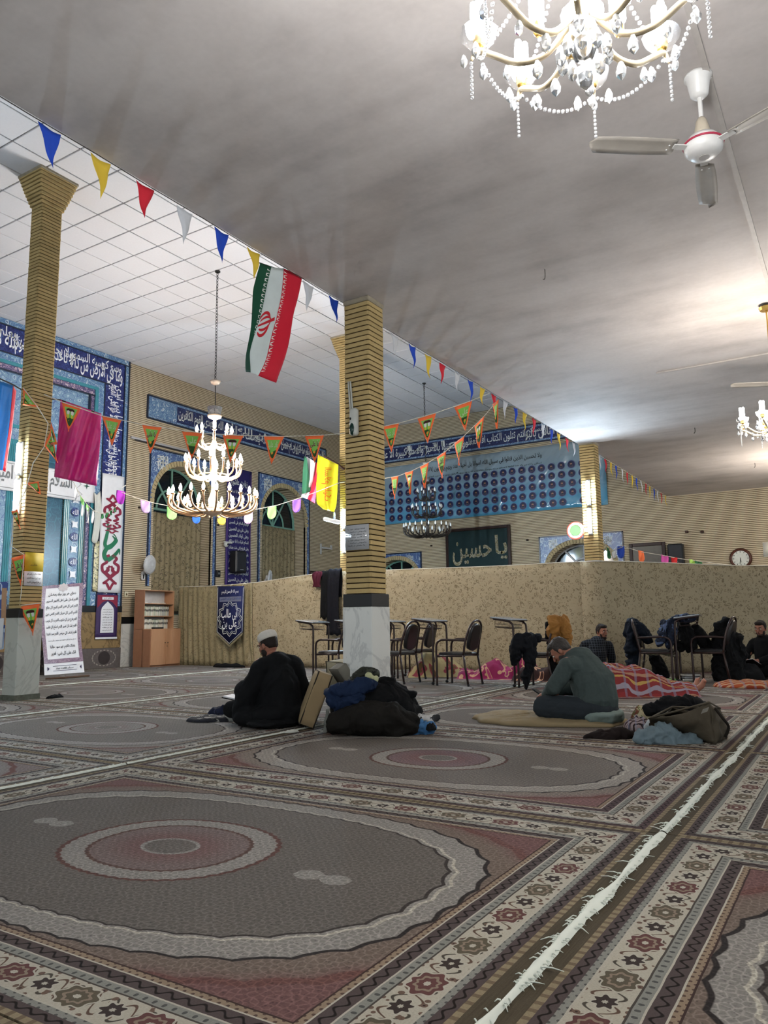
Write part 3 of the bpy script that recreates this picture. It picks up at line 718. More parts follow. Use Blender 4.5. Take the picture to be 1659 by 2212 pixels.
# ================================================================ lamps
def lamp(loc, energy, col, r=.12, par=None):
    l = bpy.data.lights.new('lamp_light', 'POINT'); l.energy = energy; l.color = col; l.shadow_soft_size = r
    o = link('lamp_light', l, par); o.location = loc; return o
BRASS = plain('polished_brass', 'c9a45a', .3, .5, .9, var=.1)
PALEMETAL = plain('pale_gilt_arm', 'b89a7c', .4, .5, .3)
DARKMETAL = plain('dark_bronze', '3a332d', .45, .5, .5)
WHITEGLASS = plain('white_bulb_glass', 'd8d8d4', .2, .5, var=.05)
BULB_W = glow('warm_bulb', 'ffe0b8', 26); BULB_C = glow('cool_bulb', 'eaf3ff', 38)
TUBE_C = glow('fluorescent_tube', 'eef6ff', 46)
CHAINM = plain('dark_chain', '3c3b3a', .5, .5, .7)
CRYST = Mat('clear_crystal', .03, .6); CRYST.base('f2f4f6'); CRYST.b.inputs['Transmission Weight'].default_value = .75; CRYST.b.inputs['IOR'].default_value = 1.45; CRYST = CRYST.mat
def bulb_mesh(mat, s=1.0):
    return MB().lathe([(.001, .0), (.012*s, .002), (.022*s, .03*s), (.025*s, .05*s), (.018*s, .08*s), (.004*s, .115*s), (.001, .118*s)], 10).mesh('bulb', mat, True)
def tier_chandelier(loc, k, label, lit, drop):
    """three rings of candle bulbs on curved arms under a chain"""
    root = thing('tiered_chandelier', (loc[0], loc[1], loc[2]), label, 'chandelier')
    am = PALEMETAL if lit else DARKMETAL
    R = lambda v: [(a*k, b*k) for a, b in v]
    prof = [(.001, 0), (.05, .01), (.16, .05), (.19, .1), (.10, .14), (.05, .2), (.035, .3), (.06, .36), (.035, .43), (.03, .62), (.09, .66), (.10, .72), (.04, .76), (.03, .9), (.055, .98), (.03, 1.05), (.025, 1.2), (.07, 1.24), (.05, 1.3), (.025, 1.36), (.02, 1.6), (.035, 1.66), (.02, 1.72), (.11, 1.76), (.13, 1.80), (.02, 1.81), (.012, 1.85)]
    MB().lathe(R(prof), 16).build('stem', plain('pale_turned_stem', 'c7b29a', .4, .5) if lit else DARKMETAL, root, smooth=True)
    MB().lathe(R([(.10, 1.80), (.13, 1.95), (.128, 1.95), (.09, 1.81)]), 14, cap=False).build('glass_bowl', CRYST, root, smooth=True)
    bm = (BULB_W, BULB_C, BULB_W) if lit else (WHITEGLASS,)*3
    for ti, (r, n, zh, zb, rh) in enumerate(((.75, 22, .08, .34, .17), (.48, 14, .70, .96, .09), (.30, 8, 1.24, 1.48, .05))):
        arm = MB(); pts = bez([(rh, 0, zh), (rh+(r-rh)*.45, 0, zh-.035), (rh+(r-rh)*.85, 0, zh+.02), (r, 0, zh+.13), (r-.01, 0, zb-.03)], 5)
        arm.tube([q*k for q in pts], [k*(.020 if ti == 0 else .015)]*len(pts), 6)
        cup = [(.008*k, zb*k-.035*k), (.035*k, zb*k-.02*k), (.04*k, zb*k-.006*k), (.012*k, zb*k)]
        arm.lathe(cup, 10, Matrix.Translation((r*k, 0, 0)))
        me = arm.mesh('arm', am, True); bl = bulb_mesh(bm[ti], k*1.15)
        for i in range(n):
            a = 2*PI*(i+.5*ti)/n; o = link('arm', me, root); o.rotation_euler.z = a
            b = link('bulb', bl, o); b.location = (r*k, 0, zb*k)
            if ti == 0 and i % 2 == 0:
                b = link('bulb', bl, o); b.location = (.48*k, 0, (zh+.13)*k)
        ring = MB(); ring.tube([(r*.55*k*math.cos(2*PI*q/32), r*.55*k*math.sin(2*PI*q/32), (zh+.02)*k) for q in range(32)], .010*k, 6, close=True); ring.build('ring', am, root)
    zt = 1.85*k
    MB().lathe([(.001, zt+.5*k), (.07*k, zt+.53*k), (.10*k, zt+.58*k), (.02*k, zt+.6*k), (.001, zt+.6*k)], 12).build('canopy', plain('pale_canopy', 'cdbcaa', .4), root, smooth=True)
    MB().tube([(0, 0, zt), (.02, .01, zt+.25*k), (0, 0, zt+.5*k)], .008, 5).build('cord', CHAINM, root)
    # chain of links up to the ceiling
    top = drop-loc[2]; z = zt+.6*k; i = 0; lk = MB(); 
    lk.tube([(.018*math.cos(q), 0, .035*math.sin(q)) for q in [2*PI*w_/10 for w_ in range(10)]], .005, 5, close=True); me = lk.mesh('chain_link', CHAINM)
    while z < top-.03:
        o = link('chain_link', me, root); o.location = (0, 0, z+.03); o.rotation_euler.z = (i % 2)*PI/2; z += .056; i += 1
    MB().lathe([(.05, top-.03), (.05, top-.005), (.001, top-.005)], 10).build('ceiling_hook_plate', CHAINM, root)
    if lit:
        lamp((0, 0, .50*k), 150, (1, .88, .74), .35, root); lamp((0, 0, 1.12*k), 190, (.93, .97, 1), .3, root); lamp((0, 0, 1.62*k), 60, (1, .9, .8), .2, root)
    return root
tier_chandelier((9.49, 9.42, 2.80), 1.0, 'lit three-tier candle chandelier hanging by a chain in the high hall', True, ZH)
tier_chandelier((17.33, 9.49, 3.12), .82, 'unlit dark three-tier chandelier in front of the big blue banner', False, ZH)
# crystal chandeliers of the low aisle
GOLDARM = plain('clear_gilt_arm', 'd9c6a6', .15, .6, .2)
def crystal_chandelier(loc, label, k=1.0, energy=100, col=(1, .96, .9), n=8, rod=True, top=ZC, detail=True, rz=.2):
    root = thing('crystal_chandelier', loc, label, 'chandelier', rz=rz); r = .34*k
    MB().lathe([(.001, -.16), (.03, -.15), (.045, -.11), (.02, -.07), (.05, -.03), (.07, .01), (.03, .05), (.02, .16), (.045, .2), (.02, .26), (.015, .5), (.03, .53), (.012, .57)], 14, Matrix.Scale(k, 4)).build('stem', CRYST, root, smooth=True)
    MB().tube([(0, 0, .5*k), (0, 0, top-loc[2]-.02)], .008, 6).build('rod', BRASS, root)
    MB().lathe([(.06, top-loc[2]-.06), (.07, top-loc[2]-.03), (.03, top-loc[2]-.004)], 12).build('canopy', BRASS, root)
    arm = MB(); pts = bez([(.04, 0, -.02), (.12, 0, -.10), (.21, 0, -.105), (.29, 0, -.055), (.345, 0, -.02), (.37, 0, -.05)], 6); arm.tube([q*k for q in pts], [.011*k]*(len(pts)-6)+[.010*k, .009*k, .008*k, .007*k, .006*k, .005*k], 7)
    am = arm.mesh('arm', GOLDARM, True)
    cup = MB(); m_ = 16; cv = []
    for (rr, z) in ((.014, -.006), (.035, -.002), (.055, .022), (.062, .05)):
        for q in range(m_): cv.append(((r*1.0)+k*rr*(1+.08*math.cos(8*2*PI*q/m_)*(rr > .05))*math.cos(2*PI*q/m_), k*rr*math.sin(2*PI*q/m_), k*z))
    cup.add(cv, [(i*m_+q, i*m_+(q+1) % m_, (i+1)*m_+(q+1) % m_, (i+1)*m_+q) for i in range(3) for q in range(m_)]); cm = cup.mesh('glass_cup', CRYST, True)
    sk = MB().lathe([(.012, -.012), (.017, -.004), (.017, .03), (.014, .035)], 10, Matrix.Translation((r, 0, 0)) @ Matrix.Scale(k, 4)).mesh('socket', BRASS, True)
    bl = MB()
    for q in range(3):
        a = 2*PI*q/3
        bl.capsule([(r+.016*k*math.cos(a), .016*k*math.sin(a), .05*k), (r+.016*k*math.cos(a), .016*k*math.sin(a), .155*k)], [.0125*k]*2, 8)
    bm = bl.mesh('bulb', BULB_C if k >= .9 else BULB_W, True)
    dr = MB().lathe([(.0008, 0), (.006, -.006), (.013, -.026), (.011, -.04), (.0008, -.052)], 6, Matrix.Scale(k, 4)).mesh('crystal_drop', CRYST)
    def beads(p0, p1, sag, m):
        mb = MB()
        for q in range(m+1):
            t = q/m; c = Vector(p0).lerp(Vector(p1), t); c.z -= sag*4*t*(1-t); mb.ell(c, (.0075*k,)*3, None, 6)
        return mb
    for i in range(n):
        a = 2*PI*i/n; o = link('arm', am, root); o.rotation_euler.z = a
        link('glass_cup', cm, o); link('socket', sk, o); link('bulb', bm, o)
        for (rr, an, z, s) in ((.345, .16, -.03, 1.2), (.345, -.16, -.03, 1.2), (.395, 0, -.02, 1.0), (.25, .0, -.10, 1.1), (.15, .0, -.11, 1.4)):
            d = link('crystal_drop', dr, o); d.location = (rr*k*math.cos(an), rr*k*math.sin(an), z*k); d.scale = (s, s, s)
        b = MB(); 
        for q in range(9): b.ell((.37*k, 0, (-.06-.016*q)*k), (.0065*k,)*3, None, 6)
        b.build('bead_string', CRYST, o, smooth=True)['kind'] = 'stuff'
        if detail:
            p0 = (.34*k, 0, -.05*k); p1 = (.34*k*math.cos(2*PI/n), .34*k*math.sin(2*PI/n), -.05*k)
            beads(p0, p1, .06*k, 16).build('bead_swag', CRYST, o, smooth=True)['kind'] = 'stuff'
            beads((.04*k, 0, .45*k), (.3*k, 0, .0), .05*k, 24).build('bead_swag', CRYST, o, smooth=True)['kind'] = 'stuff'
    for i in range(5):
        a = 2*PI*(i+.3)/5; o = link('inner_bulb', bm, root); o.location = (-.20*k*math.cos(a), -.20*k*math.sin(a), -.02*k); o.rotation_euler.z = a
        s_ = link('inner_socket', sk, root); s_.location = o.location; s_.rotation_euler.z = a
    for q in range(10):
        a = 2*PI*q/10; o = link('crystal_drop', dr, root); o.location = (.075*k*math.cos(a), .075*k*math.sin(a), -.10*k); o.scale = (1.5,)*3
    o = link('crystal_drop', dr, root); o.location = (0, 0, -.16*k); o.scale = (2, 2, 2)
    lamp((0, 0, .09*k), energy, col, .25*k, root)
    return root
crystal_chandelier((2.22, .605, 2.87), 'dazzling crystal chandelier cut off by the top of the picture', 1.0, 110)
crystal_chandelier((8.30, .575, 2.86), 'crystal chandelier with warm bulbs at the right edge of the picture', .95, 62, (1, .87, .7), 8, rz=.5, detail=False)
crystal_chandelier((16.9, .5, 2.9), 'crystal chandelier beyond the right edge lighting the far bay', .95, 150, (1, .87, .7), 8, rz=.1, detail=False)
# tube lamps on the columns
def tube_lamp(x, y, z0, z1, label, energy, rz=0.0):
    root = thing('tube_lamp', (x, y, z0), label, 'lamp', 'vertical tube lamps on the columns', rz); h = z1-z0
    WH = plain('white_lamp_housing', 'cfd2d6', .4)
    MB().box((-.016, 0, h/2), (.03, .07, h), None, .004).build('housing', WH, root)
    for z in (.02, h-.02): MB().box((-.045, 0, z), (.05, .05, .03), None, .006).build('lamp_holder', WH, root)
    MB().capsule([(-.062, 0, .05), (-.062, 0, h-.05)], [.026, .026], 10).build('tube', TUBE_C, root, smooth=True)
    l = bpy.data.lights.new('lamp_light', 'AREA'); l.shape = 'RECTANGLE'; l.size = h*.8; l.size_y = .06; l.energy = energy; l.color = (.62, .82, 1); l.spread = PI
    o = link('lamp_light', l, root); o.location = (-.092, 0, h/2); o.rotation_euler = (0, PI/2, 0)
    lamp((-.10, 0, h/2), energy*.25, (.62, .82, 1), .05, root)
for x, y, nm, e in ((5.92, 9.42, 'the tall left column', 38), (13.40, 9.36, 'the half-hidden column behind the marble base', 42), (13.247, 3.965, 'the column behind the partition', 21)):
    tube_lamp(x, y, 2.95, 3.41, 'glowing white tube lamp, upper of two on '+nm, e)
    tube_lamp(x, y, 2.43, 2.91, 'glowing white tube lamp, lower of two on '+nm, e)
for x, y, nm in ((13.70, 9.35, 'the half-hidden column'),):  # unseen lamps, added to brighten the back wall and far high ceiling
    tube_lamp(x, y, 2.95, 3.41, 'unseen added upper tube lamp on the far side of '+nm, 34, PI); tube_lamp(x, y, 2.43, 2.91, 'unseen added lower tube lamp on the far side of '+nm, 34, PI)
# ring lamp beside the right column
rg = thing('ring_lamp', (13.18, 4.22, 2.52), 'round glowing red and green ring lamp beside the lit column', 'lamp')
MB().tube([(0, .12*math.cos(2*PI*q/24), .12*math.sin(2*PI*q/24)) for q in range(24)], .02, 8, close=True).build('white_ring', glow('white_ring_glow', 'fff2ea', .9), rg, smooth=True)
MB().tube([(.012, .148*math.cos(2*PI*q/24), .148*math.sin(2*PI*q/24)) for q in range(24)], .010, 6, close=True).build('red_ring', glow('red_ring_glow', 'ff5a4a', .8), rg, smooth=True)
MB().lathe([(.001, 0), (.09, 0), (.09, .01), (.001, .01)], 20, Matrix.Rotation(-PI/2, 4, 'Y')).build('green_face', glow('green_face_glow', '8ef08a', .6), rg)
MB().box((.03, -.10, 0), (.03, .2, .02)).build('bracket', plain('white_lamp_housing', 'cfd2d6'), rg)
# ceiling fans
FANW = plain('white_fan_enamel', 'd5d3d0', .35, .5, var=.08); BLADE = plain('dusty_fan_blade', '9d968d', .5, .4, var=.25, sc=8)
def ceiling_fan(x, y, a0, label):
    root = thing('ceiling_fan', (x, y, 3.60), label, 'ceiling fan')
    t = ZC-3.60
    MB().lathe([(.028, t-.14), (.05, t-.12), (.065, t-.03), (.078, t-.012), (.08, t)], 18).build('canopy', FANW, root, smooth=True)
    MB().tube([(0, 0, .16), (0, 0, t-.1)], .013, 8).build('rod', FANW, root)
    MB().lathe([(.018, .22), (.03, .2), (.045, .13), (.05, .10)], 16).build('rod_cover', plain('beige_fan_enamel', 'b5aa98', .4), root, smooth=True)
    MB().lathe([(.02, .11), (.075, .10), (.100, .07), (.108, .04), (.104, .012), (.08, -.012), (.04, -.022), (.001, -.024)], 24).build('motor', FANW, root, smooth=True)
    MB().tube([(.109*math.cos(2*PI*q/28), .109*math.sin(2*PI*q/28), .052) for q in range(28)], .006, 6, close=True).build('red_band', plain('red_fan_band', 'a8324a', .4), root)
    MB().lathe([(.03, -.027), (.03, -.03), (.001, -.031)], 12).build('cap', plain('grey_fan_cap', 'a9a5a2', .4), root)
    bl = MB()
    def bf(u, v):
        wd = .052+.010*math.sin(PI*u) if u < .93 else .052*math.sqrt(max(0, 1-((u-.93)/.07)**2))*.98+.004
        return Vector((.17+.51*u, (v-.5)*2*wd, .03+.012*(v-.5)*4*.5-.006*u+.006*math.sin(PI*v)))
    bl.grid(bf, 14, 4)
    bm = bl.mesh('blade', BLADE, True)
    br = MB().box((.135, 0, .03), (.10, .05, .006), None, .002).mesh('blade_bracket', FANW)
    sc = MB().lathe([(.005, 0), (.005, -.004), (.001, -.005)], 8).mesh('screw', FANW)
    for i in range(3):
        o = link('blade', bm, root); o.rotation_euler.z = a0+i*2*PI/3
        md = o.modifiers.new('t', 'SOLIDIFY'); md.thickness = .004
        link('blade_bracket', br, o)
        for q in (-.02, .02):
            s_ = link('screw', sc, o); s_.location = (.215, q, .024)
    return root
ceiling_fan(4.43, .553, math.radians(127), 'white ceiling fan with a red band below the low ceiling')
ceiling_fan(9.75, .50, math.radians(120), 'ceiling fan at the right edge of which one blade shows')
# conduits and hooks
CND = plain('pale_conduit', 'b5aea8', .6)
tag(MB().box((7.5, .50, ZC-.008), (11.5, .035, .016)).build('ceiling_conduit', CND), 'pale cable conduit running along the ceiling past the fan', 'conduit')
tag(MB().box((9.9, -.5, ZC-.008), (.035, 5.0, .016)).build('ceiling_conduit', CND), 'pale cable conduit crossing the ceiling toward the right edge', 'conduit')
HK = plain('dark_wire_hook', '4a4440', .5)
for (x, y, lb) in ((6.30, 2.18, 'small wire hook in the ceiling above the seated men'), (13.2, 2.12, 'wire hook in the ceiling near the lit column'), (17.0, 1.63, 'wire hook in the far bay of the low ceiling')):
    tag(MB().tube(bez([(x, y, ZC), (x, y, ZC-.06), (x+.012, y+.01, ZC-.085), (x, y+.02, ZC-.09)], 4), .006 if x > 8 else .004, 5).build('ceiling_hook', HK), lb, 'hook')
# ================================================================ flags, garlands and banners
def cloth(name, c, rough=.75, sheen=.0):
    m = Mat(name, rough, .3); p = m.tc('Object'); n = m.noise(p, 9, 3); m.base(m.scale(c, n*.22+.89)); m.bump(m.noise(p, 5, 3), .02, .5)
    return m.mat
PC = {'blue': cloth('blue_pennant_cloth', '2249b8'), 'yellow': cloth('yellow_pennant_cloth', 'd9b93f'), 'red': cloth('red_pennant_cloth', 'c92536'), 'white': cloth('white_pennant_cloth', 'c9cbd0')}
STR = plain('white_string', 'cfcabd', .8)
def pennant(mb, a, b, drop, seed, curl=.03, side=None):
    """hanging triangle between a and b"""
    a = Vector(a); b = Vector(b); d = b-a; nrm = d.cross(Vector((0, 0, 1))).normalized(); rd = random.Random(seed); tip = (a+b)/2+Vector((0, 0, -drop))+d*rd.uniform(-.3, .25)+nrm*rd.uniform(-.02, .02)
    def f(u, v):
        p = a.lerp(b, u).lerp(tip, v); k = (1-v)*math.sin(PI*u*2+seed)+math.sin(v*7+seed*2)*.6
        return p+nrm*curl*k*(.25+v)+Vector((0, 0, -.01*math.sin(PI*u)))
    mb.grid(f, 6, 8); return mb
ga = thing('bunting_garland', (5.0, YE+.02, ZC), 'garland of blue, yellow, red and white pennants along the ceiling edge', 'bunting'); go = ga.location.copy()
def gpart(root, mb, nm, mat, smooth=True, thick=0):
    o = mb.build(nm, mat, root, smooth=smooth, origin=(0, 0, 0)); o.location = -root.location
    if thick: md = o.modifiers.new('t', 'SOLIDIFY'); md.thickness = thick
    return o
gpart(ga, MB().tube([(x*.5, YE+.012, ZC+.004-.004*(x % 2)) for x in range(4, 26)], .004, 5), 'string', HK)
cs = ['blue', 'yellow', 'red', 'white']
for k in range(28):
    x = 2.57+.385*k
    if k in (6, 9, 10): continue
    gpart(ga, pennant(MB(), (x, YE+.022, ZC-.003), (x+.165, YE+.022, ZC-.003), .26+.02*math.sin(k*2.1), k*1.7, .02), 'pennant', PC[cs[k % 4]], thick=.001)
gb = thing('bunting_garland', (17, YE+.02, ZC), 'faded row of small pennants on the ceiling edge beyond the lit column', 'bunting')
gpart(gb, MB().tube([(13.6+.5*x, YE+.02, ZC+.05) for x in range(15)], .004, 5), 'string', STR)
for k in range(16):
    x = 14.1+.42*k
    gpart(gb, pennant(MB(), (x, YE+.022, ZC+.05), (x+.15, YE+.022, ZC+.05), .29, k*1.3, .02), 'pennant', PC[['blue', 'white', 'red', 'yellow'][k % 4]], thick=.001)
# green pennants with orange edges
ORANGE = cloth('orange_pennant_edge', 'f5733f'); GREENP = Mat('green_pennant_print', .7, .3)
_x, _y, _z = GREENP.xyz(GREENP.tc('Object')); GREENP.base(GREENP.mix(GREENP.noise(GREENP.tc('Object'), 2.5, 2), '63b83f', '93c069')); GREENP = GREENP.mat
DKG = cloth('dark_green_print', '274a20'); YEL = cloth('yellow_print', 'd8cc3c'); WPR = cloth('white_print', 'd5d6d0'); DKB = cloth('dark_brown_print', '3a1d1a'); ORP = cloth('orange_print', 'e39a35'); PALEG = cloth('pale_green_print', 'b4c99a'); MAR = cloth('maroon_print', '6a2030')
def green_flag(root, a, b, kind, seed, drop=.385, tiltv=None):
    a = Vector(a); b = Vector(b); d = b-a; dn = Vector((0, 0, -1)) if tiltv is None else Vector(tiltv).normalized()
    nrm = d.cross(dn).normalized()
    if nrm.dot(CAM-a) < 0: nrm = -nrm
    rd = random.Random(seed); tip = (a+b)/2+dn*drop+d*rd.uniform(-.12, .12)
    ph = rd.uniform(0, 6)
    def S(off):
        def f(u, v):        # u across, v down the flag; the triangle narrows
            c = a.lerp(b, u).lerp(tip, v); return c+nrm*(.012*math.sin(u*4+v*5+ph)*(.3+v)+off)
        return f
    def tri(off, m0, m1):
        f = S(off); mb = MB()
        def g(u, v):
            vv = m0+v*(m1-m0); k = (1-vv); lo = min(.5, .11/max(k, .05)) if m0 > 0 else 0; return f(lo+(1-2*lo)*u, vv)
        mb.grid(g, 5, 9); return mb
    o = gpart(root, tri(0, 0, 1), 'pennant', ORANGE, thick=.0012)
    f = S(.003)
    def sub(mb, nm, mat):
        q = mb.build(nm, mat, o, smooth=True, origin=(0, 0, 0)); return q
    g = lambda off: (lambda x, y: S(off)(.5+(x)/(1.0)/max(1-y, .08), y))    # x in widths of the top edge, y down 0..1
    sub(tri(.0028, .13, .80), 'green_print', GREENP)
    G = g(.005)
    mb = MB(); mb.poly([G(-.17, .50), G(.17, .50), G(.07, .74), G(0, .80), G(-.07, .74)]); sub(mb, 'dark_green_print', DKG)
    G = g(.007)
    mb = MB(); mb.poly([G(.055*math.cos(t), .62+.05*math.sin(t)) for t in [2*PI*q/10 for q in range(10)]]); sub(mb, 'orange_print', ORP)
    if kind == 'hands':
        mb = MB(); mb.poly([G(x, y) for x, y in ((-.2, .20), (-.1, .165), (.1, .165), (.2, .20), (.19, .26), (-.19, .26))]); sub(mb, 'brown_print', DKB)
        for s in (-1, 1):
            mb = MB(); mb.poly([G(s*x, y) for x, y in ((.03, .27), (.08, .24), (.17, .27), (.16, .36), (.12, .40), (.04, .38))]); sub(mb, 'white_print', WPR)
            mb = MB(); mb.poly([G(s*x, y) for x, y in ((.06, .38), (.12, .39), (.11, .54), (.06, .52))]); sub(mb, 'yellow_print', YEL)
    else:
        s, mt = {'yaali': ('یا علی', WPR), 'ali': ('علی', PALEG), 'nad': ('ناد علیا', PALEG)}[kind]
        vs, fs, _ = txt(s); mb = MB(); mb.add([G(-.24+.48*p_, .46-.28*q_) for p_, q_ in vs], fs)
        if nrm.dot(FW) > 0: pass
        sub(mb, 'lettering', mt)
        if kind == 'yaali':
            G2 = g(.009); mb = MB(); mb.add([G2(-.23+.46*p_, .455-.25*q_) for p_, q_ in vs], fs); sub(mb, 'lettering_shade', MAR)
    return o
def green_garland(label, pts, flags, depf):
    P = [atd(x, y, d) for x, y, d in pts]; root = thing('bunting_garland', P[0], label, 'bunting')
    gpart(root, MB().tube(P, .006, 5), 'string', STR)
    for k, (x0, y0, x1, y1, kd) in enumerate(flags):
        green_flag(root, atd(x0, y0, depf(x0)), atd(x1, y1, depf(x1)), kd, k*3.3+1)
    return root
green_garland('garland of green and orange pennants stretched across the hall past the lit chandelier',
    [(95, 852, 10.3), (133, 868, 10.35), (220, 898, 10.4), (307, 917, 10.4), (437, 936, 10.4), (526, 941, 10.4), (614, 943, 10.4), (699, 940, 10.4), (735, 937, 10.4), (800, 927, 10.4), (862, 914, 10.4), (942, 892, 10.4), (1020, 865, 10.4), (1058, 849, 10.4)],
    [(133, 868, 176, 880, 'hands'), (220, 898, 263, 907, 'nad'), (307, 917, 350, 923, 'yaali'), (393, 932, 437, 936, 'ali'), (481, 940, 526, 941, 'hands'), (570, 943, 614, 943, 'nad'), (658, 941, 700, 940, 'yaali'), (825, 921, 862, 914, 'nad'), (902, 905, 942, 892, 'hands'), (981, 880, 1020, 865, 'ali')], lambda x: 10.4)
dp3 = lambda x: 13.1-(x-833)/(1070-833)*2.6
green_garland('garland of green and orange pennants slanting down from the ceiling edge to the marble-based column',
    [(x, y, dp3(x)) for x, y in ((800, 1039), (833, 1033), (861, 1028), (892, 1016), (926, 999), (963, 975), (1002, 942), (1046, 899), (1072, 868))],
    [(845, 1031, 861, 1028, 'nad'), (875, 1021, 893, 1016, 'hands'), (907, 1008, 927, 999, 'ali'), (943, 987, 964, 974, 'yaali'), (982, 957, 1003, 941, 'nad'), (1024, 919, 1047, 898, 'hands'), (1064, 873, 1078, 862, 'ali')], dp3)
# the end of the garland wound down the tall left column
lg = thing('bunting_garland', (6.0, 9.1, 1.2), 'end of the green pennant garland wound down the tall left column', 'bunting')
dL = (Vector((5.92, 9.2, 2.5))-CAM).dot(FW)-.12
gpart(lg, MB().tube([atd(x, y, dL) for x, y in ((50, 838), (82, 880), (104, 915), (96, 965), (72, 1000), (55, 1060), (30, 1110), (24, 1180), (52, 1198), (46, 1280), (42, 1308), (88, 1303))], .006, 5), 'string', STR)
for (x0, y0, x1, y1, tx, ty, kd) in ((50, 838, 84, 880, 50, 875, 'ali'), (111, 912, 124, 960, 103, 958, 'hands'), (112, 925, 95, 962, 124, 1000, 'yaali'), (56, 1043, 84, 1040, 84, 1068, 'nad'), (24, 1105, 38, 1100, 43, 1143, 'hands'), (24, 1206, 55, 1197, 43, 1266, 'yaali'), (42, 1311, 86, 1303, 70, 1373, 'hands')):
    a = atd(x0, y0, dL); b = atd(x1, y1, dL); t = atd(tx, ty, dL); m_ = (a+b)/2
    green_flag(lg, a, b, kd, x0, (t-m_).length, (t-m_))
# rounded pastel bunting near the prayer wall
PAST = {'purple': cloth('purple_bunting_cloth', 'a038b0'), 'lilac': cloth('lilac_bunting_cloth', 'c3a6d2'), 'green': cloth('light_green_bunting_cloth', '8fd07a'), 'blue': cloth('bright_blue_bunting_cloth', '2a5ec2'), 'yellow': cloth('golden_bunting_cloth', 'dcb94a'), 'violet': cloth('violet_bunting_cloth', '8a62c9'), 'orange': cloth('orange_bunting_cloth', 'f07a4a'), 'pink': cloth('pink_bunting_cloth', 'd257a8'), 'red': cloth('red_bunting_cloth', 'cf2b30'), 'lime': cloth('lime_bunting_cloth', 'b4e070'), 'dgreen': cloth('dark_green_bunting_cloth', '2f6a40'), 'white': cloth('white_bunting_cloth', 'd6d8da'), 'dblue': cloth('dark_blue_bunting_cloth', '2a4bb0')}
def shield(a, b, drop, seed):
    a = Vector(a); b = Vector(b); d = b-a; n = d.cross(Vector((0, 0, 1))).normalized(); mb = MB()
    def f(u, v):
        k = 1 if v < .6 else math.sqrt(max(0, 1-((v-.6)/.42)**2)); return a.lerp(b, .5+(u-.5)*k)+Vector((0, 0, -drop*v))+n*.02*math.sin(u*5+v*4+seed)
    return mb.grid(f, 6, 10)
def bunting(label, pts, flags, dep, ends=((), ())):
    P = [Vector(q) for q in ends[0]]+[atd(x, y, dep(x)) for x, y in pts]+[Vector(q) for q in ends[1]]; root = thing('bunting_garland', P[0], label, 'bunting')
    gpart(root, MB().tube(P, .007, 5), 'string', STR)
    for k, (x0, y0, x1, y1, h, c) in enumerate(flags):
        gpart(root, shield(atd(x0, y0, dep(x0)), atd(x1, y1, dep(x1)), h*dep(x0)/FPX, k*1.9), 'pennant', PAST[c], thick=.0012)
    return root
bunting('string of pastel rounded pennants hanging in front of the arched windows',
    [(272, 1048), (254, 1060), (290, 1074), (330, 1086), (380, 1096), (440, 1107), (490, 1110), (540, 1103), (600, 1091), (650, 1075), (690, 1060), (735, 1042)],
    [(252, 1058, 270, 1062, 30, 'purple'), (304, 1080, 325, 1083, 27, 'lilac'), (360, 1094, 382, 1097, 27, 'green'), (416, 1108, 433, 1110, 22, 'blue'), (470, 1109, 488, 1110, 25, 'yellow'), (527, 1106, 546, 1103, 27, 'lilac'), (578, 1096, 597, 1093, 27, 'green'), (632, 1081, 650, 1077, 28, 'violet')], lambda x: 15.2, ((), ((13.42, 9.36, 4.0),)))
bunting('short string of coloured pennants behind the partition near the wall clock',
    [(1340, 1178), (1362, 1185), (1384, 1192), (1433, 1200), (1470, 1207), (1530, 1215), (1585, 1222)],
    [(1378, 1189, 1391, 1191, 24, 'orange'), (1428, 1198, 1443, 1201, 20, 'pink'), (1450, 1203, 1463, 1205, 18, 'red'), (1488, 1208, 1501, 1210, 12, 'lime'), (1500, 1211, 1516, 1214, 16, 'dgreen')], lambda x: 16.2, (((XB, 5.45, 2.75),), ()))
bunting('limp blue and green cloth pennants beside the lit column',
    [(1308, 1180), (1318, 1190), (1335, 1185), (1350, 1180)], [(1310, 1182, 1318, 1188, 22, 'dgreen'), (1333, 1180, 1348, 1180, 26, 'dblue'), (1322, 1192, 1331, 1188, 16, 'white')], lambda x: 14.2, (((13.5, 3.82, 2.35),), ((XB, 5.4, 2.6),)))
bunting('yellowish string with small green and white tags in front of the white banners',
    [(160, 1043), (172, 1068), (188, 1090), (205, 1105), (225, 1110), (242, 1102), (256, 1090)],
    [(161, 1050, 168, 1060, 26, 'white'), (174, 1070, 182, 1080, 16, 'green'), (176, 1080, 181, 1084, 34, 'white'), (186, 1087, 192, 1093, 14, 'green'), (188, 1096, 193, 1100, 32, 'white'), (218, 1110, 224, 1110, 11, 'dgreen'), (228, 1109, 234, 1107, 11, 'dgreen'), (238, 1104, 243, 1101, 11, 'dgreen'), (246, 1098, 250, 1095, 10, 'dgreen'), (198, 1102, 203, 1105, 28, 'white')], lambda x: 15.2, ((ony(152, 1032, YQ-.1),), (ony(262, 1080, YQ-.05),)))
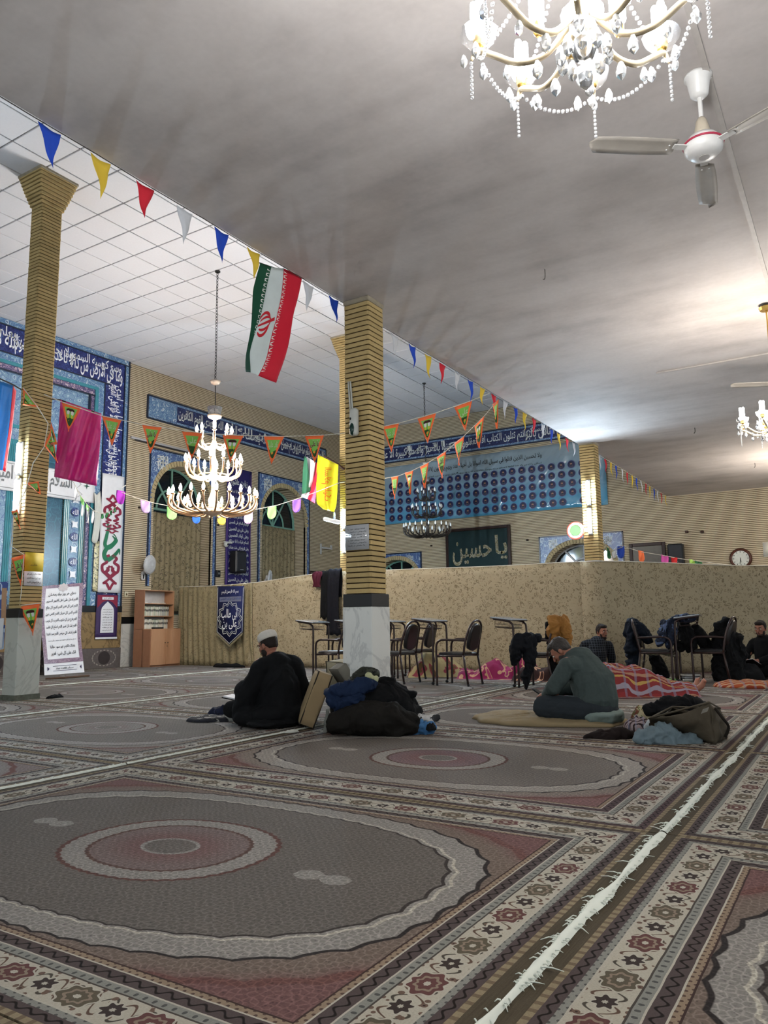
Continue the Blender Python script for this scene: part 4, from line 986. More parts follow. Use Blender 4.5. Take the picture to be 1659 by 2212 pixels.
# large flags
def patch(rows, Yf, wave, nv=24, nu=6):
    """cloth between two pixel polylines; Yf gives the plane for each side"""
    L, R_ = rows
    def samp(pl, v):
        s = v*(len(pl)-1); i = min(int(s), len(pl)-2); t = s-i
        return (pl[i][0]*(1-t)+pl[i+1][0]*t, pl[i][1]*(1-t)+pl[i+1][1]*t)
    def f(u, v):
        a = ony(*samp(L, v), Yf[0]); b = ony(*samp(R_, v), Yf[1]); p = a.lerp(b, u)
        return p+Vector((0, wave(u, v), 0))
    return f
ir = thing('national_flag', (4.95, 4.2, 3.0), 'green, white and red national flag hanging from the ceiling edge', 'flag')
b0 = [(562, 568), (548, 625), (541, 690), (536, 750), (533, 803)]; b1 = [(587, 577), (571, 640), (557, 700), (543, 760), (537, 806)]
b2 = [(613, 580), (606, 640), (599, 690), (576, 765), (556, 812)]; b3 = [(652, 598), (643, 650), (631, 700), (615, 765), (601, 826)]
wv = lambda s: (lambda u, v: .02*math.sin(v*9+(s+u)*1.6)*(.2+v))
for kk, (L, R_, ya, yb, mt, nm) in enumerate(((b0, b1, 4.34, 4.27, cloth('dark_green_flag_cloth', '11462f'), 'green_stripe'), (b1, b2, 4.27, 4.2, cloth('white_flag_cloth', 'c3ccca'), 'white_stripe'), (b2, b3, 4.2, 4.15, cloth('red_flag_cloth', 'c0192f'), 'red_stripe'))):
    s_ = patch((L, R_), (ya, yb), wv(kk)); gpart(ir, MB().grid(s_, 8, 30), nm, mt, thick=.001)
s1 = patch((b0, b1), (4.34, 4.27), wv(0)); s2 = patch((b2, b3), (4.2, 4.15), wv(2)); mbw = MB(); mbw2 = MB()
def trim(mb, sf, u0, u1, n, off):
    fn = lambda a, b: sf(a, b)+Vector((0, -off, 0))
    for i in range(n):
        v0 = .03+.93*i/n; h = .93/n
        um = (u0+u1)/2
        ribbon2(mb, [(u0, v0), (u1, v0+h*.15), (u0, v0+h*.4), (u1, v0+h*.5), (u0, v0+h*.8)], h*.26, lambda a, b: fn(a, b))
trim(mbw, s1, .70, .98, 20, .004); trim(mbw2, s2, .02, .19, 20, .004)
gpart(ir, mbw, 'green_trim', WPR); gpart(ir, mbw2, 'red_trim', WPR)
# red tulip emblem
sw = patch((b1, b2), (4.27, 4.2), wv(1)); fe = lambda a, b: sw(.5+a*1.0, .50-b)+Vector((0, -.004, 0)); mb = MB(); cE = lambda x, y: (x, y)
def E2(x, y, c=math.cos(1.75), s_=math.sin(1.75)): return (c*x-s_*y)*2.0, (s_*x+c*y)*.42
for s_ in (-1, 1):
    for r0, w0 in ((.13, .060), (.24, .070)):
        pts = [(s_*r0*math.sin(t), -.12+.30*(1-math.cos(t))*.55+r0*.2) for t in [PI*.05+PI*.75*q/10 for q in range(11)]]
        ribbon2(mb, pts, [w0*math.sin(PI*(q+.6)/12) for q in range(11)], lambda x, y: fe(*E2(x, y)))
ribbon2(mb, [(0, -.2), (0, .25)], [.09, .04], lambda x, y: fe(*E2(x, y)))
gpart(ir, mb, 'emblem', cloth('red_emblem', 'b5202c'))
gpart(ir, MB().tube([ony(555, 566, 4.36), ony(660, 602, 4.14)], .006, 6), 'rod', HK)
# magenta and blue satin flags by the left column
def satin(name, c):
    m = Mat(name, .28, .5); p = m.tc('Object'); m.base(c); m.bump(m.noise(p, 7, 3), .03, .5); m.b.inputs['Sheen Weight'].default_value = .3; return m.mat
dM = 10.75
def dpatch(L, R_, dep, wave, nu, nv):
    def samp(pl, v):
        s = v*(len(pl)-1); i = min(int(s), len(pl)-2); t = s-i
        return (pl[i][0]*(1-t)+pl[i+1][0]*t, pl[i][1]*(1-t)+pl[i+1][1]*t)
    def f(u, v):
        a = samp(L, v); b = samp(R_, v); return atd(a[0]*(1-u)+b[0]*u, a[1]*(1-u)+b[1]*u, dep+wave(u, v))
    return MB().grid(f, nu, nv)
mg = dpatch([(131, 863), (126, 930), (121, 985), (117, 1030)], [(219, 894), (217, 945), (213, 1000), (209, 1050)], 10.85, lambda u, v: .05*math.sin(u*11+v*1.2)*(.5+.5*v)+.02*math.sin(u*25+v*9), 26, 26)
tag(mg.build('satin_flag', satin('magenta_satin', 'd01c86'), smooth=True, solid=.002), 'shiny magenta satin flag hanging beside the tall left column', 'flag')
bf_ = thing('satin_flag', atd(0, 1015, 10.9), 'shiny blue satin flag with a red edge at the left border', 'flag')
gpart(bf_, dpatch([(-60, 805), (-60, 900), (-60, 1012)], [(28, 832), (20, 920), (6, 1016)], 10.9, lambda u, v: .05*math.sin(u*9+v*2), 14, 20), 'blue_cloth', satin('blue_satin', '1a72ba'), thick=.002)
gpart(bf_, dpatch([(28, 832), (20, 920), (6, 1016)], [(35, 845), (26, 930), (12, 1020)], 10.9, lambda u, v: .05*math.sin(9+v*2)+u*.05, 4, 20), 'red_edge', satin('red_satin', 'b5182c'), thick=.002)
gpart(bf_, MB().tube([atd(x, y, 10.88) for x, y in ((-60, 803), (0, 818), (30, 832), (60, 850), (112, 862), (131, 864), (219, 895))], .010, 6), 'line', HK)
# small flags on a pole at the half-hidden column
fp = thing('flag_pole', (13.3, 9.35, 3.9), 'brown pole carrying a yellow flag on the half-hidden column', 'flag pole')
dF = (Vector((13.2, 9.4, 4))-CAM).dot(FW)
gpart(fp, MB().capsule([atd(742, 1013, dF), atd(728, 1001, dF-.05), atd(700, 985, dF-.25)], [.03, .018, .015], 8), 'pole', plain('brown_wood_pole', '4a2c1c', .6))
yf = thing('yellow_flag', atd(705, 1105, dF-.2), 'yellow flag with orange script hanging from a pole on the half-hidden column', 'flag')
YL = [(687, 982), (684, 1010), (683, 1050), (684, 1088), (699, 1100)]; YR = [(731, 1004), (730, 1030), (729, 1060), (727, 1090), (722, 1106)]
wy = lambda u, v: .05*math.sin(u*9+v*2)
gpart(yf, dpatch(YL, YR, dF-.25, wy, 16, 18), 'cloth', cloth('yellow_flag_cloth', 'd8cf2a'), thick=.002)
vs, fs, _ = txt('السلام علیک'); mb = MB()
mb.add([atd(694+(1-q_)*0+q_*22, 1082-p_*72, dF-.25-.06+wy((694+q_*22-685)/45, .5)*1.0) for p_, q_ in vs], fs); gpart(yf, mb, 'lettering', cloth('orange_red_script', 'd9641e'))
sf = thing('small_national_flag', atd(665, 1085, dF-.1), 'small crumpled national flag hanging behind the yellow flag', 'flag')
gpart(sf, dpatch([(657, 985), (654, 1020), (652, 1067)], [(663, 990), (668, 1030), (672, 1062)], dF-.2, lambda u, v: .04*math.sin(u*5+v*3), 8, 14), 'green_stripe', cloth('soft_green_flag_cloth', '3f7f62'), thick=.002)
gpart(sf, dpatch([(662, 986), (664, 1030), (650, 1073)], [(682, 998), (677, 1040), (664, 1078)], dF-.16, lambda u, v: .04*math.sin(u*5+v*3), 8, 14), 'white_stripe', cloth('soft_white_flag_cloth', 'd3d3d8'), thick=.002)
gpart(sf, dpatch([(681, 998), (676, 1040), (664, 1078)], [(686, 1000), (686, 1040), (680, 1087)], dF-.18, lambda u, v: .04*math.sin(u*5+v*3), 8, 14), 'red_stripe', cloth('soft_red_flag_cloth', 'c92c46'), thick=.002)
# ---------------------------------------------------------------- banners on the walls
def hang(nm, o, ux, x0, x1, z0, z1, label, cat, mat, amp=.015, off=.03, nu=24, nv=12, th=.003, poly=None):
    ux = Vector(ux); n = ux.cross(Vector((0, 0, 1))); root = thing(nm, Vector(o)+ux*(x0+x1)/2+Vector((0, 0, z0))+n*off, label, cat)
    S = lambda a, b, k=0.0: Vector(o)+ux*a+Vector((0, 0, b))+n*(off+amp*(math.sin(a*4.3+b*1.1)+.6*math.sin(b*3+a*7))+k)
    mb = MB(); mb.grid(lambda u, v: S(x0+(x1-x0)*u, z0+(z1-z0)*v), nu, nv); gpart(root, mb, 'cloth', mat, thick=th)
    return root, S
# big blue banner with portrait roundels
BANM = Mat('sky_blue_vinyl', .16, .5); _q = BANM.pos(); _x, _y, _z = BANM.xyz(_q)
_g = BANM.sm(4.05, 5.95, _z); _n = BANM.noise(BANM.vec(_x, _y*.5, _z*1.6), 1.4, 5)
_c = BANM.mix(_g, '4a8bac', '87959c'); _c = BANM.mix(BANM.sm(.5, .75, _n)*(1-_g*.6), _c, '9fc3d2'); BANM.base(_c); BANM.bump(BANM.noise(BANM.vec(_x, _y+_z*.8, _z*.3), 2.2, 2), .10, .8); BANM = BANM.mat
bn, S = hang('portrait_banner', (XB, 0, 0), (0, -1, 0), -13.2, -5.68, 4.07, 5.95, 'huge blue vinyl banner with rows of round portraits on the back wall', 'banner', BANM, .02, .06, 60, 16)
INK = plain('black_print', '14161a', .4); INK2 = plain('dark_navy_print', '1d2448', .4); SKINP = plain('portrait_skin_print', '8c6c62', .5, var=.3); HAIRP = plain('portrait_hair_print', '151318', .5); COATP = plain('portrait_coat_print', '3d3a4e', .5, var=.4); RIM = plain('portrait_rim_print', '5a5f92', .4)
mb = MB(); write(mb, 'ولا تحسبن الذین قتلوا فی سبیل الله امواتا بل احیاء عند ربهم یرزقون (۱۶۹)', S, -11.3, 5.56, 3.8, .21)
for v in mb.v: v += Vector((-.012, 0, 0))
gpart(bn, mb, 'lettering', INK)
mb = MB(); write(mb, 'کسانی را که در راه خدا کشته شده اند مرده مپندار بلکه زنده اند و نزد پروردگارشان روزی داده می شوند', S, -11.2, 5.42, 3.7, .075)
for v in mb.v: v += Vector((-.012, 0, 0))
gpart(bn, mb, 'lettering', INK)
pm = MB(); zf = lambda k: (lambda a, b: Vector((-.001*k, -a, b)))
pm.cur = 0; shp(pm, circ(20, .112), zf(0)); pm.cur = 1; shp(pm, circ(20, .100), zf(1)); pm.cur = 4; shp(pm, [(-.075, -.06), (-.05, -.025), (.05, -.025), (.075, -.06), (.045, -.088), (-.045, -.088)], zf(2))
pm.cur = 2; shp(pm, circ(12), zf(3), 0, .008, .034, .043); pm.cur = 3; shp(pm, [(-.038, .02), (-.03, .05), (0, .064), (.03, .05), (.038, .02), (.02, .036), (-.02, .036)], zf(4)); shp(pm, [(-.03, -.02), (0, -.04), (.03, -.02), (.02, -.008), (-.02, -.008)], zf(4))
pme = pm.mesh('portrait_print', [RIM, INK2, SKINP, HAIRP, COATP])
for r in range(5):
    for c in range(23):
        if (r in (0, 1) and c < 1) or (r == 4 and c in (0, 21)): continue
        u = -12.86+c*.2965*(1.0)+(.0 if r < 2 else 0); z = 5.30-r*.262
        p = S(u, z, .02); o = link('portrait_print', pme, bn); o.location = p-bn.location; s_ = random.uniform(.96, 1.04); o.scale = (1, random.choice((-1, 1))*s_, s_)
# dark green framed picture with silver sequin script
DGREEN = plain('dark_green_velvet', '0f2a2b', .6, .3); SILV = Mat('silver_sequins', .3, .6, .25); _p = SILV.pos(); SILV.base(SILV.mix(SILV.vor(_p, 26, 'F1', 1, 0)*1.2, 'e6e2d2', 'a0925f')); SILV.bump(SILV.vor(_p, 26), .06, 1); SILV = SILV.mat
fr = thing('framed_calligraphy', (XB-.06, 9.62, 2.42), 'dark green framed picture with silver sequin script on the back wall', 'picture frame')
def fpart(root, mb, nm, mat, sm=False): return gpart(root, mb, nm, mat, sm)
mb = MB(); y0, y1, z0, z1 = 8.56, 10.68, 2.42, 3.75
fpart(fr, MB().box((XB-.03, (y0+y1)/2, (z0+z1)/2), (.04, y1-y0-.1, z1-z0-.1)), 'velvet_panel', DGREEN)
FRM = plain('dark_brown_frame_wood', '2a1712', .4)
for (cy, cz, dy, dz) in ((y0+.045, (z0+z1)/2, .09, z1-z0), (y1-.045, (z0+z1)/2, .09, z1-z0), ((y0+y1)/2, z0+.045, y1-y0-.18, .09), ((y0+y1)/2, z1-.045, y1-y0-.18, .09)):
    fpart(fr, MB().box((XB-.045, cy, cz), (.07, dy, dz), None, .012), 'frame_rail', FRM)
Fs = flat((XB-.055, 0, 0), (0, -1, 0), (0, 0, 1), .01); mb = MB(); write(mb, 'حسین', Fs, -10.45, 2.62, 1.28, .72); m2 = MB(); write(m2, 'یا', Fs, -9.05, 2.75, .38, .72)
for m_ in (mb, m2):
    o = fpart(fr, m_, 'sequin_lettering', SILV); md = o.modifiers.new('t', 'SOLIDIFY'); md.thickness = .03
# other things on the back wall
pc = thing('framed_picture', (XB-.03, 4.72, 2.3), 'brown framed grey picture on the back wall above the pennant string', 'picture frame')
fpart(pc, MB().box((XB-.02, 4.72, 2.61), (.03, .78, .58)), 'picture', plain('grey_picture', '5c5850', .3))
for (cy, cz, dy, dz) in ((4.30, 2.61, .09, .68), (5.14, 2.61, .09, .68), (4.72, 2.31, .75, .09), (4.72, 2.91, .75, .09)): fpart(pc, MB().box((XB-.03, cy, cz), (.05, dy, dz), None, .01), 'frame_rail', FRM)
def speaker(loc, rz, s, label):
    root = thing('loudspeaker', loc, label, 'loudspeaker', rz=rz); BK = plain('black_speaker_plastic', '15161a', .4)
    MB().box((0, 0, .3*s), (.26*s, .42*s, .6*s), None, .03*s).build('cabinet', BK, root)
    MB().box((-.135*s, 0, .3*s), (.012, .36*s, .5*s), None, .01).build('grille', plain('speaker_grille', '24262b', .5), root)
    MB().box((-.143*s, .0, .09*s), (.006, .12*s, .015*s)).build('badge', plain('silver_badge', '9a9ca0', .3), root)
    MB().box((.17*s, 0, .3*s), (.1*s, .08*s, .1*s)).build('bracket', BK, root)
    return root
speaker((XB-.18, 3.97, 2.32), 0, .9, 'black loudspeaker on the back wall beside the brown frame')
speaker((15.58, YQ-.2, 2.34), PI/2, 1.02, 'black loudspeaker hanging over the navy calligraphy cloth')
ck = thing('wall_clock', (XB-.03, 2.48, 2.41), 'round wall clock with brown rim above the partition', 'clock')
Mx = Matrix.Rotation(-PI/2, 4, 'Y')
MB().lathe([(.24, 0), (.26, .02), (.24, .05), (.20, .055), (.195, .03)], 30, Mx).build('rim', plain('brown_clock_rim', '4a2416', .35), ck, smooth=True)
MB().lathe([(.20, .0), (.20, .03), (.001, .031)], 30, Mx).build('dial', plain('cream_clock_dial', 'cfd3cb', .4), ck)
Fk = lambda a, b: Vector((-.035, -a, b))
for k in range(12):
    a = 2*PI*k/12; mb = MB(); shp(mb, [(-.007, -.018), (.007, -.018), (.007, .018), (-.007, .018)], Fk, .165*math.sin(a), .165*math.cos(a), 1, 1, -a); mb.build('hour_mark', INK, ck)
for (a, L) in ((PI*1.05, .15), (PI*.97, .09)):
    mb = MB(); shp(mb, [(-.007, -.02), (.007, -.02), (.004, L), (-.004, L)], lambda x, y: Vector((-.04, -x, y)), 0, 0, 1, 1, -a); mb.build('hand', INK, ck)
for (y, z) in ((3.70, 3.17), (3.33, 3.14)):
    q = thing('wall_socket_box', (XB-.03, y, z-.04), 'small dark box on the back wall right of the pennants, '+('left' if y > 3.5 else 'right')+' of the pair', 'wall box')
    MB().box((0, 0, .04), (.05, .075, .06), None, .006).build('box', plain('dark_wall_box', '2b1d17', .6), q); MB().box((-.028, 0, .04), (.006, .05, .04)).build('cover', plain('brown_cover', '43291d', .5), q)
wp = thing('white_notice', (XB-.01, 1.86, 2.42), 'white paper notice on the back wall at the right edge', 'notice'); gpart(wp, MB().box((XB-.006, 1.86, 2.6), (.006, .22, .36)), 'paper', plain('white_paper', 'c9c6ba', .7))
for (y, z) in ((8.05, 3.27), (11.2, 3.3)):
    q = thing('wall_socket_box', (XB-.03, y, z-.04), 'small dark knob on the back wall '+('between the green picture and the tile arch' if y < 9 else 'left of the green picture'), 'wall box'); MB().box((0, 0, .03), (.05, .06, .05), None, .008).build('box', plain('dark_wall_box', '2b1d17', .6), q)
# ================================================================ things on the prayer wall
PAPER = plain('white_poster_paper', 'd2d3d6', .55, var=.06); PURPLEB = tile_mat('violet_ornament_print', '6b5468', 'b7a3ab', '8d7685', '4c3a52', 16); GREENI = plain('green_ink', '1c6a48', .5); MAROONI = plain('maroon_ink', '7d1f38', .5)
GREYI = plain('grey_ink', '6f7274', .5)
W1 = ((0, YQ, 0), (1, 0, 0))
# wide white banner
sb, S = hang('greeting_banner', *W1, 7.6, 10.93, 3.70, 4.32, 'wide white cloth banner with outlined greeting script across the mihrab', 'banner', PAPER, .012, .12)
mb = MB(); write(mb, 'السلام علیک یا امیر المومنین', S, 7.75, 3.80, 2.6, .44)
for v in mb.v: v.y -= .012
gpart(sb, mb, 'lettering', GREYI)
mb = MB(); sf_ = lambda a, b: S(a, b, .012)
ribbon2(mb, [(7.62, 3.76), (10.45, 3.76), (10.62, 3.86), (10.45, 3.96), (10.58, 4.08), (10.45, 4.2), (10.3, 4.27), (7.62, 4.27)], .012, sf_); gpart(sb, mb, 'outline', GREYI)
mb = MB(); shp(mb, [(0, 1), (.2, .2), (1, 0), (.2, -.2), (0, -1), (-.2, -.2), (-1, 0), (-.2, .2)], sf_, 10.72, 4.06, .08); gpart(sb, mb, 'star', plain('dark_green_ink', '1f4a3e', .5))
# vertical white banner with green name and maroon ornaments
vb, S = hang('name_banner', *W1, 11.12, 11.74, 1.70, 4.43, 'tall white cloth banner with green calligraphic name and maroon ornaments', 'banner', PAPER, .006, .13, 8, 24)
sf_ = lambda a, b: S(11.43+a, b, .012)
def ornament(zc, h, flip):
    mb = MB(); f = (lambda a, b: sf_(a, zc+b*h)) if not flip else (lambda a, b: sf_(a, zc-b*h))
    for s in (-1, 1):
        ribbon2(mb, bez([(s*.03, -.5), (s*.16, -.42), (s*.10, -.30), (s*.22, -.2), (s*.19, -.02), (s*.06, -.06), (s*.08, -.16)], 5), .075, f)
        ribbon2(mb, bez([(s*.19, -.02), (s*.08, .08), (s*.02, .16), (s*.12, .26), (s*.17, .30), (s*.09, .30), (0, .48)], 5), .065, f)
        ribbon2(mb, bez([(0, .10), (s*.1, -.02), (s*.02, -.2)], 4), .06, f)
    return mb
gpart(vb, ornament(3.66, .62, False), 'maroon_ornament', MAROONI); gpart(vb, ornament(3.20, .30, True), 'maroon_ornament', MAROONI); gpart(vb, ornament(2.15, .80, True), 'maroon_ornament', MAROONI)
mb = MB(); ribbon2(mb, bez([(-.13, 3.28), (-.10, 3.18), (-.14, 2.98), (-.17, 2.78), (-.05, 2.72), (.12, 2.86), (.16, 2.93)], 8), [.04+.05*math.sin(PI*i/48) for i in range(49)], sf_)
ribbon2(mb, bez([(.02, 3.0), (.10, 2.92), (.02, 2.80), (-.12, 2.70), (-.18, 2.55), (-.08, 2.44), (.12, 2.58), (.22, 2.70), (.24, 2.58)], 6), [.02+.09*math.sin(PI*i/48) for i in range(49)], sf_)
ribbon2(mb, bez([(.05, 3.05), (.12, 2.98), (.14, 2.88), (.06, 2.78)], 6), .025, sf_)
gpart(vb, mb, 'lettering', GREENI)
sideb, S2 = hang('pale_floral_strip', *W1, 11.00, 11.20, 1.72, 2.85, 'pale yellow strip with dark tendrils left of the tall white banner', 'banner', tile_mat('pale_tendril_print', 'cfc9a0', '4a4a44', 'b8b48c', '5a5a50', 7), .004, .11, 4, 10)
ws = MB().grid(lambda u, v: Vector((10.90+.17*u+.03*math.sin(v*3), YQ-.15-.02*math.sin(u*6+v*4), 3.95-1.1*v-.06*math.sin(u*4))), 8, 16)
tag(ws.build('white_cloth', cloth('limp_white_cloth', 'c2c4bd'), smooth=True, solid=.004), 'limp white cloth strip hanging left of the tall white banner', 'cloth')
# violet prayer poster
vp, S = hang('prayer_poster', *W1, 11.12, 11.70, .66, 1.66, 'violet poster with a white arch of text under the tall white banner', 'poster', plain('violet_print', '3a2a52', .5), .003, .11, 6, 8)
sf_ = lambda k: (lambda a, b: S(a, b, k))
mb = MB(); mb.poly([sf_(.008)(a, b) for a, b in ((11.14, 1.64), (11.68, 1.64), (11.68, 1.35), (11.55, 1.48), (11.41, 1.53), (11.27, 1.48), (11.14, 1.35))]); gpart(vp, mb, 'maroon_print', MAROONI)
mb = MB(); mb.poly([sf_(.012)(a, b) for a, b in ((11.24, .80), (11.59, .80), (11.59, 1.28), (11.57, 1.36), (11.50, 1.43), (11.41, 1.50), (11.33, 1.43), (11.26, 1.36), (11.24, 1.28))]); gpart(vp, mb, 'white_arch', PAPER)
mb = MB(); mb.poly([sf_(.012)(a, b) for a, b in ((11.26, 1.54), (11.57, 1.54), (11.57, 1.60), (11.26, 1.60))]); mb.poly([sf_(.012)(a, b) for a, b in ((11.12, .66), (11.70, .66), (11.70, .70), (11.12, .70))]); gpart(vp, mb, 'white_strip', PAPER)
mb = MB()
for i in range(9): write(mb, ['اللهم صل علی محمد', 'وعجل فرجهم', 'السلام علیک یا', 'ابا عبدالله'][i % 4], sf_(.016), 11.29, 1.30-i*.058, .25, .035)
write(mb, 'دعای فرج', sf_(.016), 11.30, 1.55, .22, .04); gpart(vp, mb, 'lettering', INK)
# standing roll-up poster
a0 = onz(96, 1459, .01); a1 = onz(181, 1452, .01); t0 = ony(90, 1266, 14.25); t1 = ony(178, 1259, 14.30)
ps = thing('standing_poster', (a0+a1)/2, 'tall white prayer poster with violet border leaning at the mihrab foot', 'poster')
def PS(u, v, k=0.0):
    b = a0.lerp(a1, u); t = t0.lerp(t1, u); p = b.lerp(t, v); n = (a1-a0).cross(Vector((0, 0, 1))).normalized()
    return p+n*(k+.05*math.sin(PI*v)*-1+.02*math.sin(v*7+u*2)-.10*max(0, .22-v)*0)
def ppart(mb, nm, mat): return gpart(ps, mb, nm, mat, True)
o = ppart(MB().grid(lambda u, v: PS(u, v), 10, 24), 'sheet', PAPER)
def strip(u0, u1, v0, v1, k, nm, mat): return ppart(MB().grid(lambda u, v: PS(u0+(u1-u0)*u, v0+(v1-v0)*v, k), 6, 16), nm, mat)
strip(.0, .09, .12, 1, .006, 'violet_border', PURPLEB); strip(.91, 1, .12, 1, .006, 'violet_border', PURPLEB); strip(.09, .91, .965, 1, .006, 'violet_border', PURPLEB); strip(.09, .91, .12, .165, .006, 'violet_border', PURPLEB)
mb = MB(); shp(mb, [(math.cos(t)*(1+.12*math.cos(8*t)), math.sin(t)*(1+.12*math.cos(8*t))) for t in [2*PI*q/32 for q in range(32)]], lambda a, b: PS(a, b, .01), .5, .965, .12, .045); ppart(mb, 'medallion', plain('grey_medallion_print', 'b9b3b4', .5))
mb = MB(); fP = lambda a, b: PS(a, b, .01); PL = ['اللهم ادخل علی اهل القبور السرور', 'اللهم اغن کل فقیر اللهم اشبع کل جائع', 'اللهم اکس کل عریان اللهم اقض دین', 'اللهم فرج عن کل مکروب اللهم رد کل غریب', 'اللهم فک کل اسیر اللهم اصلح کل فاسد', 'اللهم اشف کل مریض اللهم سد فقرنا', 'بغناک اللهم غیر سوء حالنا', 'انک علی کل شیء قدیر']
write(mb, 'دعای هر روز ماه رمضان', fP, .16, .865, .66, .045)
ys = [.79, .715, .64, .565, .49, .415, .27, .20]
for i, y in enumerate(ys): write(mb, PL[i], fP, .12 if i < 6 else .18, y, .76 if i < 6 else .64, .046)
write(mb, 'به نام خدا با ذکر صلوات بر محمد و آل محمد', fP, .14, .355, .72, .022); write(mb, 'ستاد اقامه نماز', fP, .26, .05, .45, .025); ppart(mb, 'lettering', INK)
mb = MB()
for s in (-1, 1): shp(mb, [(0, 0), (s*.05, .022), (s*.05, -.022)], fP, .5+s*.38, .065, 1.0)
ribbon2(mb, [(.2, .09), (.8, .09)], .004, fP); ribbon2(mb, [(.2, .04), (.8, .04)], .004, fP); ppart(mb, 'print_marks', plain('dark_violet_ink', '3a3350', .5))
st = MB().tube([onz(98, 1467, .02), onz(140, 1464, .03), onz(192, 1460, .02)], .02, 7); tag(st.build('wooden_stick', plain('brown_stick', '4a3626', .7)), 'brown wooden stick lying in front of the leaning poster', 'stick')
# navy cloth with lines of script between the arches
nc, S = hang('script_cloth', *W1, 15.25, 16.27, 2.0, 5.30, 'long violet-navy cloth with lines of white script between the arched windows', 'banner', plain('violet_navy_cloth', '231f55', .6), .008, .04, 10, 24)
mb = MB(); LN = ['السلام علیک یا ابا عبدالله', 'وعلی الارواح التی حلت بفنائک', 'علیک منی سلام الله ابدا', 'ما بقیت وبقی اللیل والنهار', 'ولا جعله الله آخر العهد منی', 'لزیارتکم السلام علی الحسین', 'وعلی علی بن الحسین', 'وعلی اولاد الحسین']
for i in range(15): write(mb, LN[i % 8], lambda a, b: S(a, b, .012), 15.36, 4.55-i*.175, .80, .13)
write(mb, 'زیارت عاشورا', lambda a, b: S(a, b, .012), 15.42, 4.78, .66, .22); gpart(nc, mb, 'lettering', IVORY)
mb = MB()
for x in (15.29, 16.23): ribbon2(mb, [(x, 2.0+.2*i) for i in range(17)], .03, lambda a, b: S(a, b, .012))
gpart(nc, mb, 'side_stripe', plain('violet_stripe', '5a3a7a', .6))
# wall fans
def wall_fan(x, z, yaw, label):
    root = thing('wall_fan', (x, YQ-.05, z-.33), label, 'fan'); G = plain('white_fan_plastic', 'c9cacb', .4, .4)
    MB().box((0, 0, .08), (.09, .08, .2), None, .02).build('base', G, root); MB().box((-.02, -.045, .06), (.03, .01, .1)).build('control_strip', plain('black_control', '1a1a1c', .4), root)
    MB().tube([(0, -.02, .18), (0, -.1, .30), (0, -.16, .34)], .025, 8).build('arm', G, root)
    head = link('fan_head', None, root); head.location = (0, -.22, .34); head.rotation_euler = (PI/2+.1, 0, yaw)
    MB().lathe([(.001, -.10), (.07, -.09), (.08, -.02), (.001, -.01)], 14).build('motor', G, head, smooth=True)
    MB().lathe([(.02, .055), (.07, .056), (.14, .05), (.20, .03), (.225, .0), (.20, -.02)], 26, cap=False).build('guard_back', plain('translucent_guard', 'b9bbbd', .4, .4), head, smooth=True)
    g = MB()
    for i in range(36):
        a = 2*PI*i/36; g.tube([(r*math.cos(a), r*math.sin(a), zz) for r, zz in ((.03, .075), (.12, .072), (.20, .05), (.232, .0))], .0022, 4)
    for r, zz in ((.232, 0), (.13, .071)): g.tube([(r*math.cos(2*PI*i/28), r*math.sin(2*PI*i/28), zz) for i in range(28)], .004, 5, close=True)
    g.build('guard', G, head)['kind'] = 'stuff'
    MB().lathe([(.035, .07), (.03, .085), (.001, .088)], 14).build('hub_cap', G, head, smooth=True)
    return root
wall_fan(12.45, 2.38, .25, 'white wall fan beside the mihrab above the bookcase')
wall_fan(16.80, 2.25, .6, 'white wall fan above the partition near the navy script cloth')
# unlit battens, brackets, frame
def batten(x0, x1, z, label):
    root = thing('lamp_batten', ((x0+x1)/2, YQ-.04, z), label, 'lamp'); L = x1-x0
    MB().box((0, 0, .05), (L, .06, .06), None, .01).build('housing', plain('grey_batten', 'a3a2a4', .4), root); MB().capsule([(-L/2+.1, -.05, .0), (L/2-.1, -.05, .0)], [.018, .018], 8).build('tube', plain('dark_unlit_tube', '2b2a2e', .3), root)
batten(11.95, 14.25, 5.40, 'long unlit lamp batten above the first arched window')
wb_ = thing('wall_bracket', (19.78, YQ-.05, 3.2), 'white metal wall bracket near the room corner', 'bracket'); G = plain('white_bracket', 'b5b6b4', .5)
MB().box((-.2, 0, .12), (.04, .04, .34)).build('plate', G, wb_); MB().box((0, -.1, .15), (.5, .05, .05)).build('arm', G, wb_); MB().box((.22, -.1, .2), (.05, .05, .12)).build('stub', G, wb_)
wl = thing('wall_lamp', atd(716, 1130, dF-.3), 'white stick lamp beside the glowing half-hidden column', 'lamp'); gpart(wl, MB().capsule([atd(702, 1121, dF-.3), atd(731, 1128, dF-.3)], [.045, .045], 10), 'diffuser', plain('white_plastic_lamp', 'd8dde0', .4)); gpart(wl, MB().tube([atd(722, 1108, dF-.2), atd(722, 1124, dF-.3)], .02, 6), 'holder', plain('pale_blue_holder', '9fb4c8', .4))
cc = thing('wall_camera', (15.18, YQ-.08, 3.0), 'small round white camera left of the hanging loudspeaker', 'camera'); MB().ell((0, -.05, .1), (.07, .07, .07)).build('dome', G, cc, smooth=True); MB().box((.12, 0, .17), (.3, .06, .05), None, .01).build('bar', G, cc); MB().ell((0, -.12, .1), (.03, .02, .03)).build('lens', INK, cc)
sp2 = thing('dark_wall_box', (14.98, YQ-.04, 2.22), 'small black wall box left of the hanging loudspeaker', 'wall box'); MB().box((0, 0, .09), (.14, .07, .18), None, .01).build('box', plain('black_speaker_plastic', '15161a'), sp2); MB().box((0, -.04, .09), (.05, .01, .05)).build('knob', GREYI, sp2)
